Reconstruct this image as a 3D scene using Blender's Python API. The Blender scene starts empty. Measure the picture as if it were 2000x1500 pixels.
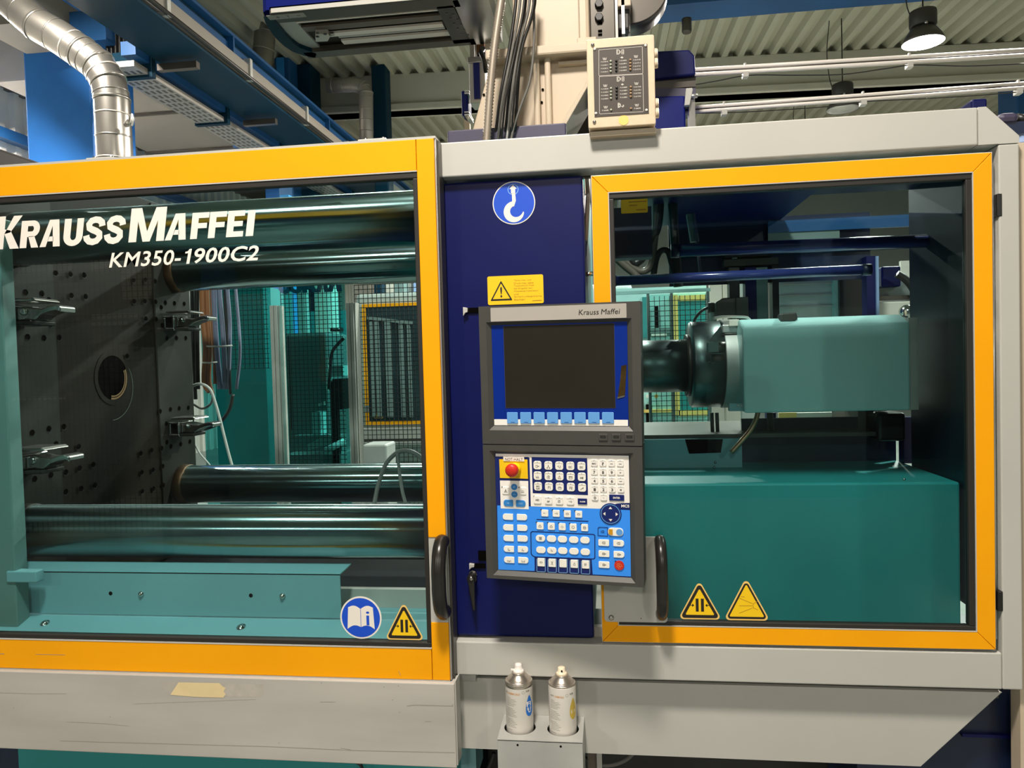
import bpy, bmesh, math, random
from mathutils import Vector, Matrix
random.seed(7)
SC = bpy.context.scene
COL = SC.collection
PI = math.pi

# ------------------------------------------------------------------ camera
CAM = Vector((0.0, -1.75, 1.6)); FPX = 1450.0
_y, _p, _r = [math.radians(a) for a in (-7.35249, -1.7136, -1.57728)]
FW = Vector((math.sin(_y)*math.cos(_p), math.cos(_y)*math.cos(_p), math.sin(_p)))
_rt = Vector((math.cos(_y), -math.sin(_y), 0)); _up = _rt.cross(FW)
RT = _rt*math.cos(_r) + _up*math.sin(_r)
UP = _up*math.cos(_r) - _rt*math.sin(_r)
cd = bpy.data.cameras.new('camera'); cam = bpy.data.objects.new('camera', cd); COL.objects.link(cam)
cd.sensor_width = 36.0; cd.lens = 36.0*FPX/2000.0; cd.clip_start = 0.05; cd.clip_end = 200
mw = Matrix.Identity(4)
for i in range(3):
    mw[i][0], mw[i][1], mw[i][2], mw[i][3] = RT[i], UP[i], -FW[i], CAM[i]
cam.matrix_world = mw
SC.camera = cam

# ------------------------------------------------------------------ world, exposure
wd = bpy.data.worlds.new('hall_ambient'); SC.world = wd; wd.use_nodes = True
wd.node_tree.nodes['Background'].inputs[0].default_value = (0.75, 0.85, 1.0, 1)
wd.node_tree.nodes['Background'].inputs[1].default_value = 0.25
SC.view_settings.view_transform = 'Standard'; SC.view_settings.look = 'None'
SC.view_settings.gamma = 1.0; SC.view_settings.exposure = 0.0
SC.view_settings.use_curve_mapping = False

LAMP_POWER = 165.0      # work lamp above the operator
HALL_POWER = 560.0      # high bay lamps over the hall
FRONT_POWER = 140.0      # lamps of the aisle in front
LAMP_COLOR = (1.0, 0.92, 0.82)

# ------------------------------------------------------------------ measuring helpers
def ray(px, py):
    return ((px-1000.0)/FPX)*RT - ((py-750.0)/FPX)*UP + FW
def P(px, py, Y):
    d = ray(px, py); return CAM + d*((Y-CAM.y)/d.y)
def PX(px, py, X):
    d = ray(px, py); return CAM + d*((X-CAM.x)/d.x)
def PZ(px, py, Z):
    d = ray(px, py); return CAM + d*((Z-CAM.z)/d.z)
def XZ(l, t, r, b, Y):
    cx, cy = (l+r)/2, (t+b)/2
    return P(l, cy, Y).x, P(r, cy, Y).x, P(cx, b, Y).z, P(cx, t, Y).z

# ------------------------------------------------------------------ materials
def lin(c):
    return tuple(((v/255.0)/12.92 if v/255.0 <= 0.04045 else ((v/255.0+0.055)/1.055)**2.4) for v in c)
def mat(name, col, rough=0.5, metal=0.0, noise=0.0, nscale=6.0, spec=0.5, bump=0.0, emit=None, estr=0.0, stretch=None, coat=0.0):
    m = bpy.data.materials.new(name); m.use_nodes = True
    nt = m.node_tree; b = nt.nodes['Principled BSDF']
    b.inputs['Base Color'].default_value = (*col, 1); b.inputs['Roughness'].default_value = rough
    b.inputs['Metallic'].default_value = metal; b.inputs['Specular IOR Level'].default_value = spec
    b.inputs['Coat Weight'].default_value = coat
    if emit:
        b.inputs['Emission Color'].default_value = (*emit, 1); b.inputs['Emission Strength'].default_value = estr
    if noise or bump:
        tc = nt.nodes.new('ShaderNodeTexCoord'); mp = nt.nodes.new('ShaderNodeMapping')
        nt.links.new(tc.outputs['Object'], mp.inputs[0])
        if stretch: mp.inputs['Scale'].default_value = stretch
        n = nt.nodes.new('ShaderNodeTexNoise'); n.inputs['Scale'].default_value = nscale; n.inputs['Detail'].default_value = 6
        nt.links.new(mp.outputs[0], n.inputs['Vector'])
        if noise:
            r = nt.nodes.new('ShaderNodeValToRGB')
            r.color_ramp.elements[0].position = 0.3; r.color_ramp.elements[1].position = 0.72
            r.color_ramp.elements[0].color = (*[max(0, v*(1-noise)) for v in col], 1)
            r.color_ramp.elements[1].color = (*[min(1, v*(1+noise)) for v in col], 1)
            nt.links.new(n.outputs['Fac'], r.inputs[0]); nt.links.new(r.outputs[0], b.inputs['Base Color'])
            mr = nt.nodes.new('ShaderNodeMapRange')
            mr.inputs[3].default_value = max(0.02, rough*(1-0.5*noise)); mr.inputs[4].default_value = min(1, rough*(1+0.6*noise))
            nt.links.new(n.outputs['Fac'], mr.inputs[0]); nt.links.new(mr.outputs[0], b.inputs['Roughness'])
        if bump:
            bp = nt.nodes.new('ShaderNodeBump'); bp.inputs['Strength'].default_value = bump; bp.inputs['Distance'].default_value = 0.002
            nt.links.new(n.outputs['Fac'], bp.inputs['Height']); nt.links.new(bp.outputs[0], b.inputs['Normal'])
    return m
def glass(name, tint, refl=1.0):
    m = bpy.data.materials.new(name); m.use_nodes = True; nt = m.node_tree
    nt.nodes.remove(nt.nodes['Principled BSDF']); out = nt.nodes['Material Output']
    t = nt.nodes.new('ShaderNodeBsdfTransparent'); t.inputs[0].default_value = (*tint, 1)
    g = nt.nodes.new('ShaderNodeBsdfGlossy'); g.inputs['Roughness'].default_value = 0.0
    f = nt.nodes.new('ShaderNodeFresnel'); f.inputs[0].default_value = 1.45
    ge = nt.nodes.new('ShaderNodeNewGeometry')
    s = nt.nodes.new('ShaderNodeMath'); s.operation = 'SUBTRACT'; s.inputs[0].default_value = refl
    nt.links.new(ge.outputs['Backfacing'], s.inputs[1])
    k = nt.nodes.new('ShaderNodeMath'); k.operation = 'MULTIPLY'; k.use_clamp = True
    nt.links.new(f.outputs[0], k.inputs[0]); nt.links.new(s.outputs[0], k.inputs[1])
    mx = nt.nodes.new('ShaderNodeMixShader')
    nt.links.new(k.outputs[0], mx.inputs[0]); nt.links.new(t.outputs[0], mx.inputs[1]); nt.links.new(g.outputs[0], mx.inputs[2])
    nt.links.new(mx.outputs[0], out.inputs[0])
    return m

M = dict(
 yellow=mat('yellow_paint', (0.96, 0.39, 0.001), 0.45, noise=0.05, nscale=3, spec=0.2),
 beam=mat('light_grey_paint', (0.50, 0.49, 0.45), 0.42, noise=0.05, nscale=2.5),
 apron=mat('worn_grey_paint', (0.46, 0.435, 0.395), 0.45, noise=0.12, nscale=3, stretch=(0.6, 1, 3)),
 alu=mat('aluminium', (0.62, 0.61, 0.58), 0.35, 0.85, noise=0.06, nscale=4),
 alu_dull=mat('dull_aluminium', (0.52, 0.52, 0.49), 0.5, 0.35, noise=0.14, nscale=7, bump=0.1),
 gasket=mat('black_gasket', (0.018, 0.015, 0.012), 0.55),
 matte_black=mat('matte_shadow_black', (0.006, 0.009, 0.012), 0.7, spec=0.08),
 black=mat('black_plastic', (0.010, 0.009, 0.008), 0.38),
 handle=mat('satin_black_handle', (0.016, 0.014, 0.012), 0.3, noise=0.05, nscale=20),
 navy=mat('navy_paint', (0.004, 0.007, 0.078), 0.36, noise=0.1, nscale=4, spec=0.22),
 navy_shade=mat('shaded_navy_paint', (0.003, 0.008, 0.018), 0.4, noise=0.2, nscale=3, spec=0.35),  # darkened navy, the end wall's shade is put into the colour
 pipe_blue=mat('glossy_pipe_blue', (0.028, 0.042, 0.17), 0.2, noise=0.1, nscale=8),
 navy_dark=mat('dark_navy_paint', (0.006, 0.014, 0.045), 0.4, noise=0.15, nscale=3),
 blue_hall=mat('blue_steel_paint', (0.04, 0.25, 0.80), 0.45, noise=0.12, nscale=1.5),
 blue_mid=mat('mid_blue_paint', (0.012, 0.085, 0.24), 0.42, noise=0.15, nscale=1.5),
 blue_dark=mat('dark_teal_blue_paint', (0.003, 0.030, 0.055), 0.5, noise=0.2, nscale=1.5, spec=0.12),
 robot_blue=mat('robot_blue_paint', (0.004, 0.010, 0.14), 0.32, noise=0.06, spec=0.25),
 sign_blue=mat('sign_blue', (0.006, 0.075, 0.60), 0.4),
 sign_white=mat('sign_white', (0.86, 0.80, 0.72), 0.45),
 sign_yellow=mat('sign_yellow', (0.92, 0.58, 0.004), 0.45),
 sign_pale=mat('sign_pale_yellow', (0.90, 0.58, 0.16), 0.45),
 sign_black=mat('sign_black', (0.014, 0.010, 0.007), 0.5),
 sign_brown=mat('faded_brown_print', (0.50, 0.24, 0.01), 0.5),
 white=mat('white_print', (0.90, 0.84, 0.76), 0.45),
 housing=mat('anthracite_plastic', (0.056, 0.054, 0.048), 0.5, noise=0.05, nscale=30, bump=0.05),
 silver=mat('silver_foil', (0.50, 0.46, 0.41), 0.42, 0.25, noise=0.03, nscale=8),
 screen=mat('dark_screen', (0.020, 0.017, 0.012), 0.22, noise=0.2, nscale=2),
 bezel=mat('blue_foil', (0.001, 0.022, 0.24), 0.4, spec=0.2),
 softkey=mat('soft_key_blue', (0.13, 0.36, 0.76), 0.4),
 foil_white=mat('keypad_white_foil', (0.93, 0.89, 0.83), 0.45),
 foil_blue=mat('keypad_blue_foil', (0.035, 0.29, 0.98), 0.42),
 foil_navy=mat('keypad_navy_foil', (0.002, 0.012, 0.13), 0.42),
 key=mat('key_cream', (0.94, 0.90, 0.81), 0.4),
 key_blue=mat('key_blue', (0.03, 0.23, 0.62), 0.4),
 red=mat('stop_red', (0.60, 0.022, 0.008), 0.42),
 orange=mat('orange_lens', (0.62, 0.30, 0.01), 0.4),
 print_grey=mat('key_print', (0.075, 0.068, 0.058), 0.6),
 print_mid=mat('grey_print', (0.30, 0.28, 0.25), 0.6),
 cyan_line=mat('pale_blue_print', (0.28, 0.55, 0.85), 0.5),
 gold=mat('worn_gold_strip', (0.10, 0.062, 0.018), 0.25, 0.7, noise=0.5, nscale=25),
 cream=mat('cream_paint', (0.58, 0.475, 0.35), 0.45, noise=0.07, nscale=3),
 box_cream=mat('hammered_cream_paint', (0.66, 0.52, 0.36), 0.45, noise=0.04, nscale=60, bump=0.25),
 plate_brown=mat('brown_grey_plate', (0.055, 0.043, 0.034), 0.45),
 steel=mat('steel', (0.50, 0.48, 0.45), 0.25, 1.0, noise=0.1, nscale=10),
 chrome=mat('polished_chrome', (0.58, 0.60, 0.58), 0.13, 1.0, noise=0.12, nscale=3, stretch=(0.3, 3, 3)),
 dark_steel=mat('oily_dark_steel', (0.011, 0.008, 0.005), 0.5, 0.0, noise=0.45, nscale=3.2, spec=0.12),
 pad_steel=mat('worn_platen_steel', (0.024, 0.024, 0.020), 0.45, 0.0, noise=0.3, nscale=3.5, spec=0.15),
 rust=mat('rusty_bore_steel', (0.11, 0.06, 0.028), 0.4, 0.6, noise=0.5, nscale=12),
 rail_dark=mat('dark_anodised', (0.085, 0.075, 0.062), 0.35, 0.4),
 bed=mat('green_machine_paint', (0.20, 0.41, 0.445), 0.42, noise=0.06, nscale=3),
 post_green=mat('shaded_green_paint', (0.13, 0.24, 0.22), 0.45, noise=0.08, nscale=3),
 bed_dark=mat('deep_teal_paint', (0.016, 0.25, 0.25), 0.42, noise=0.08, nscale=3),
 cover=mat('pale_green_cover_paint', (0.42, 0.72, 0.70), 0.4, noise=0.05, nscale=4),
 jacket=mat('heater_jacket_metal', (0.11, 0.15, 0.145), 0.34, 0.85, noise=0.15, nscale=7),
 copper=mat('copper_pipe', (0.60, 0.32, 0.18), 0.3, 0.9, noise=0.2, nscale=10),
 hose_orange=mat('brown_orange_hose', (0.36, 0.14, 0.05), 0.5, noise=0.2, nscale=6),
 hose_grey=mat('blue_grey_hose', (0.20, 0.21, 0.31), 0.5, noise=0.2, nscale=6),
 hose_black=mat('black_hose', (0.014, 0.013, 0.012), 0.4),
 cable_grey=mat('grey_cable', (0.13, 0.125, 0.11), 0.5, noise=0.1),
 cable_light=mat('light_grey_cable', (0.42, 0.42, 0.39), 0.5, noise=0.1),
 conduit=mat('corrugated_steel_conduit', (0.36, 0.31, 0.25), 0.4, 0.5),
 mesh_wire=mat('dark_wire_mesh', (0.030, 0.038, 0.036), 0.5),
 galv=mat('galvanised_duct', (0.34, 0.325, 0.295), 0.30, 0.9, noise=0.16, nscale=2.5),
 duct_dull=mat('dull_duct', (0.40, 0.37, 0.33), 0.45, 0.5, noise=0.1, nscale=2),
 ceil=mat('cream_roof_sheet', (0.44, 0.43, 0.335), 0.55, noise=0.06, nscale=1),
 girder=mat('grey_girder', (0.52, 0.50, 0.42), 0.6, noise=0.05, nscale=1),
 wall_sheet=mat('white_wall_sheet', (0.70, 0.66, 0.58), 0.5, noise=0.05, nscale=1),
 wall_dark=mat('dark_hall_wall', (0.07, 0.075, 0.08), 0.6, noise=0.2, nscale=0.8),
 wall_grey=mat('grey_wall', (0.42, 0.41, 0.38), 0.6, noise=0.06, nscale=0.6),
 floor=mat('grey_green_hall_floor', (0.18, 0.20, 0.18), 0.38, noise=0.12, nscale=1.2),
 duct_grey=mat('grey_insulated_duct', (0.29, 0.265, 0.23), 0.55, noise=0.08, nscale=1),
 lampblack=mat('black_lamp_housing', (0.035, 0.032, 0.028), 0.45),
 lamp_on=mat('lit_lamp_lens', (1, 1, 1), 0.5, emit=(1.0, 0.94, 0.84), estr=22.0),
 lamp_refl=mat('lamp_reflector', (0.10, 0.09, 0.08), 0.35, 0.6),
 mach=mat('pale_machine_paint', (0.46, 0.52, 0.49), 0.45, noise=0.06, nscale=2),
 cab=mat('grey_green_cabinet', (0.15, 0.22, 0.21), 0.5, noise=0.08, nscale=3),
 pane_far=mat('dark_far_pane', (0.014, 0.035, 0.040), 0.15, noise=0.3, nscale=3),
 skyblue=mat('bright_blue_post', (0.03, 0.30, 0.72), 0.45),
 tape=mat('masking_tape', (0.78, 0.62, 0.34), 0.6, noise=0.05, nscale=20),
 residue=mat('tape_residue', (0.47, 0.43, 0.38), 0.6, noise=0.15, nscale=30),
 can_white=mat('white_can_lacquer', (0.70, 0.66, 0.60), 0.3, 0.1, noise=0.02),
 can_metal=mat('can_top_metal', (0.60, 0.53, 0.46), 0.28, 0.9),
 ivory=mat('ivory_plastic', (0.84, 0.72, 0.52), 0.4),
 white_plastic=mat('white_plastic', (0.86, 0.80, 0.74), 0.4),
 can_blue=mat('label_blue', (0.01, 0.16, 0.60), 0.4),
 can_yellow=mat('label_yellow', (0.60, 0.42, 0.06), 0.4),
 can_orange=mat('label_orange', (0.60, 0.25, 0.05), 0.5),
 led_green=mat('pale_green_led', (0.42, 0.44, 0.34), 0.25),
 led_orange=mat('amber_led', (0.36, 0.22, 0.12), 0.25),
 motor=mat('brown_motor_paint', (0.13, 0.105, 0.085), 0.45, noise=0.1),
 backdrop=mat('pinkish_wall_panel', (0.55, 0.47, 0.42), 0.6),
 hole=mat('hole_black', (0.004, 0.0035, 0.003), 0.9, spec=0.0),
 purple=mat('grey_violet_paint', (0.055, 0.05, 0.095), 0.45, noise=0.06),
 paleblue=mat('pale_blue_panel', (0.25, 0.36, 0.60), 0.5),
)
PANE = glass('tinted_safety_glass', (0.80, 0.90, 0.90), 1.0)
PANE_DARK = glass('dark_tinted_safety_glass', (0.78, 0.89, 0.89), 1.0)
PANE_REAR = glass('green_rear_glass', (0.30, 0.66, 0.66), 0.8)

PANE_SOFT = glass('pale_green_rear_glass', (0.74, 0.89, 0.87), 0.8)

# ------------------------------------------------------------------ mesh builder
def axial(m, rough, an):
    nt = m.node_tree; b = nt.nodes['Principled BSDF']; c = nt.nodes.new('ShaderNodeCombineXYZ'); c.inputs[0].default_value = 1.0
    nt.links.new(c.outputs[0], b.inputs['Tangent']); b.inputs['Anisotropic'].default_value = an
    for l in list(b.inputs['Roughness'].links): nt.links.remove(l)
    b.inputs['Roughness'].default_value = rough
M['tie_chrome'] = mat('ground_tie_bar_chrome', (0.29, 0.41, 0.41), 0.3, 1.0, noise=0.08, nscale=5, stretch=(0.2, 4, 4)); axial(M['tie_chrome'], 0.22, 1.0)
class MB:
    def __init__(s, T=None):
        s.v = []; s.f = []; s.sm = []; s.T = T
    def add(s, vs, fs, smooth=False):
        o = len(s.v)
        s.v += [Vector(q) for q in vs]
        for f in fs:
            s.f.append([i+o for i in f]); s.sm.append(smooth)
        return s
    def box(s, x0, x1, y0, y1, z0, z1):
        x0, x1 = min(x0, x1), max(x0, x1); y0, y1 = min(y0, y1), max(y0, y1); z0, z1 = min(z0, z1), max(z0, z1)
        return s.add([(x0,y0,z0),(x1,y0,z0),(x1,y1,z0),(x0,y1,z0),(x0,y0,z1),(x1,y0,z1),(x1,y1,z1),(x0,y1,z1)],
            [(0,3,2,1),(4,5,6,7),(0,1,5,4),(1,2,6,5),(2,3,7,6),(3,0,4,7)])
    def pbox(s, l, t, r, b, Yf, Yb):
        x0, x1, z0, z1 = XZ(l, t, r, b, Yf); return s.box(x0, x1, Yf, Yb, z0, z1)
    def prism(s, poly, a0, a1, axis='y'):
        # polygon in the other two axes, extruded along axis
        def mk(p, a):
            return (p[0], a, p[1]) if axis == 'y' else ((a, p[0], p[1]) if axis == 'x' else (p[0], p[1], a))
        n = len(poly); vs = [mk(p, a0) for p in poly] + [mk(p, a1) for p in poly]
        fs = [list(range(n)), list(range(2*n-1, n-1, -1))] + [[i, i+n, (i+1)%n+n, (i+1)%n] for i in range(n)]
        return s.add(vs, fs)
    def quadstrip(s, a, b, smooth=False):
        n = len(a)
        return s.add(list(a)+list(b), [(i, i+1, n+i+1, n+i) for i in range(n-1)], smooth)
    def tube(s, pts, r, n=12, caps=True, closed=False):
        pts = [Vector(p) for p in pts]; m = len(pts); rs = r if isinstance(r, (list, tuple)) else [r]*m
        prev = None; rings = []
        for i, p in enumerate(pts):
            if closed: t = pts[(i+1) % m]-pts[i-1]
            else: t = pts[min(i+1, m-1)]-pts[max(i-1, 0)]
            if t.length < 1e-9: t = Vector((0, 0, 1))
            t.normalize()
            if prev is None:
                a = Vector((0, 0, 1)) if abs(t.z) < 0.9 else Vector((1, 0, 0))
                u = t.cross(a).normalized()
            else:
                u = (prev - t*prev.dot(t)).normalized()
            prev = u; w = t.cross(u)
            rings.append([p + (u*math.cos(2*PI*k/n) + w*math.sin(2*PI*k/n))*rs[i] for k in range(n)])
        vs = [q for rg in rings for q in rg]; fs = []
        for i in range(m if closed else m-1):
            for k in range(n):
                a, b = i*n+k, i*n+(k+1) % n; c, d = ((i+1) % m)*n+(k+1) % n, ((i+1) % m)*n+k
                fs.append((a, b, c, d))
        s.add(vs, fs, True)
        if caps and not closed:
            o = len(s.v)-m*n
            s.f.append([o+k for k in range(n)][::-1]); s.sm.append(False)
            s.f.append([o+(m-1)*n+k for k in range(n)]); s.sm.append(False)
        return s
    def cyl(s, p0, p1, r0, r1=None, n=24, caps=True):
        return s.tube([p0, p1], [r0, r0 if r1 is None else r1], n, caps)
    def lathe(s, prof, o, ax=(0, 0, 1), n=32):
        # prof: (radius, height) along axis
        ax = Vector(ax).normalized(); a = Vector((0, 0, 1)) if abs(ax.z) < 0.9 else Vector((1, 0, 0))
        u = ax.cross(a).normalized(); w = ax.cross(u); o = Vector(o); m = len(prof)
        vs = [o + ax*h + (u*math.cos(2*PI*k/n)+w*math.sin(2*PI*k/n))*max(r, 1e-5) for r, h in prof for k in range(n)]
        fs = [(i*n+k, i*n+(k+1) % n, (i+1)*n+(k+1) % n, (i+1)*n+k) for i in range(m-1) for k in range(n)]
        s.add(vs, fs, True); b = len(s.v)-m*n
        s.f.append([b+k for k in range(n)][::-1]); s.sm.append(False)
        s.f.append([b+(m-1)*n+k for k in range(n)]); s.sm.append(False)
        return s
    def sphere(s, c, r, nu=12, nv=8, sc=(1, 1, 1)):
        prof = [(math.sin(PI*i/nv), -math.cos(PI*i/nv)) for i in range(nv+1)]
        c = Vector(c)
        vs = [c+Vector((p[0]*math.cos(2*PI*k/nu)*sc[0], p[0]*math.sin(2*PI*k/nu)*sc[1], p[1]*sc[2]))*r for p in prof for k in range(nu)]
        fs = [(i*nu+k, i*nu+(k+1) % nu, (i+1)*nu+(k+1) % nu, (i+1)*nu+k) for i in range(nv) for k in range(nu)]
        return s.add(vs, fs, True)
    def ring(s, outer, inner, a0, a1):
        # rectangular frame in XZ (x0,x1,z0,z1) extruded in y
        X0, X1, Z0, Z1 = outer; x0, x1, z0, z1 = inner
        s.box(X0, X1, a0, a1, z1, Z1); s.box(X0, X1, a0, a1, Z0, z0)
        s.box(X0, x0, a0, a1, z0, z1); s.box(x1, X1, a0, a1, z0, z1); return s
    def build(s, name, material, parent=None, label=None, bevel=0.0, seg=2, kind=None, recalc=True):
        vs = s.v if s.T is None else [s.T @ q for q in s.v]
        me = bpy.data.meshes.new(name); me.from_pydata([tuple(q) for q in vs], [], s.f)
        me.polygons.foreach_set('use_smooth', s.sm); me.update()
        if recalc:
            bm = bmesh.new(); bm.from_mesh(me); bmesh.ops.recalc_face_normals(bm, faces=bm.faces); bm.to_mesh(me); bm.free()
        me.materials.append(M[material] if isinstance(material, str) else material)
        return link(name, me, parent, label, bevel, seg, kind)

def link(name, me, parent=None, label=None, bevel=0.0, seg=2, kind=None):
    o = bpy.data.objects.new(name, me); COL.objects.link(o)
    if parent is not None:
        o.parent = parent; o.matrix_parent_inverse = Matrix.Translation(-tloc(parent))
    if label: o['label'] = label
    if kind: o['kind'] = kind
    if bevel:
        md = o.modifiers.new('bevel', 'BEVEL'); md.width = bevel; md.segments = seg; md.limit_method = 'ANGLE'; md.angle_limit = 0.7
        md.harden_normals = False
    return o
_LOC = {}
def tloc(o):
    return _LOC.get(o.name, Vector((0, 0, 0)))
def thing(name, label, cat, loc, group=None):
    o = bpy.data.objects.new(name, None); COL.objects.link(o); o.empty_display_size = 0.1
    o.location = loc; _LOC[o.name] = Vector(loc)
    o['label'] = label; o['category'] = cat
    if group: o['group'] = group
    return o
def tag(o, label, cat, group=None):
    o['label'] = label; o['category'] = cat
    if group: o['group'] = group
    return o
def struct(o):
    o['kind'] = 'structure'; return o
def kids(o): return [c for c in COL.objects if c.parent == o]
def dup(root, loc, label, group=None):
    r = root.copy(); COL.objects.link(r); r.location = loc; r['label'] = label
    if group: r['group'] = group
    for c in kids(root):
        d = c.copy(); COL.objects.link(d); d.parent = r; d.matrix_parent_inverse = c.matrix_parent_inverse.copy()
        for e in kids(c):
            g = e.copy(); COL.objects.link(g); g.parent = d; g.matrix_parent_inverse = e.matrix_parent_inverse.copy()
    return r

# text -> list of mesh verts/faces normalised to a unit box (cached)
_TX = {}
def text_raw(string, bold=0.0, shear=0.0, space=1.0):
    k = (string, bold, shear, space)
    if k not in _TX:
        c = bpy.data.curves.new('txt', 'FONT'); c.body = string; c.offset = bold; c.shear = shear; c.space_character = space
        c.resolution_u = 3
        o = bpy.data.objects.new('txt', c); COL.objects.link(o)
        dg = bpy.context.evaluated_depsgraph_get(); me = bpy.data.meshes.new_from_object(o.evaluated_get(dg))
        vs = [v.co.copy() for v in me.vertices]; fs = [list(p.vertices) for p in me.polygons]
        bpy.data.objects.remove(o); bpy.data.curves.remove(c); bpy.data.meshes.remove(me)
        x0 = min(v.x for v in vs); x1 = max(v.x for v in vs); y0 = min(v.y for v in vs); y1 = max(v.y for v in vs)
        _TX[k] = ([((v.x-x0)/max(x1-x0, 1e-6), (v.y-y0)/max(y1-y0, 1e-6)) for v in vs], fs, (x1-x0)/max(y1-y0, 1e-6))
    return _TX[k]
def add_text(mb, string, f, bold=0.0, shear=0.0, space=1.0):
    # f maps unit (a,b) to 3-D
    vs, fs, asp = text_raw(string, bold, shear, space)
    mb.add([f(a, b) for a, b in vs], fs); return mb
def rect_map(x0, x1, z0, z1, y):
    return lambda a, b: (x0+(x1-x0)*a, y, z0+(z1-z0)*b)

# extra flat shapes on an XZ plane at depth y (facing -Y)
def disc(mb, cx, cz, r, y, n=48, th=0.0):
    if th: return mb.prism([(cx+r*math.cos(2*PI*k/n), cz+r*math.sin(2*PI*k/n)) for k in range(n)], y, y+th)
    return mb.add([(cx+r*math.cos(2*PI*k/n), y, cz+r*math.sin(2*PI*k/n)) for k in range(n)], [list(range(n))])
def annulus(mb, cx, cz, r0, r1, y, n=48):
    a = [(cx+r0*math.cos(2*PI*k/n), y, cz+r0*math.sin(2*PI*k/n)) for k in range(n+1)]
    b = [(cx+r1*math.cos(2*PI*k/n), y, cz+r1*math.sin(2*PI*k/n)) for k in range(n+1)]
    return mb.quadstrip(a, b)
def poly(mb, pts, y):
    return mb.add([(p[0], y, p[1]) for p in pts], [list(range(len(pts)))])
def rtri(cx, cz, w, h, r, n=5):
    # rounded upright triangle; (cx,cz) = centre of the base
    P3 = [Vector((cx-w/2, cz)), Vector((cx+w/2, cz)), Vector((cx, cz+h))]; out = []
    for i in range(3):
        p = P3[i]; a = (P3[i-1]-p).normalized(); b = (P3[(i+1) % 3]-p).normalized()
        ang = a.angle(b); d = r/math.tan(ang/2); c = p+(a+b).normalized()*(r/math.sin(ang/2))
        s0 = p+a*d-c; s1 = p+b*d-c; a0 = math.atan2(s0.y, s0.x); a1 = math.atan2(s1.y, s1.x)
        while a1 < a0: a1 += 2*PI
        for k in range(n+1):
            t = a0+(a1-a0)*k/n; out.append((c.x+r*math.cos(t), c.y+r*math.sin(t)))
    return out
def rrect(x0, x1, z0, z1, r, n=4):
    out = []
    for cx, cz, a in ((x1-r, z0+r, -PI/2), (x1-r, z1-r, 0), (x0+r, z1-r, PI/2), (x0+r, z0+r, PI)):
        for k in range(n+1):
            t = a+PI/2*k/n; out.append((cx+r*math.cos(t), cz+r*math.sin(t)))
    return out
def stroke(mb, pts, w, y):
    # flat polyline band on plane y
    pts = [Vector((p[0], p[1])) for p in pts]
    for a, b in zip(pts, pts[1:]):
        d = (b-a)
        if d.length < 1e-9: continue
        d.normalize(); nn = Vector((-d.y, d.x))*w/2; e = d*w*0.3
        mb.add([(q.x, y, q.y) for q in (a-e-nn, b+e-nn, b+e+nn, a-e+nn)], [(0, 1, 2, 3)])
    return mb
def catmull(pts, k=6):
    pts = [Vector(p) for p in pts]; out = []
    q = [pts[0]*2-pts[1]] + pts + [pts[-1]*2-pts[-2]]
    for i in range(1, len(q)-2):
        for j in range(k):
            t = j/k; a, b, c, d = q[i-1], q[i], q[i+1], q[i+2]
            out.append(0.5*((2*b)+(c-a)*t+(2*a-5*b+4*c-d)*t*t+(3*b-a-3*c+d)*t**3))
    out.append(pts[-1]); return out

# ================================================================== LAMPS OF THE HALL
def make_lamp(loc, label, lit=True, power=520.0):
    t = thing('pendant_lamp', label, 'lamp', loc, 'high bay lamps under the roof')
    o = Vector(loc)
    MB().lathe([(0.0, 0.36), (0.10, 0.36), (0.135, 0.345), (0.14, 0.32), (0.14, 0.19), (0.125, 0.175), (0.0, 0.175)], o, n=28).build('housing', 'lampblack', t)
    for k in range(3):
        a = 2*PI*k/3+0.4
        MB().cyl(o+Vector((0.12*math.cos(a), 0.12*math.sin(a), 0.16)), o+Vector((0.12*math.cos(a), 0.12*math.sin(a), 0.20)), 0.018, n=10).build('screw', 'steel', t)
    MB().lathe([(0.09, 0.18), (0.13, 0.155), (0.19, 0.07), (0.22, 0.0), (0.215, 0.0), (0.185, 0.07), (0.12, 0.15), (0.085, 0.17)], o, n=32).build('reflector', 'lamp_refl', t)
    MB().lathe([(0.0, 0.012), (0.212, 0.012), (0.216, 0.003), (0.15, -0.014), (0.0, -0.022)], o, n=32).build('lens', 'lamp_on' if lit else 'alu_dull', t)
    MB().tube([o+Vector((0, 0, 0.36)), o+Vector((0, 0, 0.44)), o+Vector((0.0, 0, 1.25))], 0.008, 6).build('suspension_cable', 'black', t)
    MB().tube(catmull([o+Vector((-0.13, 0, 0.30)), o+Vector((-0.17, 0, 0.45)), o+Vector((-0.20, 0, 0.8)), o+Vector((-0.16, 0, 1.25))], 5), 0.006, 6).build('power_cable', 'black', t)
    if lit:
        l = bpy.data.lights.new('lamp_light', 'AREA'); l.shape = 'DISK'; l.size = 0.42; l.energy = power; l.color = LAMP_COLOR
        lo = bpy.data.objects.new('lamp_light', l); COL.objects.link(lo); lo.location = (0, 0, -0.035); lo.parent = t
    return t
LV = P(1803, 84, 7.15)
make_lamp(tuple(LV), 'lit black pendant lamp hanging under the roof sheets at upper right', power=HALL_POWER)
LZ = LV.z
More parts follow.
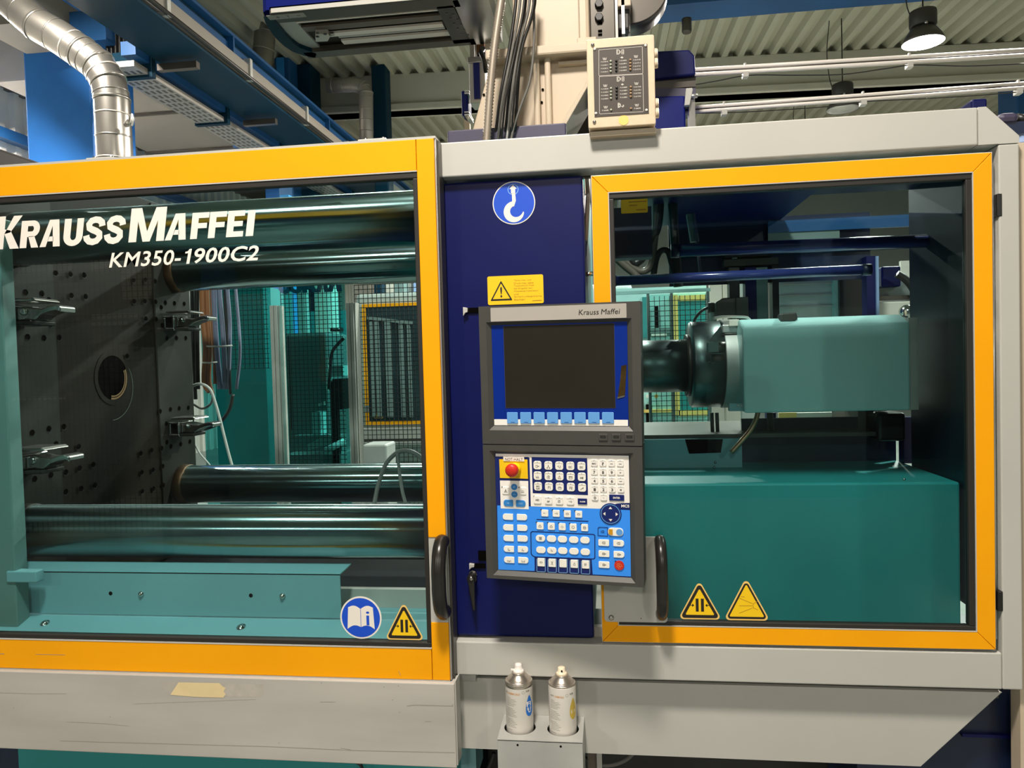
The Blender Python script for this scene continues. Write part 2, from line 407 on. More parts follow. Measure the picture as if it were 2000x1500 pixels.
for lx, ly, lab in ((-0.28, -1.5, 'lit pendant lamp above the operator, outside the frame'),
                    (3.7, -6.5, 'lit pendant lamp in front of the machine, far right, outside the frame'),
                    (-4.3, -6.5, 'lit pendant lamp in front of the machine, far left, outside the frame'),
                    (-0.28, 2.9, 'lit pendant lamp over the back of the machine, outside the frame'),
                    (3.7, 2.9, 'lit pendant lamp behind the right end of the machine, outside the frame'),
                    (-4.3, 2.9, 'lit pendant lamp over the crane runway, outside the frame'),
                    (-0.28, -6.6, 'lit pendant lamp far behind the operator, outside the frame'),
                    (-7.5, 6.0, 'added pendant lamp brightening the left wall, outside the frame'),  # added source, stands in for daylight on the left wall
                    (-0.28, 7.1, 'added pendant lamp brightening the hall, hidden behind the cream robot column'),  # this and the next two are added to light the hall behind
                    (3.6, 12.2, 'added pendant lamp brightening the far hall, hidden behind the top beam'),
                    (-2.2, 15.5, 'added pendant lamp brightening the far hall, hidden behind the navy cabinet')):
    make_lamp((lx, ly, 4.25 if ly == -1.5 else 4.0 if ly < 0 else LZ), lab, power=LAMP_POWER if ly == -1.5 else FRONT_POWER if ly < 0 else 600.0 if lx < -6 else 170.0 if (ly == 2.9 and lx == -0.28) else 260.0 if (ly == 2.9 and lx < 0) else HALL_POWER)
make_lamp(tuple(P(1646, 214, 9.2)), 'dark unlit pendant lamp peeking over the grey top beam', lit=False)

# ================================================================== HALL SHELL
struct(MB().box(-9, 13, -10, 24, -0.1, 0).build('floor', 'floor'))
CZ = 6.35; RS = 0.04   # roof sheets rise gently away from the camera
m = MB(); x = -9.0; prof = []
while x < 13:
    prof += [(x, CZ), (x+0.09, CZ), (x+0.125, CZ-0.095), (x+0.215, CZ-0.095)]; x += 0.25
prof.append((13.0, CZ))
for ya, yb in ((-10, 6.6), (6.6, 10.35), (10.35, 13.75), (13.75, 24)):
    m.quadstrip([(p[0], ya, p[1]+RS*(ya-10.3)) for p in prof], [(p[0], yb, p[1]+RS*(yb-10.3)) for p in prof])
struct(m.build('ceiling', 'ceil', recalc=False))
struct(MB().prism([(-10, CZ+0.02-20.3*RS), (24, CZ+0.02+13.7*RS), (24, CZ+0.12+13.7*RS), (-10, CZ+0.12-20.3*RS)], -9, 13, 'x').build('trim_1', 'ceil'))
def girder(n, ya, z0, sk=0.065, xc=1.8):
    zt_ = CZ-0.09+RS*(ya-10.3)
    f = lambda x, y: y+sk*(x-xc)
    g = MB()
    for y0, y1, za, zb_ in ((ya, ya+0.3, z0, zt_), (ya-0.06, ya+0.36, z0, z0+0.1)):
        v = [(x, f(x, y), z) for z in (za, zb_) for x, y in ((-9, y0), (13, y0), (13, y1), (-9, y1))]
        g.add(v, [(0, 3, 2, 1), (4, 5, 6, 7), (0, 1, 5, 4), (1, 2, 6, 5), (2, 3, 7, 6), (3, 0, 4, 7)])
    struct(g.build('trim_%d' % n, 'girder', bevel=0.01))
ZG = P(1366, 188, 10.3).z
girder(2, 10.3, ZG); girder(3, 14.6, ZG+0.45)
struct(MB().box(-9, 13, 23.8, 24, 0, CZ+1.6).build('wall_back', 'wall_grey'))
struct(MB().box(12.8, 13, -10, 24, 0, CZ+1.6).build('wall_right', 'wall_grey'))
struct(MB().box(-9, 13, -10, -9.8, 0, CZ-1.9).build('wall_front', 'wall_dark'))
t = thing('mirrored_runway', 'unseen blue crane runway added behind the camera for the glass to mirror', 'girder', (2, -8.4, 3.4))  # added out of view so the right glass mirrors blue bands
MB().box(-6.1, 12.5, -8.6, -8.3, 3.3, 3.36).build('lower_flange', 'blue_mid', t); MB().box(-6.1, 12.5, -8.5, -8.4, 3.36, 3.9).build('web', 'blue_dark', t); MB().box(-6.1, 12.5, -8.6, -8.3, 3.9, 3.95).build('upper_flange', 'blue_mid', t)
for xx in (-5.9, -1.0, 2.6, 7.5): MB().box(xx, xx+0.4, -8.9, -8.62, 0, 4.0).build('support', 'blue_mid', t)
t = thing('mirrored_aisle', 'unseen dark partition added to dim the glass reflections, with pale panels and wire mesh behind the camera', 'partition', (-6.0, -5, 0))
MB().box(-6.6, -6.2, -9.5, -1.6, 0, 3.4).build('reflection_blocker', 'wall_dark', t)  # added dark wall, keeps the bright left wall out of the glass reflections
def mir(px, py): q = P(px, py, 4.2); return (q.x, -4.28, q.z)
for l, t_, r, b in ((226, 488, 293, 582), (168, 505, 228, 528), (25, 512, 122, 532), (168, 612, 252, 620), (168, 628, 232, 634), (14, 776, 108, 782)):
    a0 = mir(l, (t_+b)/2); a1 = mir(r, (t_+b)/2); c0 = mir((l+r)/2, b); c1 = mir((l+r)/2, t_)
    MB().box(a0[0], a1[0], -4.40, -4.34, c0[2], c1[2]).build('pale_panel', 'backdrop', t)
m = MB(); xa, xb = mir(10, 600)[0], mir(300, 600)[0]
for k in range(int((xb-xa)/0.05)+1): m.box(xa+0.05*k-0.003, xa+0.05*k+0.003, -4.303, -4.297, 0.2, 2.6)
for k in range(48): m.box(xa, xb, -4.303, -4.297, 0.2+0.05*k-0.003, 0.2+0.05*k+0.003)
m.build('wire_mesh', 'black', t, kind='stuff')
MB().box(xb, xb+0.06, -4.33, -4.27, 0, 2.7).build('mesh_post', 'rail_dark', t)
t = thing('mirrored_cabinets', 'unseen row of cabinets added behind the camera for the glass to mirror', 'machine', (3, -7, 0))  # added out of view as something for the glass to reflect
for xx, w_, h_ in ((-4.6, 0.9, 2.5), (1.2, 1.6, 2.1), (4.0, 0.5, 2.7), (5.6, 2.4, 2.2)): MB().box(xx, xx+w_, -7.6, -6.8, 0, h_).build('cabinet', 'cab', t)
# corrugated left wall, ribs upright
m = MB(); y = -10.0; pr = []
while y < 24:
    pr += [(y, -8.0), (y+0.10, -8.0), (y+0.13, -7.94), (y+0.22, -7.94)]; y += 0.26
zt = PX(10, 178, -8.0).z
m.quadstrip([(p[1], p[0], 0) for p in pr], [(p[1], p[0], zt) for p in pr])
struct(m.build('wall_left', 'wall_sheet', recalc=False))
struct(MB().box(-8.3, -7.9, -10, 24, zt, zt+0.55).build('trim_5', 'rail_dark'))
struct(MB().box(-8.3, -7.95, -10, 24, zt+0.55, CZ+0.1).build('trim_6', 'girder'))
zr = PX(25, 272, -7.92).z
struct(MB().box(-7.95, -7.8, -10, 24, zr-0.07, zr+0.07).build('trim_7', 'blue_mid'))

# ---------------------------------------------------------------- crane runway along the hall (left)
XR = -3.5
def zline(pts, X):   # mean height of a line along the hall through measured points
    return sum(PX(a, b, X).z for a, b in pts)/len(pts)
z_top = zline([(338, 0), (520, 131), (700, 270)], XR)
z_w = zline([(520, 145), (601, 210)], XR)
z_f = zline([(520, 168), (640, 255)], XR)
z_b = zline([(520, 184), (240, 0), (655, 273)], XR)
t = thing('crane_runway', 'blue crane runway girder running back along the left of the hall', 'girder', (XR, 6, z_b))
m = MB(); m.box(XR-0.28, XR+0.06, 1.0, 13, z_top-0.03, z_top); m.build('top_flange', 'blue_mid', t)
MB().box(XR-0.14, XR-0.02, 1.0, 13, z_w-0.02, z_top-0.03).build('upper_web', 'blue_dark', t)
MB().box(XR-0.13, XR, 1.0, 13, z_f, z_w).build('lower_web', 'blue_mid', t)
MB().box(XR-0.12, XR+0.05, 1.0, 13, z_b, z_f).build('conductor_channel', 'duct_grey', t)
MB().cyl((XR+0.06, 1, z_b-0.01), (XR+0.06, 13, z_b-0.01), 0.022, n=8).build('conductor_cable', 'black', t)
MB().box(XR-0.5, XR+0.02, 1.0, 13, z_b-0.06, z_b-0.035).build('soffit_plate', 'blue_dark', t)
for yy in (3.9, 5.3, 6.7, 8.1, 9.5):
    MB().box(XR-0.02, XR+0.07, yy, yy+0.05, z_b-0.03, z_f+0.06).build('clip', 'alu_dull', t)
for yy in (4.6, 6.2, 7.8):
    MB().box(XR-0.48, XR-0.1, yy, yy+0.06, z_b-0.16, z_b-0.10).build('cross_bar', 'rail_dark', t)
for yy in (5.0, 7.45, 9.9):
    MB().box(XR-0.02, XR+0.055, yy, yy+0.025, z_f, z_top-0.03).build('stiffener', 'blue_mid', t)
# lower blue channel with perforated cable tray
XL = -4.05
z1 = zline([(300, 100), (400, 170), (470, 222)], XL); z0 = zline([(300, 128), (400, 192), (470, 240)], XL)
t = thing('cable_tray', 'blue channel with perforated grey cable tray below the crane runway', 'cable tray', (XL, 6, z0))
MB().box(XL-0.14, XL, 4.4, 12, z0, z1).build('channel', 'blue_mid', t)
zt2 = z0-0.05
MB().box(XL-0.34, XL-0.02, 4.4, 12, zt2-0.05, zt2).build('tray', 'duct_dull', t)
for k in range(5):
    MB().box(XL-0.36, XL+0.02, 4.6+1.35*k, 4.66+1.35*k, zt2-0.07, z1).build('bracket', 'blue_dark', t)
m = MB()
for k in range(60):
    for j in range(5): m.box(XL-0.31+0.06*j, XL-0.285+0.06*j, 4.5+0.12*k, 4.57+0.12*k, zt2-0.052, zt2-0.049)
m.build('perforation', 'rail_dark', t, kind='stuff')
for (a, b) in ((365, 128), (258, 60)):
    q = PX(a, b, XL+0.10)
    tag(MB().sphere(q, 0.045, 12, 8).build('crane_bumper', 'alu'), 'round pale knob on the blue channel under the crane runway' if a == 365 else 'small pale knob on the blue channel near the spiral duct', 'knob')
# insulated rectangular duct
XD = -5.3; zd = zline([(250, 150+4), (480, 272)], XD) - 0.02
XE = -6.9
t = thing('air_duct', 'grey rectangular air duct with flanged joints under the crane runway', 'duct', (-6, 9, zd))
MB().box(XE, XD, 6.05, 11.4, zd, zd+0.6).build('duct_body', 'duct_grey', t)
for yy in (7.3, 8.9, 10.5, 11.35):
    MB().box(XE-0.03, XD+0.03, yy, yy+0.06, zd-0.03, zd+0.63).build('joint_flange', 'rail_dark', t)
# upper beams, louvres further left
t = thing('louvre_bank', 'beige louvred panels between blue posts above the crane runway', 'louvre', (-5.1, 9, 5.0))
for j in range(4):
    MB().box(-5.15, -5.08, 6.5+2*j, 8.2+2*j, 5.0, 6.1).build('louvre_panel', 'duct_grey', t)
    MB().box(-5.15, -5.0, 8.22+2*j, 8.48+2*j, 4.72, 6.2).build('blue_post', 'blue_mid', t)
    for k in range(5): MB().box(-5.08, -5.0, 6.55+2*j, 8.15+2*j, 5.1+0.2*k, 5.14+0.2*k).build('slat', 'rail_dark', t)

# ---------------------------------------------------------------- blue columns
def column(name_lab, l, t_, r, b, Y, depth, material, extra=None):
    x0, x1, _, _ = XZ(l, t_, r, b, Y)
    t = thing('hall_column', name_lab, 'column', ((x0+x1)/2, Y+depth/2, 0))
    MB().box(x0, x1, Y, Y+depth, 0, 6.22).build('shaft', material, t, bevel=0.02)
    MB().box(x0-0.04, x1+0.04, Y-0.04, Y+depth+0.04, 0, 0.25).build('base_plate', material, t)
    return t, x0, x1
c1, ax0, ax1 = column('wide light blue hall column at far left behind the big duct', 48, 60, 178, 300, 5.2, 0.7, 'blue_hall')
MB().pbox(136, 20, 206, 80, 4.75, 5.19).build('corbel', 'blue_mid', c1)
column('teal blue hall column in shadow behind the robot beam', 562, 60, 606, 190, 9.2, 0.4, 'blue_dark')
c3, bx0, bx1 = column('dark blue column with a bright square panel beside the second duct', 535, 60, 564, 190, 8.9, 0.4, 'blue_mid')
MB().pbox(540, 112, 554, 152, 8.88, 8.91).build('bright_panel', 'skyblue', c3)
column('distant dark teal column beside the bent duct', 727, 165, 754, 265, 9.45, 0.3, 'blue_dark')
column('blue hall column at right edge beyond the machine', 1987, 100, 2013, 240, 11.0, 0.6, 'blue_mid')
column('blue hall column behind the far fence seen through left door', 518, 370, 580, 400, 11.5, 0.7, 'blue_hall')

# ---------------------------------------------------------------- spiral ducts
def spiral(label, pts, Y, rpx, n_ring, handle=None, mt='galv', joints=()):
    path = [P(a, b, Y) for a, b in pts]; sc = (Y+1.75)/FPX; r = rpx*sc
    t = thing('spiral_duct', label, 'duct', tuple(path[0]))
    MB().tube(path, r, 28).build('duct_pipe', mt, t)
    seg = [(path[i+1]-path[i]).length for i in range(len(path)-1)]; L = sum(seg)
    for k in range(n_ring):
        d = L*(k+0.5)/n_ring; i = 0
        while d > seg[i]: d -= seg[i]; i += 1
        dr = (path[i+1]-path[i]).normalized(); c = path[i]+dr*d
        MB().cyl(c-dr*0.006, c+dr*0.006, r*1.018, n=28).build('seam', mt if k % 2 else 'duct_dull', t)
    for j in joints:
        c = path[j]; dr = (path[j+1]-path[j-1]).normalized()
        MB().cyl(c-dr*0.012, c+dr*0.012, r*1.035, n=28).build('joint_collar', mt, t)
    return t, r
sd, rr_ = spiral('large silver spiral duct bending up to the left at far left', [(226, 420), (224, 300), (219, 195), (212, 160), (192, 128), (160, 103), (118, 74), (76, 50), (10, -8), (-90, -90)], 4.0, 35, 16, joints=(2, 3, 4, 5, 7))
q = P(258, 234, 3.78)
m = MB(); m.tube([q+Vector((-0.12, 0.1, 0)), q+Vector((-0.01, 0, 0))], 0.022, 10); m.build('damper_shaft', 'steel', sd)
m = MB(); m.tube([q+Vector((0.012*math.cos(a)*2, -0.02*math.cos(a), 0.045*math.sin(a))) for a in [2*PI*k/16 for k in range(16)]], 0.006, 6, closed=True); m.cyl(q+Vector((0, 0, -0.045)), q+Vector((0, 0, 0.045)), 0.005, n=6)
m.build('damper_handle', 'alu', sd)
spiral('silver spiral duct rising behind the crane runway with a bright highlight', [(520, -60), (518, 60), (513, 120), (512, 215), (522, 245), (545, 275), (590, 330)], 8.0, 21, 12, joints=(4, 5))
spiral('distant dull spiral duct with an elbow beside the dark teal column', [(640, 168), (690, 166), (708, 170), (715, 182), (716, 290)], 9.3, 14, 9, mt='duct_dull', joints=(2, 3))
# cable bundle hanging beside the column
for k in range(5):
    a = 207+8.2*k
    tag(MB().tube([P(a, -20, 4.9), P(a+2, 60, 4.9), P(a+4, 118+8*k, 4.9), P(a+4, 320, 4.9)], 0.018, 8).build('hanging_cable', 'black'),
        '%s of the five black cables hanging between light blue column and crane runway' % ('leftmost', 'second from left', 'middle', 'second from right', 'rightmost')[k], 'cable', 'black cables beside the blue column')
tag(MB().box(-5.6, -5.0, 4.4, 5.0, P(20, 68, 4.6).z, P(20, 68, 4.6).z+0.35).build('junction_tray', 'duct_grey'), 'grey sheet metal tray behind the silver duct at upper left', 'tray')

# ---------------------------------------------------------------- crane bridge and pipes under the roof, right
q0 = P(1300, 45, 8.3); q1 = P(1300, 22, 7.9)
t = thing('crane_bridge', 'dark blue crane bridge beam under the roof at upper right', 'beam', (3, 8, q0.z))
MB().box(0.6, 5.2, 7.95, 8.15, q0.z+0.06, q0.z+0.7).build('web', 'blue_dark', t)
MB().box(0.6, 5.2, 7.8, 8.3, q0.z, q0.z+0.06).build('flange', 'blue_mid', t)
q = P(1341, 45, 7.7)
MB().lathe([(0.05, 0), (0.06, 0.02), (0.06, 0.17), (0, 0.17)], q+Vector((0, 0, -0.12)), n=14).build('bumper', 'rail_dark', t)

# ================================================================== FRONT OF THE MACHINE
ZC = 1.6
# ---------------------------------------------------------------- sliding door (left)
YD = -0.05; k_ = 1.70/1.75
dr = thing('sliding_door', 'yellow framed sliding safety door with white lettering on its glass, left', 'door', (-1.1, -0.025, ZC-0.76))
zt, zit, zib, zb = ZC+0.538*k_, ZC+0.464*k_, ZC-0.695*k_, ZC-0.772*k_
xs, xr = -0.4412*k_, -0.398*k_; XLFT = -2.05
MB().box(XLFT, xs-0.0012, YD, -0.004, zit, zt).build('top_rail', 'yellow', dr, bevel=0.0015)
MB().box(XLFT, xs-0.0012, YD, -0.004, zb, zib).build('bottom_rail', 'yellow', dr, bevel=0.0015)
zh0, zh1 = P(860, 1216, YD).z, P(860, 1050, YD).z
MB().box(xs, xr, YD, -0.004, zh1, zt).build('upper_stile', 'yellow', dr, bevel=0.0015)
MB().box(xs, xr, YD, -0.004, zb, zh0).build('lower_stile', 'yellow', dr, bevel=0.0015)
MB().box(xs, xr, YD+0.002, -0.004, zh0, zh1).build('handle_plate', 'beam', dr, 'bare grey strip behind the handle')
MB().box(XLFT, XLFT+0.05, YD, -0.004, zib, zit).build('rear_stile', 'yellow', dr)
MB().box(XLFT, xr+0.004, YD+0.001, 0.0, zt, zt+0.0055).build('top_edge', 'beam', dr)
MB().box(XLFT, xr, YD+0.001, 0.0, zb-0.006, zb).build('bottom_edge', 'alu', dr)
MB().box(xr, xr+0.0035, YD+0.004, 0.004, zb, zt+0.004).build('side_edge', 'alu', dr, bevel=0.001)
MB().box(xr+0.0035, xr+0.0075, YD+0.016, 0.012, zb, zt).build('side_profile', 'rail_dark', dr, bevel=0.001)
MB().box(xr, xr+0.006, 0.004, 0.022, zb, zt).build('side_seal', 'black', dr)
gi = (XLFT+0.05, xs-0.0002, zib, zit)
m = MB(); m.box(XLFT+0.05, xs, YD-0.001, YD+0.012, zit-0.0028, zit); m.build('upper_bead', 'beam', dr)
m = MB(); m.box(XLFT+0.05, xs, YD-0.001, YD+0.012, zib, zib+0.0028); m.build('lower_bead', 'beam', dr)
px0, px1, pz0, pz1 = XLFT+0.066, xs-0.011, zib+0.0145, zit-0.017
m = MB(); m.ring((XLFT+0.05, xs, zib+0.0028, zit-0.0028), (px0, px1, pz0, pz1), YD+0.001, YD+0.022); m.build('gasket', 'gasket', dr, bevel=0.002)
YP = YD+0.011
MB().box(px0, px1, YP, YP+0.006, pz0, pz1).build('pane', PANE, dr)
def door_handle(par, x0, x1, zt_, zb_, Yf, name='handle'):
    xm = (x0+x1)/2; r = (x1-x0)/2*0.92; d = 0.048
    pts = catmull([(xm, Yf+0.004, zt_-r), (xm, Yf-0.012, zt_-r*1.0), (xm, Yf-d*0.75, zt_-r*2.2), (xm, Yf-d, zt_-r*4.4), (xm, Yf-d, (zt_+zb_)/2), (xm, Yf-d, zb_+r*4.4), (xm, Yf-d*0.75, zb_+r*2.2), (xm, Yf-0.012, zb_+r), (xm, Yf+0.004, zb_+r)], 6)
    h = MB().tube(pts, r, 16).build(name, 'handle', par)
    for zz in (zt_-r*0.9, zb_+r*0.9):
        MB().cyl((xm, Yf-0.016-r*0.6, zz), (xm, Yf-0.012-r*0.6, zz), r*0.30, n=12).build('bolt_recess', 'steel', h)
    return h
hx0, hx1, _, _ = XZ(844, 1060, 874, 1120, YD-0.03)
door_handle(dr, hx0, hx1, P(858, 1052, YD-0.04).z, P(862, 1216, YD-0.03).z, YD)
# lettering on the pane
YT = YP-0.0006
def run(mb, s, pl, pr, pbl, pbr, h, Y, bold=0.0, shear=0.0, mirror=False, space=1.0):
    x0, x1 = P(pl, pbl, Y).x, P(pr, pbr, Y).x; z = (P(pl, pbl, Y).z+P(pr, pbr, Y).z)/2
    hh = P((pl+pr)/2, (pbl+pbr)/2-h, Y).z-P((pl+pr)/2, (pbl+pbr)/2, Y).z
    return add_text(mb, s, rect_map(x0, x1, z, z+hh, Y), bold, shear, space)
def ltr(name, s, *a, **k):
    m = MB(); run(m, s, *a, YT, **k); return m.build(name, 'white', dr)
def glyph(ch, mb, f):
    # f maps unit (u right, v up) to 3-D; heavy upright letter shapes
    def pg(*pts): mb.add([f(*p) for p in pts], [list(range(len(pts)))])
    def band(outer, inner): mb.quadstrip([f(*p) for p in outer], [f(*p) for p in inner])
    if ch == 'I': pg((0, 0), (1, 0), (1, 1), (0, 1))
    if ch in 'EF':
        pg((0, 0), (.40, 0), (.40, 1), (0, 1)); pg((.40, .79), (1, .79), (1, 1), (.40, 1)); pg((.40, .40), (.92, .40), (.92, .60), (.40, .60))
        if ch == 'E': pg((.40, 0), (1, 0), (1, .21), (.40, .21))
    if ch == 'K':
        pg((0, 0), (.36, 0), (.36, 1), (0, 1)); pg((.36, .46), (.72, 1), (1.1, 1), (.62, .50), (.36, .46)); pg((.36, .60), (.62, .56), (1.06, 0), (.66, 0), (.36, .46))
    if ch == 'A':
        pg((0, 0), (.30, 0), (.56, .78), (.40, 1)); pg((.40, 1), (.56, .78), (.66, 0), (1, 0), (.86, 1)); pg((.38, .20), (.66, .20), (.63, .38), (.45, .38))
    if ch == 'M':
        pg((0, 0), (.22, 0), (.22, 1), (0, 1)); pg((.78, 0), (1, 0), (1, 1), (.78, 1)); pg((.22, 1), (.22, .62), (.40, 0), (.50, 0), (.50, .30), (.30, 1)); pg((.50, 0), (.60, 0), (.78, .62), (.78, 1), (.70, 1), (.50, .30))
    if ch == 'U':
        pg((0, .34), (.36, .34), (.36, 1), (0, 1)); pg((.66, .34), (1, .34), (1, 1), (.66, 1))
        A = [PI+PI*k/12 for k in range(13)]
        band([(.5+.5*math.cos(a), .34+.36*math.sin(a)) for a in A], [(.51+.15*math.cos(a), .34+.14*math.sin(a)) for a in A])
    if ch == 'R':
        pg((0, 0), (.36, 0), (.36, 1), (0, 1)); A = [PI/2-PI*k/12 for k in range(13)]
        band([(.36, 1)]+[(.64+.36*math.cos(a), .70+.30*math.sin(a)) for a in A]+[(.36, .40)], [(.36, .80)]+[(.58+.10*math.cos(a), .70+.10*math.sin(a)) for a in A]+[(.36, .60)])
        pg((.42, .42), (.74, .42), (1.0, 0), (.62, 0), (.44, .36))
    if ch == 'S':
        ctr = [(.92, .66), (.88, .80), (.72, .89), (.52, .91), (.32, .87), (.20, .75), (.24, .61), (.42, .54), (.62, .48), (.80, .39), (.82, .25), (.68, .13), (.48, .09), (.28, .12), (.14, .22), (.10, .34)]
        c = [Vector(p) for p in ctr]; O = []; I = []
        for i, p in enumerate(c):
            t = c[min(i+1, len(c)-1)]-c[max(i-1, 0)]; t = Vector((t.x, t.y*1.3)).normalized(); n = Vector((-t.y, t.x))
            O.append((p.x+n.x*.17, p.y+n.y*.12)); I.append((p.x-n.x*.17, p.y-n.y*.12))
        band(O, I)
    if ch == '1': pg((.42, 0), (.86, 0), (.86, 1), (.52, 1), (.42, .90)); pg((0, .70), (.42, .72), (.42, .92), (.30, .84), (0, .82))
def big(ch, l, r, h, shear=0.155):
    m = MB(); Y = YT; bl = 486.0-0.0535*((l+r)/2-20)
    x0, x1 = P(l, bl, Y).x, P(r, bl, Y).x; z0 = P((l+r)/2, bl, Y).z; H = P((l+r)/2, bl-h, Y).z-z0; w = x1-x0-shear*H
    glyph(ch, m, lambda u, v: (x0+w*u+shear*H*v, Y, z0+H*v))
    return m.build('letter', 'white', dr)
for ch, l, r, h in (('K', -10, 43, 64), ('R', 38, 82, 53), ('A', 77, 124, 52.5), ('U', 122, 167, 52.5), ('S', 163, 207, 53), ('S', 203.5, 247, 53), ('M', 250.5, 329.5, 66), ('A', 321.5, 370, 51.5), ('F', 371, 411.5, 51), ('F', 405.5, 446, 51), ('E', 441, 481.5, 51), ('I', 479.5, 501.5, 50.5)): big(ch, l, r, h)
ltr('type_lettering', 'KM350-', 213, 354, 523.5, 516.2, 29.5, bold=0.014, shear=0.24, space=1.04)
ltr('type_lettering', '900C2', 380, 506, 514.8, 508.8, 30, bold=0.018, shear=0.24, space=1.04)
m = MB(); x0, x1 = P(358, 516, YT).x, P(380, 516, YT).x; z0 = P(372, 515, YT).z; H = P(372, 486, YT).z-z0
glyph('1', m, lambda u, v: (x0+(x1-x0)*0.62*u+0.24*H*v, YT, z0+H*v)); m.build('type_lettering', 'white', dr)

# signs --------------------------------------------------------------
def press_sign(par, cx, cz, w, h, Y, jet=False):
    s = MB().prism(rtri(cx, cz, w, h, w*0.075), Y-0.0006, Y)
    s = s.build('warning_sign', 'sign_pale', par, 'yellow triangle with converging jet lines' if jet else 'yellow triangle with two bars pressed together')
    m = MB(); poly(m, rtri(cx, cz+h*0.035, w*0.90, h*0.90, w*0.06), Y-0.0009); m.build('sign_border', 'sign_black', s)
    m = MB(); k = 0.76 if jet else 0.67
    poly(m, rtri(cx, cz+h*(0.085 if jet else 0.115), w*k, h*k, w*0.02), Y-0.0012); m.build('sign_face', 'sign_yellow', s)
    m = MB(); yy = Y-0.0015
    if jet:
        for z1, z2 in ((0.52, 0.40), (0.34, 0.345), (0.17, 0.29)): stroke(m, [(cx-w*0.16, cz+h*z1), (cx+w*0.12, cz+h*z2)], w*0.011, yy)
        stroke(m, [(cx+w*0.24, cz+h*0.45), (cx+w*0.14, cz+h*0.39), (cx+w*0.14, cz+h*0.30), (cx+w*0.24, cz+h*0.25)], w*0.011, yy)
        stroke(m, [(cx-w*0.12, cz+h*0.55), (cx-w*0.04, cz+h*0.55)], w*0.011, yy)
        m.build('pictogram', 'sign_brown', s)
    else:
        for dx in (-0.092, 0.028): poly(m, [(cx+w*dx, cz+h*0.20), (cx+w*(dx+0.067), cz+h*0.20), (cx+w*(dx+0.067), cz+h*0.53), (cx+w*dx, cz+h*0.53)], yy)
        for sg in (-1, 1):
            stroke(m, [(cx+sg*w*0.215, cz+h*0.36), (cx+sg*w*0.15, cz+h*0.36)], w*0.016, yy)
            poly(m, [(cx+sg*w*0.128, cz+h*0.36), (cx+sg*w*0.170, cz+h*0.405), (cx+sg*w*0.170, cz+h*0.315)], yy)
        m.build('pictogram', 'sign_black', s)
    return s
def at_tri(par, l, r, bl, top, Y, jet=False):
    x0, x1 = P(l, bl, Y).x, P(r, bl, Y).x; z0 = P((l+r)/2, bl, Y).z; z1 = P((l+r)/2, top, Y).z
    return press_sign(par, (x0+x1)/2, z0, x1-x0, (z1-z0)*1.09, Y, jet)
at_tri(dr, 752, 829.5, 1249.5, 1181, YP-0.0003)
cx, cz = P(705, 1206, YP).x, P(705, 1206, YP).z; R_ = (P(745.5, 1206, YP).x-P(665, 1206, YP).x)/2
ms = MB(); disc(ms, cx, cz, R_, YP-0.0008, 56, 0.0006); ms = ms.build('mandatory_sign', 'sign_white', dr, 'round blue sign with an open white book')
m = MB(); disc(m, cx, cz, R_*0.925, YP-0.0011, 56); m.build('sign_face', 'sign_blue', ms)
def book(sg):
    b = MB(); pts = [(0, -0.50)]
    for k in range(9): t = k/8; pts.append((0.66*t*1.0, -0.50-0.10*t+0.12*math.sin(PI*t)))
    pts += [(0.66, -0.60), (0.60, 0.40)]
    for k in range(9): t = 1-k/8; pts.append((0.62*t, 0.36+0.05*t+0.12*math.sin(PI*t)))
    pts.append((0, 0.36))
    return poly(b, [(cx+sg*(0.012+p[0])*R_*0.98, cz+(p[1]+0.06)*R_) for p in pts], YP-0.0014)
book(-1).build('book_page', 'sign_white', ms); book(1).build('book_page', 'sign_white', ms)
m = MB(); add_text(m, 'i', rect_map(cx+0.26*R_, cx+0.42*R_, cz-0.35*R_, cz+0.30*R_, YP-0.0017), 0.0); m.build('letter_i', 'sign_blue', ms)
# roller brackets on top of the door
for l, t_, r, b in ((702, 265, 757, 273), (175, 301, 224, 309)):
    x0, x1, z0, z1 = XZ(l, t_, r, b, -0.02)
    bk = MB().box(x0, x1, -0.035, 0.0, zt+0.0055, zt+0.0135).build('roller_bracket', 'beam', dr, bevel=0.002)
    for f in (0.22, 0.85):
        MB().lathe([(0.006, 0), (0.006, 0.004), (0.0035, 0.006)], (x0+(x1-x0)*f, -0.02, zt+0.0135), n=10).build('bolt', 'steel', bk)

# ---------------------------------------------------------------- lower left cover
YA = -0.06
xa1 = P(889.5, 1415, YA).x; za1 = (P(0, 1313.5, YA).z+P(888, 1333, YA).z)/2; za0 = (P(0, 1466, YA).z+P(888, 1496, YA).z)/2
ap = thing('track_cover', 'scratched grey sheet metal cover below the left door with masking tape', 'cover panel', (-1.1, YA, za0))
MB().box(XLFT, xa1, YA, YA+0.052, za0, za1).build('sheet', 'apron', ap, bevel=0.002)
MB().box(xa1, xa1+0.0022, YA+0.006, YA+0.052, za0+0.004, za1+0.004).build('end_flange', 'beam', ap)
def pp(px, py, Y): q = P(px, py, Y); return (q.x, q.z)
m = MB(); poly(m, [pp(a, b, YA) for a, b in ((333, 1357), (336, 1352), (349, 1332.5), (428, 1334), (436, 1341), (441, 1343), (437, 1350), (441, 1356), (436, 1362.5), (383, 1361))], YA-0.0006); m.build('masking_tape', 'tape', ap)
m = MB(); poly(m, [pp(a, b, YA) for a, b in ((312, 1334), (349, 1332), (514, 1337), (514, 1362), (330, 1357))], YA-0.0002); m.build('tape_residue', 'residue', ap)
m = MB()
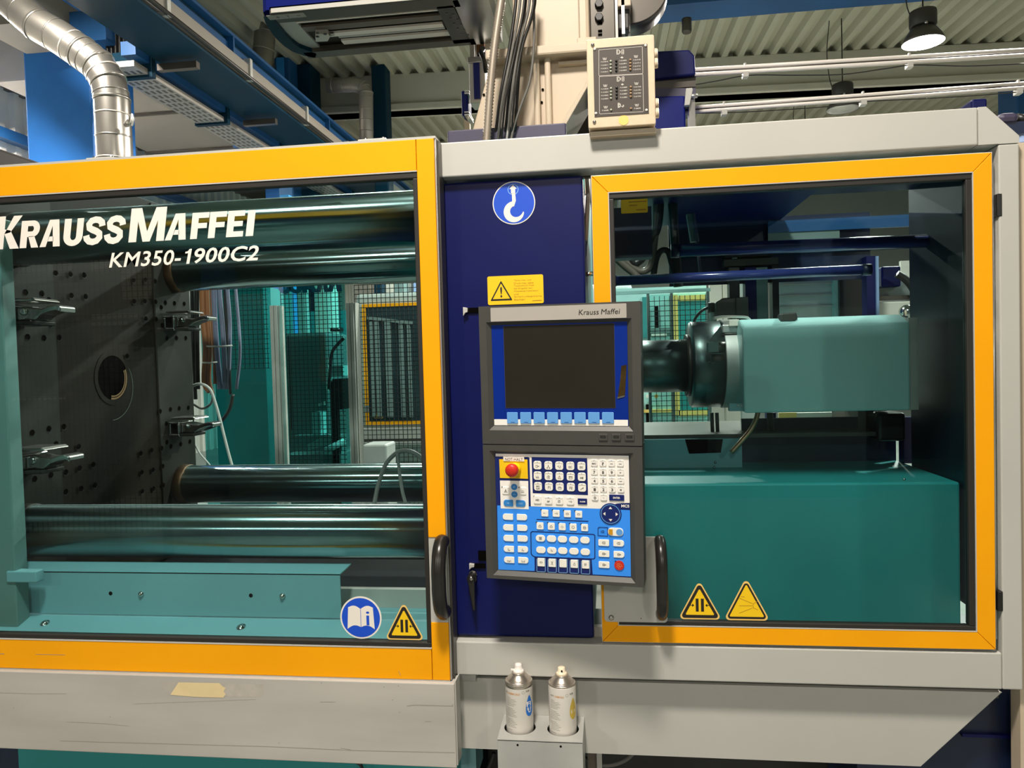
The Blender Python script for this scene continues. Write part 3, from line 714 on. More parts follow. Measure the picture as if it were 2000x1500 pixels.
for pts, w in (([(0, 1353), (60, 1355), (130, 1355)], 0.0007), ([(118, 1447), (260, 1451), (520, 1458), (700, 1466), (888, 1470)], 0.0012), ([(130, 1410), (200, 1413), (250, 1418)], 0.0007),
    ([(795, 1379), (810, 1377), (885, 1379)], 0.0014), ([(260, 1375), (500, 1366)], 0.0005), ([(625, 1371), (655, 1371)], 0.0008), ([(665, 1461), (685, 1464)], 0.0009), ([(830, 1409), (842, 1409)], 0.0007)):
    stroke(m, [pp(a, b, YA) for a, b in pts], w, YA-0.0003)
m.build('scratches', 'print_mid', ap, kind='stuff')
m = MB()
for a, b in ((215, 1400), (628, 1334), (780, 1391), (767, 1367), (545, 1451), (27, 1383), (750, 1342), (778, 1340), (884, 1377)): disc(m, *pp(a, b, YA), 0.0014, YA-0.0003, 8)
m.build('dents', 'print_mid', ap, kind='stuff')
m = MB()
for pts, w in (([(0, 1277), (8, 1277)], 0.0016), ([(70, 1278), (127, 1279)], 0.0010), ([(779, 1311), (782, 1319)], 0.001)):
    stroke(m, [pp(a, b, YD) for a, b in pts], w, YD-0.0003)
m.build('scratches', 'print_mid', dr, kind='stuff')

# ---------------------------------------------------------------- guard frame
gf = thing('machine_enclosure', 'light grey welded enclosure of beams around the right half of the machine', 'frame', (0.25, 0.03, 0.75))
zb1, zb0 = ZC+0.5257, ZC+0.444; xl = -0.385
xm = P(1910, 250, 0).x
MB().box(xl, xm, 0, 0.07, zb0, zb1).build('top_beam', 'beam', gf, bevel=0.003)
xc1, xp0, xp1 = P(1926, 209, 0).x, 0.8535, 0.8955
zc = P(1989.5, 265, 0).z; zpt = P(1972, 280.5, 0).z
MB().prism([(xm+0.0008, zb0), (xm+0.0008, zb1), (xc1, zb1), (xp1, zc), (xp1, zpt+0.0006), (xp0, zpt+0.0006), (xp0, zb0)], 0, 0.07).build('corner_piece', 'beam', gf, bevel=0.002)
zl1, zl0 = ZC-0.675, ZC-0.7575
MB().box(xp0, xp1, 0, 0.07, zl0, zpt-0.0006).build('right_post', 'beam', gf, bevel=0.003)
MB().box(xl, xp0-0.0008, 0, 0.07, zl0, zl1).build('lower_beam', 'beam', gf, bevel=0.003)
MB().box(xl-0.002, xl+0.003, 0.0, 0.07, zl1, zb0).build('left_edge', 'rail_dark', gf)
m = MB(); m.box(xl+0.05, xp0, 0.072, 0.09, zb0-0.002, zb0+0.03); m.build('track_lip', 'rail_dark', gf)
YF = 0.040
fz1 = P(1140, 1330, YF).z; fb = (P(920, 1462, YF).z+P(1148, 1471, YF).z)/2
fx0 = P(897, 1400, YF).x; fr1 = P(1957, 1352, YF).x
zfr = P(1957, 1352, YF).z; q = P(1795, 1500, YF); fx1 = q.x - (q.z-fb)*(fr1-q.x)/max(1e-6, (zfr-q.z))
MB().prism([(fx0, fb), (fx0, fz1), (fr1, fz1), (fr1, zfr), (fx1, fb)], YF, YF+0.03).build('fairing', 'beam', gf, bevel=0.004)
MB().box(xl, fr1, 0.055, 0.068, fz1-0.02, zl0+0.01).build('recess_shade', 'rail_dark', gf)  # dark strip standing in for the shadow in the recess
MB().pbox(893, 1318, 929, 1330, 0.02, 0.05).build('corner_bracket', 'alu_dull', gf)
MB().box(xp1+0.004, xp1+0.35, 0.02, 0.06, 0.2, zc-0.01).build('end_sheet', 'cream', gf)
MB().box(xp1, xp1+0.004, 0.03, 0.06, 0.85, zc-0.02).build('end_seal', 'alu', gf)

# ---------------------------------------------------------------- right hinged door
rd = thing('hinged_door', 'yellow framed glass safety door with two warning triangles, right', 'door', (0.4, 0.02, ZC-0.67))
X0, X1, Z0, Z1 = -0.0265, 0.8392, ZC-0.6675, ZC+0.4258
x0, x1, z0, z1 = 0.0112, 0.8005, ZC-0.6280, ZC+0.3862
def rail(name, pts): MB().prism(pts, -0.002, 0.034).build(name, 'yellow', rd, bevel=0.0012)
e = 0.0006
rail('top_rail', [(X0+e, Z1), (X1-e, Z1), (x1, z1), (x0, z1)]); rail('bottom_rail', [(X0+e, Z0), (x0, z0), (x1, z0), (X1-e, Z0)])
rail('left_stile', [(X0, Z0+e), (x0, z0+e), (x0, z1-e), (X0, Z1-e)]); rail('right_stile', [(X1, Z0+e), (X1, Z1-e), (x1, z1-e), (x1, z0+e)])
gx0, gx1, gz0, gz1 = x0+0.0125, x1-0.0145, z0+0.012, z1-0.015
MB().ring((x0, x1, z0, z1), (gx0, gx1, gz0, gz1), 0.0, 0.02).build('gasket', 'gasket', rd, bevel=0.002)
MB().ring((x0-0.0002, x1+0.0002, z0-0.0002, z1+0.0002), (x0+0.0018, x1-0.0018, z0+0.0018, z1-0.0018), -0.0026, 0.006).build('bead', 'beam', rd)
MB().ring((X0-0.001, X1+0.001, Z0-0.001, Z1+0.0015), (X0, X1, Z0, Z1), 0.0, 0.036).build('edge_strip', 'alu', rd)
YR = 0.008
MB().box(gx0, gx1, YR, YR+0.006, gz0, gz1).build('pane', PANE_DARK, rd)
at_tri(rd, 1324.5, 1410, 1209.5, 1139, YR-0.0003); at_tri(rd, 1413.5, 1504, 1211.5, 1134.5, YR-0.0003, True)
# handle bracket plate
YB = -0.008
xa, xb = P(1180, 1180, YB).x, P(1302, 1130, YB).x; za, zb_ = P(1200, 1214.5, YB).z, P(1280, 1049, YB).z
bp_ = MB().prism(rrect(xa, xb, za, zb_, 0.008), YB, YB+0.006).build('handle_bracket', 'beam', rd, 'light grey bracket plate')
q = P(1194, 1206, YB)
MB().lathe([(0.0062, 0), (0.0062, 0.003), (0.003, 0.005)], q, (0, -1, 0), 14).build('bolt', 'steel', bp_)
MB().lathe([(0.0012, 0), (0.0012, 0.0006)], P(1252, 1208, YB), (0, -1, 0), 8).build('mark', 'print_grey', bp_)
hx0, hx1, _, _ = XZ(1279, 1060, 1304, 1130, YB-0.035)
door_handle(rd, hx0, hx1, P(1290, 1052, YB-0.035).z, P(1296, 1217, YB-0.03).z, YB)
# hinges and rod at the right edge of the door
for a, b in ((1942, 380), (1944, 1152)):
    x_, _, z_, _ = XZ(a, b-1, a+10, b, 0.01)
    MB().box(x_, x_+0.011, -0.001, 0.03, z_-0.05 if b < 600 else z_-0.045, z_).build('hinge', 'black', rd, bevel=0.002)
MB().cyl((X1+0.007, 0.012, Z0+0.02), (X1+0.007, 0.012, Z1-0.02), 0.0028, n=8).build('hinge_rod', 'alu', rd)

# ---------------------------------------------------------------- navy cover with signs
YN = 0.022
nx0, nx1 = (P(862, 352, YN).x+P(892, 1240, YN).x)/2, (P(1138.5, 345, YN).x+P(1159.5, 1246, YN).x)/2
nz1, nz0 = P(1000, 350, YN).z, P(1025, 1244.5, YN).z
nc = thing('control_cabinet', 'dark navy sheet metal cabinet front behind the operator panel', 'cabinet', ((nx0+nx1)/2, 0.12, nz0))
MB().box(nx0, nx1, YN, 0.30, nz0, nz1).build('door_sheet', 'navy', nc, bevel=0.006, seg=3)
Yn = YN-0.0003
cx, cz = P(1003.7, 396.5, YN).x, P(1003.7, 396.5, YN).z; R_ = (P(1045.4, 396, YN).x-P(962.3, 396, YN).x)/2
ms = MB(); disc(ms, cx, cz, R_, Yn-0.0006, 64, 0.0006); ms = ms.build('mandatory_sign', 'sign_white', nc, 'round blue sign with a white crane hook')
m = MB(); disc(m, cx, cz, R_*0.955, Yn-0.0009, 64); m.build('sign_face', 'sign_blue', ms)
m = MB()   # hook: tapering arc swept around its centre
hcx, hcz = cx+0.0*R_, cz-0.42*R_; oc = []; ic = []
for k in range(31):
    a = math.radians(95+k*(260/30.0)); t = k/30.0
    ro = 0.50*R_*(1-0.06*t); ri = 0.50*R_*(1-(0.53+0.10*math.sin(PI*t)-0.36*t*t))
    oc.append((hcx+ro*math.cos(a), Yn-0.0012, hcz+ro*math.sin(a))); ic.append((hcx+0.02*R_+ri*math.cos(a)*0.98, Yn-0.0012, hcz+0.04*R_+ri*math.sin(a)))
m.quadstrip(oc, ic)
poly(m, [(cx-0.075*R_, hcz+0.50*R_), (cx+0.0*R_, hcz+0.24*R_), (cx+0.10*R_, hcz+0.52*R_), (cx+0.075*R_, cz+0.45*R_), (cx-0.08*R_, cz+0.45*R_)], Yn-0.0013)
m.build('hook_pictogram', 'sign_white', ms)
m = MB(); annulus(m, cx-0.02*R_, cz+0.62*R_, 0.225*R_, 0.25*R_, Yn-0.0012); m.build('arrow_ring', 'cyan_line', ms)
m = MB(); ax = cx-0.02*R_; az = cz+0.62*R_
poly(m, [(ax+p*R_, az+q*R_) for p, q in ((-0.10, -0.18), (0.10, -0.18), (0.10, 0.03), (0.18, 0.03), (0, 0.21), (-0.18, 0.03), (-0.10, 0.03))], Yn-0.0013); m.build('arrow', 'sign_white', ms)
# yellow warning plate
wx0, wx1, wz0, wz1 = XZ(952.5, 538, 1061.5, 594, YN)
wp = MB().prism(rrect(wx0, wx1, wz0, wz1, 0.004), Yn-0.0008, Yn).build('warning_plate', 'sign_yellow', nc, 'yellow plate with exclamation triangle and small print')
W, H = wx1-wx0, wz1-wz0
m = MB(); poly(m, rtri(wx0+W*0.245, wz0+H*0.14, W*0.40, H*0.70, W*0.01), Yn-0.0011); m.build('triangle_border', 'sign_black', wp)
m = MB(); poly(m, rtri(wx0+W*0.245, wz0+H*0.20, W*0.31, H*0.54, W*0.006), Yn-0.0014); m.build('triangle_face', 'sign_yellow', wp)
m = MB(); add_text(m, '!', rect_map(wx0+W*0.228, wx0+W*0.262, wz0+H*0.25, wz0+H*0.62, Yn-0.0017), 0.02); m.build('exclamation_mark', 'sign_black', wp)
m = MB()
for k, (s_, w_) in enumerate((('Temp.max. und', 0.31), ('Druck max. siehe', 0.35), ('Typenschild Plast.', 0.37), ('bei Eingabe von', 0.33), ('Massetemperatur', 0.44), ('und', 0.08), ('Spritzdruckbegrenzung', 0.49), ('Beachten!', 0.20))):
    z_ = wz1-H*(0.175+0.095*k); add_text(m, s_, rect_map(wx0+W*0.475, wx0+W*(0.475+w_), z_-H*0.035, z_+H*0.03, Yn-0.0011), 0.0)
stroke(m, [(wx0+W*0.80, wz0+H*0.095), (wx0+W*0.96, wz0+H*0.10)], H*0.025, Yn-0.0011)
m.build('small_print', 'sign_brown', wp, kind='stuff')
# latches
def clip(l, t_, r, b, sl, sr, st, sb):
    MB().pbox(sl, st, sr, sb, YN-0.004, YN+0.002).build('latch_slot', 'hole', nc)
    x0, x1, z0, z1 = XZ(l, t_, r, b, YN-0.006)
    MB().prism([(x0, z0), (x0+(x1-x0)*0.45, z0+(z1-z0)*0.35), (x1, z0+(z1-z0)*0.45), (x1, z1-(z1-z0)*0.1), (x0, z1)], YN-0.012, YN-0.002).build('latch_hook', 'beam', nc, bevel=0.001)
clip(905, 600, 914, 618, 913, 936, 601, 611); clip(917, 1100, 927, 1112, 926, 948, 1101, 1110)
MB().pbox(934, 1076, 952, 1095, YN-0.003, YN+0.002).build('vent_slot', 'hole', nc)
lv = MB().lathe([(0.010, 0), (0.010, 0.012), (0.012, 0.014), (0.012, 0.02)], P(924, 1126, YN), (0, -1, 0), 20).build('lever_boss', 'black', nc)
MB().lathe([(0.0095, 0), (0.0105, 0.002), (0.0095, 0.004)], P(924, 1121, YN), (0, -1, 0), 20).build('lever_collar', 'steel', nc)
q = P(920, 1130, YN-0.022); q2 = P(927, 1191, YN-0.022)
m = MB(); xa_, za_ = q.x, q.z; zb2 = q2.z; xb_ = q2.x
m.prism([(xa_-0.008, za_), (xa_-0.0055, za_+0.0075), (xa_, za_+0.010), (xa_+0.0065, za_+0.0075), (xa_+0.0095, za_), (xb_+0.003, zb2), (xb_-0.003, zb2)], YN-0.032, YN-0.018); m.build('lever_handle', 'handle', nc, bevel=0.003)
MB().lathe([(0.0048, 0), (0.0048, 0.003), (0.002, 0.003)], P(920, 1130, YN-0.032), (0, -1, 0), 14).build('lever_screw', 'steel', nc)

# dark inner wall and fittings between cabinet and right door
t = thing('inner_column', 'pale steel brace and rod in the narrow gap beside the navy cabinet', 'brace', (-0.03, 0.2, 0.95))
m = MB(); m.tube([P(1146, 330, 0.12), P(1149, 380, 0.12), P(1144, 470, 0.12)], 0.006, 10); m.build('brace_tube', 'beam', t)
MB().cyl(P(1130, 536, 0.14), P(1170, 534, 0.14), 0.006, n=12).build('rod', 'chrome', t)
MB().pbox(1142, 344, 1153, 378, 0.15, 0.17).build('bracket', 'cream', t)
MB().pbox(1160, 1225, 1182, 1250, 0.05, 0.07).build('foot', 'beam', t)

# ================================================================== OPERATOR PANEL
PC = Vector((-0.107, -0.12, ZC-0.1869)); ya, pi_, ro = 0.1267, 0.0468, -0.012
_u0 = Vector((math.cos(ya), -math.sin(ya), 0)); _n0 = Vector((-math.sin(ya), -math.cos(ya), 0))
_v1 = Vector((0, 0, 1))*math.cos(pi_)+_n0*math.sin(pi_)
PU = _u0*math.cos(ro)+_v1*math.sin(ro); PV = _v1*math.cos(ro)-_u0*math.sin(ro); PN = PU.cross(PV)  # PN towards viewer
# local axes: x = right, y = away from the viewer, z = up (like the XZ helpers)
PT = Matrix(((PU.x, -PN.x, PV.x, PC.x), (PU.y, -PN.y, PV.y, PC.y), (PU.z, -PN.z, PV.z, PC.z), (0, 0, 0, 1)))
def L(px, py, w=0.0):
    # pixel -> local (x,z) on the panel plane at local depth w (positive = away)
    o = PC - PN*w; d = ray(px, py); t = (o-CAM).dot(PN)/d.dot(PN); q = CAM+d*t-PC
    return (q.dot(PU), q.dot(PV))
def LA(zx, zy, w=0.0): return L(900+zx/5.263, 570+zy/5.263, w)     # measured on the screen half
def LB(zx, zy, w=0.0): return L(920+zx/4.839, 850+zy/4.839, w)     # measured on the key half
def bb(pts): return min(p[0] for p in pts), max(p[0] for p in pts), min(p[1] for p in pts), max(p[1] for p in pts)
op = thing('operator_panel', 'grey operator panel with dark screen, blue keypad and red stop button', 'control panel', tuple(PC-PN*0.05))
def PB(): return MB(PT)
WD = 0.008   # recess depth
hx0, hx1, hz0, hz1 = -0.1783, 0.1783, -0.31, 0.31
# housing: rim made of bevelled frame pieces, back shell
def rimframe(name, oz0, oz1, ix0, ix1, iz0, iz1):
    m = PB(); e = 0.010
    O = [(hx0, 0, oz0), (hx1, 0, oz0), (hx1, 0, oz1), (hx0, 0, oz1)]
    A = [(ix0-e, 0, iz0-e), (ix1+e, 0, iz0-e), (ix1+e, 0, iz1+e*0.6), (ix0-e, 0, iz1+e*0.6)]
    I = [(ix0, WD, iz0), (ix1, WD, iz0), (ix1, WD, iz1), (ix0, WD, iz1)]
    B = [(p[0], 0.06, p[2]) for p in O]
    for R1, R2 in ((O, A), (A, I), (B, O)):
        for k in range(4):
            j = (k+1) % 4; m.add([R1[k], R1[j], R2[j], R2[k]], [(0, 1, 2, 3)])
    m.add(B, [(0, 1, 2, 3)])
    m.add([(p[0], WD+0.0006, p[2]) for p in I], [(0, 1, 2, 3)])
    return m.build(name, 'housing', op)
sx0, sx1, sz0, sz1 = bb([LA(310, 318, WD), LA(1722, 300, WD), LA(1725, 1372, WD), LA(345, 1372, WD)])
sx0 = (LA(312, 340, WD)[0]+LA(345, 1372, WD)[0])/2; sx1 = (LA(1715, 310, WD)[0]+LA(1724, 1370, WD)[0])/2
sz1 = (LA(314, 340, WD)[1]+LA(1715, 300, WD)[1])/2
rimframe('screen_housing', 0.0012, hz1, sx0, sx1, sz0, sz1)
kx0, kx1, kz0, kz1 = bb([LB(240, 170, WD), LB(1500, 190, WD), LB(1512, 1340, WD), LB(250, 1275, WD)])
kx0 = (LB(228, 170, WD)[0]+LB(252, 1275, WD)[0])/2; kx1 = (LB(1495, 190, WD)[0]+LB(1513, 1335, WD)[0])/2
kz0 = (LB(250, 1277, WD)[1]+LB(1512, 1340, WD)[1])/2; kz1 = (LB(230, 168, WD)[1]+LB(1494, 188, WD)[1])/2
rimframe('key_housing', hz0, -0.0012, kx0, kx1, kz0, kz1)
m = PB(); m.box(hx0+0.004, hx1-0.004, 0.004, 0.055, -0.0014, 0.0014); m.build('seam', 'black', op)
m = PB(); m.box(hx0+0.03, hx1-0.03, 0.058, 0.10, hz0+0.02, hz1-0.02); m.build('rear_shell', 'black', op, bevel=0.004)
m = PB(); m.box(-0.06, 0.06, 0.09, 0.155, -0.14, 0.14); m.build('mounting_arm', 'black', op)
def flat(name, pts, w, material, th=0.0005, label=None, par=None):
    m = PB(); m.prism(pts, w, w+th); return m.build(name, material, par or op, label)
# header strip
x0, x1 = LA(307, 230)[0], LA(1703, 190)[0]; z0, z1 = (LA(308, 305)[1]+LA(1704, 268)[1])/2, (LA(305, 165)[1]+LA(1700, 118)[1])/2
hd = flat('header_strip', rrect(x0, x1, z0, z1, 0.0015), -0.0008, 'silver', 0.0008)
m = PB()
tx0, tx1 = LA(1212, 210)[0], LA(1418, 200)[0]; tx2, tx3 = LA(1442, 200)[0], LA(1637, 200)[0]; tz = LA(1420, 232)[1]; tz1 = LA(1420, 178)[1]
add_text(m, 'Krauss', rect_map(tx0, tx1, tz, tz1, -0.0012), 0.0, 0.12); add_text(m, 'Maffei', rect_map(tx2, tx3, tz, tz1, -0.0012), 0.0, 0.12)
m.build('header_lettering', 'sign_black', hd)
# screen field
bz0 = (LA(345, 1308, WD)[1]+LA(1720, 1316, WD)[1])/2
bez = flat('bezel', [(sx0+0.0005, sz0+0.001), (sx1-0.0005, sz0+0.001), (sx1-0.0005, sz1-0.001), (sx0+0.0005, sz1-0.001)], WD-0.0006, 'bezel')
dz = LA(440, 388, WD)[1]
for a, b in ((sx0+0.0008, LA(436, 600, WD)[0]), (LA(1583, 600, WD)[0], sx1-0.0008)): m = PB(); m.box(a, b, WD-0.0011, WD-0.0007, bz0, dz); m.build('side_field', 'bezel', bez)
scx0 = (LA(442, 352, WD)[0]+LA(462, 1192, WD)[0])/2; scx1 = (LA(1576, 325, WD)[0]+LA(1588, 1192, WD)[0])/2
scz0 = LA(1020, 1192, WD)[1]; scz1 = LA(1010, 340, WD)[1]
flat('screen', rrect(scx0, scx1, scz0, scz1, 0.001), WD-0.0014, 'screen')
m = PB(); m.ring((scx0-0.0006, scx1+0.0006, scz0-0.0006, scz1+0.0006), (scx0, scx1, scz0, scz1), WD-0.0013, WD-0.0010); m.build('screen_border', 'purple', bez)
flat('silver_strip', rrect(LA(346, 1340, WD)[0], LA(1719, 1340, WD)[0], sz0+0.0006, bz0, 0.001), WD-0.0013, 'foil_white')
for a, b in zip((478, 614, 751, 889, 1027, 1168, 1311, 1453), (590, 726, 865, 1003, 1145, 1287, 1429, 1575)):
    x0, x1 = LA(a, 1295, WD)[0], LA(b, 1295, WD)[0]; z1 = LA((a+b)/2, 1236, WD)[1]; z0 = LA((a+b)/2, 1352, WD)[1]
    k = PB(); k.prism(rrect(x0, x1, z0, z1, 0.0022), WD-0.0034, WD-0.001); k = k.build('soft_key', 'softkey', op, bevel=0.0006)
    m = PB(); stroke(m, [(x0+(x1-x0)*0.35, z0+(z1-z0)*0.12), (x0+(x1-x0)*0.7, z0+(z1-z0)*0.12)], 0.0008, WD-0.0037); m.build('key_mark', 'bezel', k)
m = PB(); m.prism([LA(1650, 762, WD), LA(1704, 748, WD), LA(1700, 850, WD), LA(1688, 1072, WD), LA(1612, 1096, WD), LA(1640, 900, WD)], WD-0.0018, WD-0.0009); gs = m.build('worn_strip', 'gold', op, 'worn gold strip beside the screen')
m = PB(); m.prism([LA(1608, 1082, WD), LA(1686, 1062, WD), LA(1684, 1078, WD), LA(1612, 1098, WD)], WD-0.0022, WD-0.0018); m.build('strip_end', 'steel', gs)
for a, b in ((1205, 1291), (1330, 1416), (1452, 1544)):
    (x0, z1), (x1, z0) = LB(a, -14), LB(b, 52)
    k = PB(); k.prism(rrect(x0, x1, z0, z1, 0.0018), -0.0022, 0.0005); k = k.build('housing_key', 'housing', op, bevel=0.0008)
    m = PB(); m.ring((x0+0.004, x1-0.004, z0+0.006, z1-0.004), (x0+0.0055, x1-0.0055, z0+0.0075, z1-0.0055), -0.0026, -0.0023); m.build('icon', 'black', k)
# keypad foils (depth layers)
WK = WD-0.0006
fo = flat('keypad_foil', [(kx0+0.0004, kz0+0.0004), (kx1-0.0004, kz0+0.0004), (kx1-0.0004, kz1-0.0004), (kx0+0.0004, kz1-0.0004)], WK, 'foil_navy')
def poly_b(name, pts, lay, material, par=None):
    w = WD-0.0006-0.0004*lay; m = PB(); m.prism([LB(a, b, w) for a, b in pts], w, w+0.0003); return m.build(name, material, par or op)
wh = poly_b('white_field', [(232, 174), (1490, 194), (1499, 640), (1420, 642), (1380, 645), (1250, 690), (1205, 695), (565, 672), (552, 212), (540, 207), (232, 200)], 1, 'foil_white')
bl = poly_b('blue_field', [(247, 664), (1235, 696), (1440, 705), (1502, 708), (1511, 1336), (1150, 1316), (1140, 1180), (605, 1150), (600, 1283), (258, 1270)], 1, 'foil_blue')
poly_b('navy_field', [(572, 207), (1097, 217), (1105, 566), (583, 547)], 2, 'foil_navy')
yf = poly_b('stop_field', [(266, 227), (533, 230), (538, 412), (273, 404)], 2, 'sign_yellow')
gp = poly_b('grey_field', [(273, 428), (540, 433), (545, 700), (281, 692)], 2, 'foil_white')
# rounded navy outline
def outline(name, pts, wpx, lay, material, closed=True, par=None):
    w = WD-0.0006-0.0004*lay; m = PB(); q = [LB(a, b, w) for a, b in pts]
    if closed: q.append(q[0])
    stroke(m, q, wpx/4.839*1.64/FPX, w); return m.build(name, material, par or op)
outline('keypad_outline', [(578, 910), (1158, 938), (1170, 948), (1170, 1160), (1160, 1170), (600, 1150), (578, 1135), (568, 1120), (565, 922)], 9, 2, 'foil_navy')
outline('keypad_rule', [(622, 796), (1105, 814)], 9, 2, 'foil_navy', False)
poly_b('lower_navy_field', [(600, 1148), (1140, 1172), (1142, 1314), (602, 1284)], 2, 'foil_navy')
# key builders -------------------------------------------------------
def locb(cx, cy, w_, h_, dep):
    x, z = LB(cx, cy, dep); xa, _ = LB(cx-w_/2, cy, dep); xb, _ = LB(cx+w_/2, cy, dep); _, zt_ = LB(cx, cy-h_/2, dep); _, zb_ = LB(cx, cy+h_/2, dep)
    return x, z, (xb-xa)/2, (zt_-zb_)/2
KD = WD-0.0030
ICON = {
 'injector': [[(-.7,.5),(-.7,-.5),(0,-.5),(0,.5),(-.7,.5)],[(0,.2),(.6,0),(0,-.2)],[(.7,.3),(.7,-.3)]],
 'toggle': [[(0,.7),(-.15,.2),(.15,.2),(0,.7)],[(0,.2),(-.5,-.5)],[(0,.2),(.5,-.5)],[(-.7,-.5),(-.3,-.5),(-.3,-.7),(-.7,-.7),(-.7,-.5)],[(.7,-.5),(.3,-.5),(.3,-.7),(.7,-.7),(.7,-.5)]],
 'hook': [[(-.7,.4),(-.2,.4),(-.2,-.2),(.3,-.5),(.6,-.1),(.6,.4),(.2,.4)],[(-.7,.1),(-.5,.1)]],
 'heat': [[(-.7,.3),(.2,.3),(.2,-.4),(-.7,-.4),(-.7,.3)],[(-.5,0),(0,0)],[(.6,.6),(.6,-.6)]],
 'chart': [[(-.7,.5),(-.7,-.5),(.7,-.5)],[(-.5,-.5),(-.5,-.1)],[(-.2,-.5),(-.2,.1)],[(.1,-.5),(.1,.4)],[(.4,-.5),(.4,.2)]],
 'cycle': [[(.6,.2),(.3,.6),(-.3,.6),(-.6,.2),(-.6,-.3),(-.2,-.6),(.3,-.6),(.6,-.3)],[(.1,.3),(.3,.1),(.1,-.2),(-.2,0),(.1,.3)]],
 'warn': [[(0,.7),(-.7,-.6),(.7,-.6),(0,.7)],[(0,.3),(0,-.2)],[(0,-.35),(0,-.45)]],
 'window': [[(-.7,.5),(.7,.5),(.7,-.5),(-.7,-.5),(-.7,.5)],[(-.7,.25),(.7,.25)]],
 'bars': [[(-.7,.3),(.7,.3)],[(-.7,0),(.7,0)],[(-.7,-.3),(.7,-.3)],[(.5,.5),(.5,-.5)]],
 's': [[(.4,.5),(-.3,.5),(-.5,.25),(.4,-.1),(.4,-.45),(-.5,-.5)],[(-.7,.7),(.7,.7),(.7,-.7),(-.7,-.7),(-.7,.7)]],
 'f': [[(-.3,-.6),(-.3,.6),(.4,.6)],[(-.3,.1),(.3,.1)],[(.6,.6),(.6,-.6)]],
 'print': [[(-.7,.2),(.7,.2),(.7,-.4),(-.7,-.4),(-.7,.2)],[(-.4,.2),(-.4,.5),(.4,.5),(.4,.2)]],
 'rl': [[(-.6,-.6),(-.6,.6),(-.1,.6),(-.1,0),(-.6,0)],[(.2,-.6),(.2,.6),(.6,.6),(.6,0),(.2,0),(.6,-.6)]],
 'key': [[(-.7,-.5),(0,.1)],[(.1,.1),(.5,.6),(.7,.2),(.3,-.1),(.1,.1)],[(-.5,-.3),(-.3,-.5)]],
 'lines': [[(-.6,.1),(.6,.1)],[(-.6,-.2),(.6,-.2)],[(-.6,-.5),(.3,-.5)]],
 'book': [[(-.5,.5),(.3,.5),(.3,-.5),(-.5,-.5),(-.5,.5)],[(-.6,-.1),(.5,.3)]],
 'wrench': [[(-.7,0),(.2,.1)],[(.2,.4),(.7,.2),(.6,-.3),(.2,-.2)]],
 'cup': [[(-.6,.4),(-.6,-.6),(.6,-.6),(.6,.4)],[(-.2,.6),(-.2,-.2),(.2,-.2),(.2,.6)]],
 'fan': [[(0,.7),(-.25,.2),(.25,.2),(0,.7)],[(0,.1),(-.7,-.6),(-.1,-.6),(0,.1)],[(0,.1),(.7,-.6),(.1,-.6)]],
 'dot': [[(-.55,.0),(-.15,.0)],[(-.5,.15),(-.2,.15)],[(-.5,-.15),(-.2,-.15)],[(.3,0),(.6,0)]],
 'loop': [[(-.6,.3),(.6,.3),(.6,-.3),(-.6,-.3),(-.6,.3)],[(-.2,.45),(0,.3),(-.2,.15)]],
 'hand': [[(-.6,-.5),(-.6,.1),(-.2,.1),(0,.6),(.2,.1),(.5,.1),(.5,-.5),(-.6,-.5)]],
 'cross': [[(0,.7),(0,.2)],[(0,-.7),(0,-.2)],[(-.7,0),(-.2,0)],[(.7,0),(.2,0)]],
 'circle': [[(.6*math.cos(a*PI/6),.6*math.sin(a*PI/6)) for a in range(13)]],
 'stop': [[(.65*math.cos(a*PI/6),.65*math.sin(a*PI/6)) for a in range(13)],[(-.4,.08),(.4,.08)],[(-.4,-.08),(.4,-.08)]],
 'box': [[(-.4,.4),(.4,.4),(.4,-.4),(-.4,-.4),(-.4,.4)],[(-.2,.2),(.2,-.2)],[(-.2,-.2),(.2,.2)]],
 'curve': [[(-.4,.5),(-.1,.5),(-.1,-.4),(.3,-.4),(.5,-.1)],[(-.4,-.5),(-.4,.2)],[(.2,-.1),(.5,-.5)]],
 'gap': [[(-.8,-.5),(-.8,.1),(-.4,.1),(-.4,-.2),(.4,-.2),(.4,.1),(.8,.1),(.8,-.5)],[(-.2,-.45),(.2,-.45)]],
 'gap2': [[(-.7,-.6),(-.7,.3),(-.3,0),(-.3,-.4),(.3,-.4),(.3,0),(.7,.3),(.7,-.6)]],
 'nozzle': [[(-.6,0),(-.3,.35),(.5,.35),(.5,-.35),(-.3,-.35),(-.6,0)],[(.1,.35),(.1,-.35)]],
 'screw': [[(-.6,.2),(-.3,.35),(.2,.35),(.2,-.35),(-.3,-.35),(-.6,-.2)],[(-.5,0),(.7,0)],[(.5,.15),(.7,0),(.5,-.15)]],
 'mould': [[(-.6,.6),(-.1,.6),(-.1,-.6),(-.6,-.6)],[(.6,.6),(.1,.6),(.1,-.6),(.6,-.6)],[(-.1,0),(.1,0)]],
 'flask': [[(-.5,-.6),(-.1,.1),(-.1,.6),(.3,.6),(.3,.1),(.6,-.6),(-.5,-.6)]],
}
def icon_on(keyo, nm, cx, cy, w_, h_, dep, material='print_grey', sc=0.62):
    x, z, a, b = locb(cx, cy, w_, h_, dep); s_ = min(a, b)*sc; m = PB()
    for pl in ICON[nm]: stroke(m, [(x+p[0]*s_, z+p[1]*s_) for p in pl], s_*0.13, dep-0.0003)
    return m.build('icon', material, keyo)
def text_on(keyo, s_, cx, cy, w_, h_, dep, material='print_grey', bold=0.02):
    x, z, a, b = locb(cx, cy, w_, h_, dep); m = PB(); add_text(m, s_, rect_map(x-a, x+a, z-b, z+b, dep-0.0003), bold); return m.build('key_text', material, keyo)
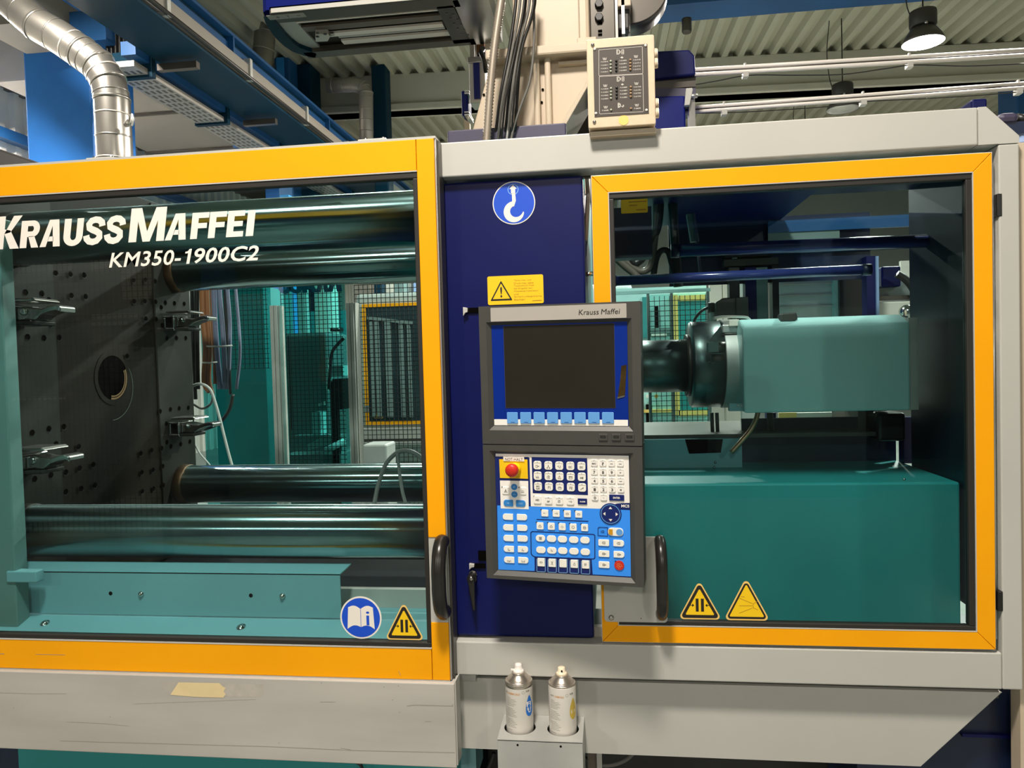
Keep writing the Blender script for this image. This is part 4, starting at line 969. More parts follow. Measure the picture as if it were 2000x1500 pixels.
def keycap(cx, cy, w_, h_, material='key', r=0.28, name='key', dep=KD, shape=None):
    x, z, a, b = locb(cx, cy, w_, h_, dep); m = PB()
    if shape == 'left' or shape == 'right':
        sg = -1 if shape == 'left' else 1; pts = []
        q = rrect(-a, a, -b, b, min(a, b)*0.2, 3); q2 = rrect(-a, a, -b, b, b*0.85, 6)
        pts = [p for p in q2 if p[0]*sg > 0]; pr = [p for p in q if p[0]*sg <= 0]
        if sg > 0: pts = pts+pr
        else: pts = [p for p in pr if p[1] <= 0]+[p for p in pr if p[1] > 0]+pts
        pts = sorted(pts, key=lambda p: math.atan2(p[1]/b, p[0]/a))
        pts = [(x+p[0], z+p[1]) for p in pts]
    else:
        pts = rrect(x-a, x+a, z-b, z+b, min(a, b)*min(r*2, 0.98), 5)
    m.prism(pts, dep, WD-0.0008); return m.build(name, material, op, bevel=0.0005)
def led(keyo, cx, cy, rpx, material='black'):
    x, z, a, b = locb(cx, cy, rpx*2, rpx*2, WD-0.0022); m = PB(); disc(m, x, z, a, WD-0.0022, 12, 0.001); m.build('status_light', material, keyo)
def topmark(k, cx, cy, w_, h_):
    x, z, a, b = locb(cx, cy, w_, h_, KD); m = PB()
    stroke(m, [(x-a*0.9, z+b*0.55), (x+a*0.9, z+b*0.55)], b*0.06, KD-0.0003); stroke(m, [(x-a*0.1, z+b*0.78), (x+a*0.1, z+b*0.78)], b*0.14, KD-0.0003)
    m.build('key_line', 'print_mid', k)
rows = [((627, 284), (730, 287), (833, 289), (938, 291), (1043, 293)), ((629, 383), (732, 386), (836, 388), (941, 391), (1046, 394)), ((632, 484), (735, 486), (838, 489), (943, 491), (1049, 495))]
icons = ['injector', 'toggle', 'hook', 'heat', 'heat', 'chart', 'cycle', 'warn', 'window', 'bars', 's', 'f', 'print', 'rl', 'key']
for i, (cx, cy) in enumerate(p for r in rows for p in r):
    k = keycap(cx, cy, 75, 79); topmark(k, cx, cy, 75, 79); icon_on(k, icons[i], cx, cy+10, 75, 70, KD, 'copper' if icons[i] == 'warn' else 'print_grey')
num = [['ESC', '?', '_', '_'], ['7', '8', '9', '+'], ['4', '5', '6', '-'], ['1', '2', '3', '='], ['0', ',']]
for r, ch in enumerate(num):
    for c, s_ in enumerate(ch):
        cx = 1163+82.3*c+2*r; cy = (262, 344, 426, 507, 586)[r]+1.2*c
        k = keycap(cx, cy, 62, 62, 'foil_white', 0.22); topmark(k, cx, cy, 62, 62)
        if s_ in '-_': w_, h_ = (26, 5)
        elif s_ == ',': w_, h_ = (5, 10)
        elif s_ == 'ESC': w_, h_ = (40, 15)
        elif s_ in '+=': w_, h_ = (16, 14)
        else: w_, h_ = (20, 28)
        text_on(k, '-' if s_ == '_' else s_, cx, cy+7, w_, h_, KD, 'print_grey', 0.03)
k = keycap(1376, 592, 142, 56, 'foil_navy', 0.12); text_on(k, 'ENTER', 1376, 592, 66, 18, KD, 'white', 0.03)
for (cx, cy), s_ in (((627, 612), 'ABC'), ((731, 617), 'lines'), ((834, 620), 'book'), ((938, 623), 'wrench')):
    k = keycap(cx, cy, 70, 72, 'foil_white', 0.18)
    if s_ == 'ABC': text_on(k, 'ABC', cx, cy, 38, 18, KD, 'print_grey', 0.03); led(k, 596, 579, 7)
    else: topmark(k, cx, cy, 70, 72); icon_on(k, s_, cx, cy+6, 70, 66, KD)
k = keycap(1052, 627, 88, 55, 'foil_navy', 0.1); text_on(k, 'ALARM', 1053, 628, 52, 14, KD, 'white', 0.03)
for (cx, cy), s_, lp in (((327, 524), 'fan', (295, 491)), ((487, 529), 'cup', (455, 495))):
    k = keycap(cx, cy, 66, 68, 'foil_white', 0.14); icon_on(k, s_, cx, cy+2, 66, 66, KD); led(k, lp[0], lp[1], 7)
for cx, cy, s_ in ((407, 490, '+'), (409, 560, '-')):
    k = keycap(cx, cy, 58, 58, 'key_blue', 0.49); text_on(k, s_, cx, cy, 22, 20 if s_ == '+' else 5, KD, 'cyan_line', 0.02)
for cx, cy, sh in ((352, 642, 'left'), (469, 646, 'right')):
    k = keycap(cx, cy, 90, 62, 'key_blue', 0.3, shape=sh); text_on(k, '+' if sh == 'left' else '=', cx, cy, 40, 14, KD, 'cyan_line', 0.0)
for i, cy in enumerate((772, 873, 974, 1076, 1179)):
    for j, sh in enumerate(('left', 'right')):
        cx = 348+133*j+3*i; k = keycap(cx, cy+4*j, 97, 58, 'key', shape=sh)
        if i == 3: icon_on(k, 'curve', cx, cy+4*j+6, 70, 66, KD)
        if i == 4: icon_on(k, 'gap' if j == 0 else 'gap2', cx, cy+4*j+8, 70, 66, KD)
for (cx, cy), s_ in zip(((697, 737), (804, 740), (910, 744), (1017, 748)), ('dot', 'wrench', 'loop', 'loop')):
    k = keycap(cx, cy, 66, 64, 'key', 0.12); icon_on(k, s_, cx, cy, 66, 64, KD); led(k, cx-33, cy-31, 8)
for (cx, cy), s_ in zip(((652, 858), (758, 862), (861, 866), (965, 870), (1073, 875)), ('hand', 'hand', 'cross', 'circle', 'stop')):
    k = keycap(cx, cy, 66, 66, 'key', 0.14); icon_on(k, s_, cx, cy, 66, 66, KD); led(k, cx-32, cy-33, 8)
for r, pts in enumerate((((656, 975), (760, 979), (863, 984), (970, 989), (1076, 993)), ((660, 1085), (763, 1090), (866, 1093), (972, 1098), (1079, 1104)))):
    for i, (cx, cy) in enumerate(pts):
        k = keycap(cx, cy, 89, 61, 'key', 0.47)
        if (r, i) == (0, 0): icon_on(k, 'box', cx, cy, 66, 60, KD, sc=0.9)
        if (r, i) == (1, 1): icon_on(k, 'curve', cx, cy, 60, 60, KD)
        if (r, i) in ((0, 4), (1, 4)): led(k, cx+33, cy+3, 6)
        if (r, i) == (1, 0): led(k, cx-36, cy-2, 6)
for (cx, cy), s_ in zip(((662, 1202), (766, 1208), (869, 1212), (975, 1217), (1082, 1223)), ('loop', 'mould', None, 'flask', 'book')):
    k = keycap(cx, cy, 68, 76, 'key', 0.1)
    if s_: icon_on(k, s_, cx, cy, 62, 62, KD)
    outline('slot_outline', [(cx-40, cy-42), (cx+40, cy-39), (cx+40, cy+84), (cx+34, cy+90), (cx-36, cy+86), (cx-40, cy+80)], 4, 3, 'cyan_line')
    led(k, cx-41, cy-44, 9, 'foil_navy')
# wheel
x, z, a, b = locb(1318, 745, 204, 204, KD)
m = PB(); disc(m, x, z, (a+b)/2, KD+0.0004, 48, 0.0018); nw = m.build('cursor_wheel', 'foil_navy', op, bevel=0.0005)
m = PB(); annulus(m, x, z, (a+b)/2*0.84, (a+b)/2*0.90, KD+0.0001, 48); m.build('wheel_ring', 'softkey', nw)
r_ = (a+b)/2
for dx, dz in ((0, 1), (0, -1), (1, 0), (-1, 0)):
    c = Vector((x+dx*r_*0.58, z+dz*r_*0.58)); d = Vector((dx, dz)); p = Vector((-dz, dx)); m = PB()
    poly(m, [tuple(c+d*r_*0.11), tuple(c-d*r_*0.11+p*r_*0.17), tuple(c-d*r_*0.11-p*r_*0.17)], KD); m.build('arrow', 'white', nw)
mc = poly_b('model_field', [(1385, 645), (1500, 648), (1502, 706), (1400, 702)], 2, 'foil_navy')
text_on(mc, 'MCS', 1458, 669, 76, 27, WD-0.0015, 'white', 0.03)
# slider
w_ = WD-0.0018
so = outline('slider_outline', [(1212, 870), (1290, 873), (1290, 955), (1200, 948), (1200, 880)], 6, 3, 'foil_navy')
icon_on(so, 'nozzle', 1243, 912, 60, 60, WD-0.0016, 'foil_navy', 0.9)
k = keycap(1366, 915, 146, 76, 'key', 0.45, 'slider_pill')
x, z, a, b = locb(1320, 914, 38, 52, KD); m = PB(); m.prism(rrect(x-a, x+a, z-b, z+b, a*0.15), KD-0.0008, KD); m.build('slider_window', 'orange', k)
x, z, a, b = locb(1402, 917, 62, 62, KD); m = PB(); disc(m, x, z, a, KD-0.0006, 24, 0.0006); m.build('slider_knob', 'softkey', k)
for cx, cy, s_, sh in ((1254, 1017, 'nozzle', None), (1395, 1022, 'nozzle', 'right'), (1256, 1121, 'screw', None), (1398, 1128, 'screw', 'right'), (1257, 1225, 'screw', None)):
    k = keycap(cx, cy, 102, 61, 'key', 0.16, shape=sh); icon_on(k, s_, cx, cy, 70, 60, KD, sc=0.85)
x, z, a, b = locb(1400, 1232, 94, 94, KD); m = PB(); disc(m, x, z, a, KD, 32, 0.002); rk = m.build('red_key', 'red', op, bevel=0.0006)
m = PB()
for i in range(16): disc(m, x+a*0.6*math.cos(i*2.4)*math.sqrt(i/16), z+a*0.6*math.sin(i*2.4)*math.sqrt(i/16), a*0.06, KD-0.0003, 6)
m.build('key_mark', 'sign_pale', rk, kind='stuff'); led(rk, 1366, 1194, 8)
# emergency stop
x, z, a, b = locb(415, 318, 120, 110, WD); c0 = PT @ Vector((x, WD, z))
col_ = MB().lathe([(a, 0), (a, 0.004), (a*0.92, 0.006), (a*0.80, 0.011), (a*0.74, 0.014)], c0, PN, 32).build('stop_collar', 'sign_yellow', op, 'yellow collar of the stop button')
x2, z2, a2, _ = locb(408, 322, 130, 130, WD-0.026)
x3, z3 = L(920+378/4.839, 850+338/4.839, WD-0.034)
xc, zc_ = x, z
a2 = 65/4.839*1.6/FPX
cap_c = PT @ Vector((x, WD-0.012, z)); cap_t = PT @ Vector((x3, WD-0.034, z3)); ax = (cap_t-cap_c)
ax = PN
cap0 = PT @ Vector((x3, WD-0.014, z3))
MB().lathe([(a2*0.62, -0.012), (a2*0.62, 0.004), (a2*0.95, 0.007), (a2, 0.010), (a2, 0.015), (a2*0.92, 0.019), (a2*0.7, 0.0215), (a2*0.3, 0.023), (0, 0.0232)], cap0, ax, 36).build('stop_button', 'red', op, 'red mushroom stop button')
w_ = WD-0.0030
m = PB(); (xa_, za_), (xb_, zb2) = LB(305, 205, w_), LB(502, 248, w_); m.prism([(xa_, zb2), (xb_, zb2), (xb_, za_), (xa_, za_)], w_, w_+0.0016); lb = m.build('stop_label', 'white', op, 'white strip label above the stop button')
text_on(lb, 'NOT-HALT', 405, 228, 168, 26, w_, 'print_grey', 0.0)

# ================================================================== INDICATOR BOX ON THE TOP BEAM
YX = -0.032
def BX(zx, zy, Y=YX): q = P(1140+zx/7.5, 60+zy/7.5, Y); return (q.x, q.z)
bx0, bx1 = (BX(50, 130)[0]+BX(60, 1435)[0])/2, (BX(1030, 50)[0]+BX(1055, 1370)[0])/2
bz1, bz0 = (BX(50, 130)[1]+BX(1030, 50)[1])/2, (BX(60, 1435)[1]+BX(1055, 1370)[1])/2
ib = thing('indicator_box', 'cream metal box with brown label plate and rows of lamps on the top beam', 'control box', ((bx0+bx1)/2, 0.04, zb1))
MB().prism(rrect(bx0, bx1, bz0, bz1, 0.004), YX, YX+0.02).build('lid', 'box_cream', ib, bevel=0.002)
MB().box(bx0+0.001, bx1-0.001, YX+0.021, 0.10, bz0-0.003, bz1-0.001).build('body', 'box_cream', ib, bevel=0.002)
MB().box(bx0+0.004, bx1+0.001, YX+0.012, 0.095, min(bz0-0.016, zb1+0.001), bz0-0.0035).build('bottom_flange', 'cream', ib, bevel=0.001)
Yp = YX-0.0012
ppx0, ppx1 = (BX(140, 255)[0]+BX(155, 1262)[0])/2, (BX(938, 200)[0]+BX(950, 1215)[0])/2
ppz1, ppz0 = (BX(140, 255)[1]+BX(938, 200)[1])/2, (BX(155, 1262)[1]+BX(950, 1215)[1])/2
lp = MB().box(ppx0, ppx1, Yp, YX, ppz0, ppz1).build('label_plate', 'plate_brown', ib)
def cross_screw(c, r, par, mt='steel'):
    s_ = MB().lathe([(r, 0), (r, r*0.3), (r*0.6, r*0.7), (0, r*0.8)], c, (0, -1, 0), 14).build('screw', mt, par)
    return s_
for a, b in ((162, 275), (905, 222), (180, 1214), (920, 1167)): x, z = BX(a, b); cross_screw((x, Yp, z), 0.0030, lp, 'sign_white')
for a, b in ((132, 210), (157, 1338)):
    x, z = BX(a, b); s_ = cross_screw((x, YX, z), 0.0042, ib)
    m = MB(); stroke(m, [(x-0.002, z-0.002), (x+0.002, z+0.002)], 0.0008, YX-0.0036); stroke(m, [(x-0.002, z+0.002), (x+0.002, z-0.002)], 0.0008, YX-0.0036); m.build('cross_slot', 'black', s_)
YL = Yp-0.0003
for pts in ([(222, 285), (850, 236), (858, 242), (866, 622), (858, 632), (230, 664), (222, 658)], [(228, 676), (858, 640), (866, 646), (878, 1178), (868, 1188), (240, 1222), (232, 1214)]):
    m = MB(); q = [BX(a, b) for a, b in pts]; stroke(m, q+[q[0]], 0.0006, YL); m.build('border_line', 'sign_white', lp)
def dome(zx, zy, mt):
    x, z = BX(zx, zy); MB().lathe([(0.0026, 0), (0.0028, 0.001), (0.0024, 0.0022), (0.0012, 0.003), (0, 0.0032)], (x, Yp, z), (0, -1, 0), 12).build('indicator_lamp', mt, lp)
def boxtxt(s_, zx, zy, w_=105, h_=24):
    m = MB(); x0, z0 = BX(zx-w_/2, zy+h_/2); x1, z1 = BX(zx+w_/2, zy-h_/2); add_text(m, s_, rect_map(x0, x1, z0, z1, YL), 0.0); m.build('lettering', 'sign_white', lp)
for g, (ly, my, ryy, codes) in enumerate((((452, 502, 550, 600), (447, 493, 545, 590), (433, 481, 527, 573), ('18', '19', '17', 1)), ((850, 898, 945, 995), (840, 885, 935, 985), (830, 877, 922, 970), ('18', '18', '17', 2)))):
    for k in range(4):
        dome(396+4*g, ly[k], 'led_green'); dome(477+6*g, my[k], 'black'); dome(683+7*g, ryy[k], 'led_orange')
        boxtxt('7-S18%d%d' % (1 if g == 0 else 2, k), 302+4*g, ly[k]+6); boxtxt('7-S18%d%d' % (9 if g == 0 else 8, k), 575+8*g, my[k]-6); boxtxt('7-S17%d%d' % (1 if g == 0 else 2, k), 778+8*g, ryy[k]-4)
dome(402, 1165, 'led_green'); dome(692, 1145, 'led_orange'); boxtxt('7-S608', 315, 1170, 95); boxtxt('7-S609', 785, 1140, 95)
for a, b in ((308, 415), (765, 380), (316, 808), (772, 776), (322, 1122), (778, 1092)):
    m = MB()
    for pl in ([(-25, -16), (-18, 14), (18, 14), (25, -16)], [(0, -14), (0, 12)], [(-9, -4), (0, -14), (9, -4)]): stroke(m, [BX(a+p, b+q) for p, q in pl], 0.0008, YL)
    m.build('pictogram', 'sign_white', lp)
for a, b in ((560, 395), (567, 790)):
    m = MB(); poly(m, [BX(a-26, b), BX(a, b-9), BX(a+26, b), BX(a, b+9)], YL); stroke(m, [BX(a, b-18), BX(a, b+18)], 0.0007, YL); m.build('pictogram', 'sign_white', lp)
for a, b in ((535, 315), (540, 710)):
    m = MB()
    for pl in ([(-52, -34), (-52, 34), (-25, 34), (-25, 22), (-38, 22), (-38, -22), (-25, -22), (-25, -34), (-52, -34)], [(-12, -30), (-12, 30)], [(-12, -20), (8, 0), (-12, 20)], [(22, -32), (22, 30), (50, 30), (50, -34), (22, -32)], [(30, -12), (44, -12)], [(30, 8), (44, 8)]): stroke(m, [BX(a+p, b+q) for p, q in pl], 0.0008, YL)
    m.build('pictogram', 'sign_white', lp)
m = MB()
for pl in ([(505, 1062), (505, 1130), (530, 1122), (542, 1098), (530, 1070), (505, 1062)], [(512, 1085), (528, 1085)], [(512, 1108), (528, 1108)], [(556, 1110), (572, 1122), (588, 1108), (584, 1090), (572, 1100)]): stroke(m, [BX(a, b) for a, b in pl], 0.0012, YL)
m.build('pictogram', 'sign_white', lp)
x, z = BX(585, 1312); m = MB(); disc(m, x, z, 73/7.5*1.72/FPX, YX-0.0006, 12, 0.0005); m.build('yellow_dot', 'sign_pale', ib, 'round pale yellow sticker')
for a, b, c in ((1040, 240, 515), (1062, 975, 1250)):
    x, z1_ = BX(a, b); _, z0_ = BX(a, c); zm = (z0_+z1_)/2
    for u, v in ((z0_, zm-0.0006), (zm+0.0006, z1_)): MB().cyl((bx1+0.003, YX+0.012, u), (bx1+0.003, YX+0.012, v), 0.0055, n=12).build('hinge', 'box_cream', ib)

# ================================================================== CAN HOLDER AND SPRAY CANS
ZH = P(1060, 1397, YF).z; d1 = (ZC-ZH); 
yh0 = PZ(1054, 1447, ZH).y
hx0, hx1 = PZ(971, 1444, ZH).x, PZ(1138, 1449, ZH).x
ch = thing('can_holder', 'raw sheet metal holder box with two round openings below the beam', 'can holder', ((hx0+hx1)/2, (yh0+YF)/2, ZH-0.17))
ca = [(PZ(1015, 1423, ZH).x, (yh0+YF)/2-0.001), (PZ(1099.5, 1425, ZH).x, (yh0+YF)/2-0.001)]
bm = bmesh.new()
def loop(pts):
    v = [bm.verts.new((p[0], p[1], ZH)) for p in pts]
    for i in range(len(v)): bm.edges.new((v[i], v[(i+1) % len(v)]))
loop([(hx0, yh0), (hx1, yh0), (hx1, YF-0.001), (hx0, YF-0.001)])
for cx, cy in ca: loop([(cx+0.0375*math.cos(2*PI*k/40), cy+0.0375*math.sin(2*PI*k/40)) for k in range(40)])
bmesh.ops.triangle_fill(bm, edges=bm.edges[:], use_beauty=True)
g = bmesh.ops.extrude_face_region(bm, geom=bm.faces[:]); bmesh.ops.translate(bm, verts=[e for e in g['geom'] if isinstance(e, bmesh.types.BMVert)], vec=(0, 0, -0.003))
bmesh.ops.recalc_face_normals(bm, faces=bm.faces); me = bpy.data.meshes.new('top_plate'); bm.to_mesh(me); bm.free(); me.materials.append(M['alu_dull'])
link('top_plate', me, ch)
m = MB(); m.box(hx0, hx1, yh0, yh0+0.003, ZH-0.17, ZH-0.0005); fp = m.build('front_plate', 'alu_dull', ch, bevel=0.001)
for f in (0.24, 0.745):
    x = hx0+(hx1-hx0)*f; z = P(1010 if f < 0.5 else 1095, 1455 if f < 0.5 else 1458, yh0).z
    MB().lathe([(0.0026, 0), (0.0026, 0.0004)], (x, yh0, z), (0, -1, 0), 12).build('drill_hole', 'hole', fp)
for x in (hx0, hx1-0.003): MB().box(x, x+0.003, yh0+0.0032, YF-0.001, ZH-0.17, ZH-0.0032).build('side_plate', 'alu_dull', ch)
MB().box(hx0, hx1, yh0, YF-0.001, ZH-0.173, ZH-0.1702).build('bottom_plate', 'alu_dull', ch)
def spray_can(cx, cy, label, blue):
    zb_ = ZH-0.1702; r = 0.0325; zt_ = P(1013, 1340, cy-r).z + (0 if blue else -0.002)
    t = thing('spray_can', label, 'spray can', (cx, cy, zb_), 'spray cans in the holder'); o = Vector((cx, cy, 0))
    if not blue: zt_ = P(1098, 1345, cy-r).z
    MB().lathe([(r*0.9, zb_), (r, zb_+0.004), (r, zt_-(0.008 if blue else 0.003)), (r*0.985, zt_-0.001)], o, n=48).build('can_body', 'can_white', t)
    if blue: MB().lathe([(r*1.004, zt_-0.009), (r*1.006, zt_-0.002), (r*0.99, zt_)], o, n=48).build('shoulder_band', 'can_metal', t)
    MB().lathe([(r*0.985, zt_-0.002), (r*1.0, zt_), (r*1.0, zt_+0.002), (r*0.95, zt_+0.0035), (r*0.90, zt_+0.002), (r*0.86, zt_+0.005), (r*0.70, zt_+0.011), (r*0.50, zt_+0.0155), (r*0.47, zt_+0.017), (r*0.50, zt_+0.0185), (r*0.47, zt_+0.020), (r*0.38, zt_+0.0195), (0, zt_+0.019)], o, n=48).build('can_dome', 'can_metal', t)
    mt = 'white_plastic' if blue else 'ivory'
    MB().lathe([(r*0.40, zt_+0.019), (r*0.40, zt_+0.024), (r*0.33, zt_+0.026), (r*0.27, zt_+0.027), (r*0.26, zt_+0.036), (r*0.22, zt_+(0.040 if blue else 0.0375)), (0, zt_+(0.041 if blue else 0.0375))], o, n=24).build('spray_nozzle', mt, t)
    if blue: MB().box(cx-r*0.55, cx-r*0.25, cy-0.004, cy+0.001, zt_+0.024, zt_+0.027).build('nozzle_tab', mt, t)
    else: MB().lathe([(0.0022, 0), (0.0022, 0.001)], (cx+0.001, cy-r*0.265, zt_+0.031), (0, -1, 0), 12).build('nozzle_hole', 'hole', t)
    rr = r*1.004
    view = math.atan2(CAM.x-cx, cy-CAM.y)   # centre of the side seen
    def wrap(u, z, k=0.0): a = view*0+u/r; return (cx+(rr+k)*math.sin(a), cy-(rr+k)*math.cos(a), z)
    hgt = zt_-0.004-(ZH-0.01)
    def wtext(s_, u0, u1, z0, z1, material, bold=0.0, k=0.0):
        m = MB(); vs, fs, _ = text_raw(s_, bold); m.add([wrap(u0+(u1-u0)*a, z0+(z1-z0)*b, k) for a, b in vs], fs); m.build('label_text', material, t)
    zz = zt_-(0.018 if blue else 0.0185)
    wtext('PROTECHEMICALS' if False else 'CHEMICALS', -0.028 if blue else -0.017, 0.006, zz-0.0045, zz, 'can_orange', 0.02)
    wtext('HOT', -0.034 if blue else -0.029, -0.029 if blue else -0.019, zz-0.004, zz, 'print_grey', 0.02)
    m = MB()
    for k in range(22):
        if (k % 7) == 6: continue
        z = zz-0.012-k*0.0036; L_ = 0.020+0.008*((k*37) % 5)/5-(0.009 if k % 7 == 0 else 0)
        seg = [wrap(-0.029+L_*j/6, z) for j in range(7)]; seg2 = [wrap(-0.029+L_*j/6, z-0.0010) for j in range(7)]
        m.quadstrip(seg, seg2)
    m.build('small_print', 'print_mid', t, kind='stuff')
    # drop shaped emblem at the right side
    m = MB(); uc, zc2, w, h = 0.030, zz-0.033, 0.0135, 0.050; pts = []
    for k in range(25):
        a = 2*PI*k/24; f = (1-math.sin(a))/2
        pts.append((uc+w*math.cos(a)*(0.25+0.75*f**0.6), zc2+h*0.5*math.sin(a)))
    cen = wrap(uc, zc2-0.006, 0.0002); m.add([cen]+[wrap(u, z, 0.0002) for u, z in pts], [(0, i+1, i+2) for i in range(24)])
    em = m.build('emblem', 'can_blue' if blue else 'can_yellow', t)
    if blue:
        wtext('FI', uc-0.008, uc+0.005, zc2-0.001, zc2+0.010, 'white', 0.02, 0.0004); wtext('U', uc-0.004, uc+0.004, zc2-0.016, zc2-0.005, 'white', 0.02, 0.0004)
    wtext('FOR', 0.021, 0.031, zz+0.0002, zz+0.005, 'print_grey', 0.02)
    m = MB(); a_ = [wrap(0.0135+0.0035*math.cos(2*PI*k/16), zz+0.001+0.0035*math.sin(2*PI*k/16)) for k in range(17)]; b_ = [wrap(0.0135+0.0028*math.cos(2*PI*k/16), zz+0.001+0.0028*math.sin(2*PI*k/16)) for k in range(17)]
    m.quadstrip(a_, b_); m.build('label_mark', 'print_mid', t)
    return t
spray_can(ca[0][0], ca[0][1], 'white spray can with blue emblem and white nozzle, left in the holder', True)
spray_can(ca[1][0], ca[1][1], 'white spray can with yellow emblem and ivory nozzle, right in the holder', False)

# ================================================================== ROBOT ON TOP OF THE MACHINE
YC = 0.50
rc = thing('robot_column', 'cream painted robot column with flared foot standing on the machine', 'robot column', (P(1040, 250, YC).x, YC+0.12, P(1040, 262, YC).z-0.05))
def pl(pts, Y): return [(P(a, b, Y).x, P(a, b, Y).z) for a, b in pts]
zf = P(1040, 300, YC).z
def vp(pts, Y):  # polygon drawn at depth Y, kept as measured
    return pl(pts, Y)
ztop = P(1060, -60, YC).z
xq0, xq1 = P(1000, 60, YC).x, P(1152, 60, YC).x
zpl1, zpl0 = P(1050, 88, YC-0.03).z, P(1050, 108, YC-0.03).z
MB().box(xq0, xq1, YC+0.02, YC+0.24, zpl1, ztop).build('shaft', 'cream', rc, bevel=0.012)
MB().box(P(1040, 60, YC).x, P(1132, 60, YC).x, YC+0.012, YC+0.03, zpl1, ztop).build('front_panel', 'cream', rc, bevel=0.004)
MB().box(P(950, 95, YC).x, P(1150, 92, YC).x, YC-0.03, YC+0.26, zpl0, zpl1).build('flange_plate', 'cream', rc, bevel=0.006)
MB().pbox(1127, 72, 1165, 90, YC-0.02, YC+0.2).build('cap_plate', 'cream', rc, bevel=0.003)
MB().prism(vp([(919, 300), (919, 256), (956, 118), (1150, 106), (1152, 150), (1098, 245), (1098, 300)], YC), YC+0.02, YC+0.22).build('foot_gusset', 'cream', rc, bevel=0.004)
MB().prism(vp([(1152, 148), (1156, 155), (1104, 246), (1092, 246)], YC-0.02), YC-0.02, YC+0.21).build('gusset_flange', 'cream', rc, bevel=0.002)
for a in (1043, 1065): MB().pbox(a, 108, a+12, 300, YC-0.01, YC+0.03).build('rib', 'cream', rc, bevel=0.006)
MB().pbox(1090, 118, 1148, 124, YC+0.0, YC+0.03).build('shadow_lip', 'cream', rc, bevel=0.002)
MB().pbox(1096, 140, 1160, 300, YC+0.3, YC+0.32).build('gap_shade', 'black', rc)  # added black plate, stands in for the dark gap behind the gusset
for a, b in ((945, 185), (1060, 175), (1058, 200)):
    q = P(a, b, YC+0.018); MB().lathe([(0.004, 0), (0.004, 0.001)], q, (0, -1, 0), 10).build('pipe_hole', 'hole', rc)
# steel guide with bolts, carriage, big drum
gd = thing('lift_guide', 'steel guide rail with dark bolts and drive block beside the cream column', 'guide rail', (P(1180, 60, YC).x, YC+0.15, P(1180, 80, YC).z))
MB().box(P(1152, 40, YC).x, P(1202, 40, YC).x, YC+0.04, YC+0.2, P(1180, 190, YC).z, ztop).build('guide_plate', 'rail_dark', gd, bevel=0.003)
MB().box(P(1202, 40, YC).x, P(1207, 40, YC).x, YC+0.02, YC+0.2, P(1180, 190, YC).z, ztop).build('edge_rail', 'steel', gd)
MB().box(P(1207, 40, YC).x, P(1222, 40, YC).x, YC+0.1, YC+0.2, P(1180, 190, YC).z, ztop).build('guide_rail', 'rail_dark', gd)
for b in (10, 36):
    q = P(1170, b, YC+0.04); MB().lathe([(0.013, 0), (0.013, 0.012), (0.011, 0.014)], q, (0, -1, 0), 6).build('hex_bolt', 'black', gd)
for b in (45, 60, 67): MB().pbox(1168, b-2, 1176, b+1, YC+0.036, YC+0.05).build('slot', 'hole', gd)
MB().pbox(1198, 10, 1230, 58, YC+0.05, YC+0.14).build('drive_block', 'lampblack', gd, bevel=0.006)
MB().pbox(1214, -10, 1220, 66, YC+0.03, YC+0.06).build('block_edge', 'alu', gd)
MB().pbox(1203, -30, 1232, 12, YC+0.03, YC+0.1).build('cream_cap', 'cream', gd, bevel=0.003)
q = P(1232, -28, YC+0.1); r = 72*(YC+1.85)/FPX
dm = tag(MB().lathe([(r*0.9, 0), (r, 0.01), (r, 0.09), (r*0.97, 0.1)], q+Vector((0, 0.1, 0)), (0, -1, 0), 56).build('cable_drum', 'rail_dark'), 'big round dark drum at the top edge right of the cream column', 'drum')
MB().pbox(1226, 30, 1231, 70, YC+0.08, YC+0.12).build('side_plate', 'alu', gd)
# cables down the column
def cable(label, pts, Y, r, material, n=8, group=None, k=6):
    o = MB().tube(catmull([P(a, b, Y+(c[0] if c else 0)) for a, b, *c in pts], k), r, n).build('cable', material); return tag(o, label, 'cable', group)
sc = (YC+1.65)/FPX
# corrugated conduit
pts = catmull([P(a, b, YC-0.10) for a, b in ((985, -40), (976, 20), (966, 90), (957, 180), (950, 280))], 30); rr = [9*sc*(1.0 if i % 2 else 0.80) for i in range(len(pts))]
tag(MB().tube(pts, rr, 14).build('flexible_conduit', 'conduit'), 'ribbed steel conduit running down the left side of the cream column', 'conduit')
lab = 'black cable in the bundle hanging down the cream robot column'
for k in range(7):
    x0 = 1006+6*k+(k % 3)*2; x1 = 965+6.5*k
    cable('%s cable from the left in the black bundle down the cream robot column' % ('first', 'second', 'third', 'fourth', 'fifth', 'sixth', 'last')[k], [(x0+4, -40), (x0, 20), (x0-(12+2*k), 100), (x1+12-k, 190), (x1, 285, 0.05)], YC-0.08-0.012*(k % 3), (3.4-(k % 3)*0.5)*sc, 'hose_black' if k % 3 != 1 else 'cable_grey', group='cable bundle down the robot column')
cable('thin grey cable curving away from the bundle on the column', [(1040, -40), (1043, 30), (1042, 100), (1034, 160), (1018, 205), (1003, 250), (996, 290)], YC-0.07, 2.6*sc, 'cable_grey')
cable('cream coloured cable beside the black bundle on the column', [(1032, -40), (1022, 60), (1010, 150), (995, 230), (988, 290)], YC-0.06, 2.0*sc, 'cable_light')
# blue sill in front of the foot
tag(MB().pbox(874, 247, 1106, 300, 0.45, 0.49).build('blue_sill', 'purple', bevel=0.004), 'grey violet painted sill plate at the foot of the cream column', 'sill')
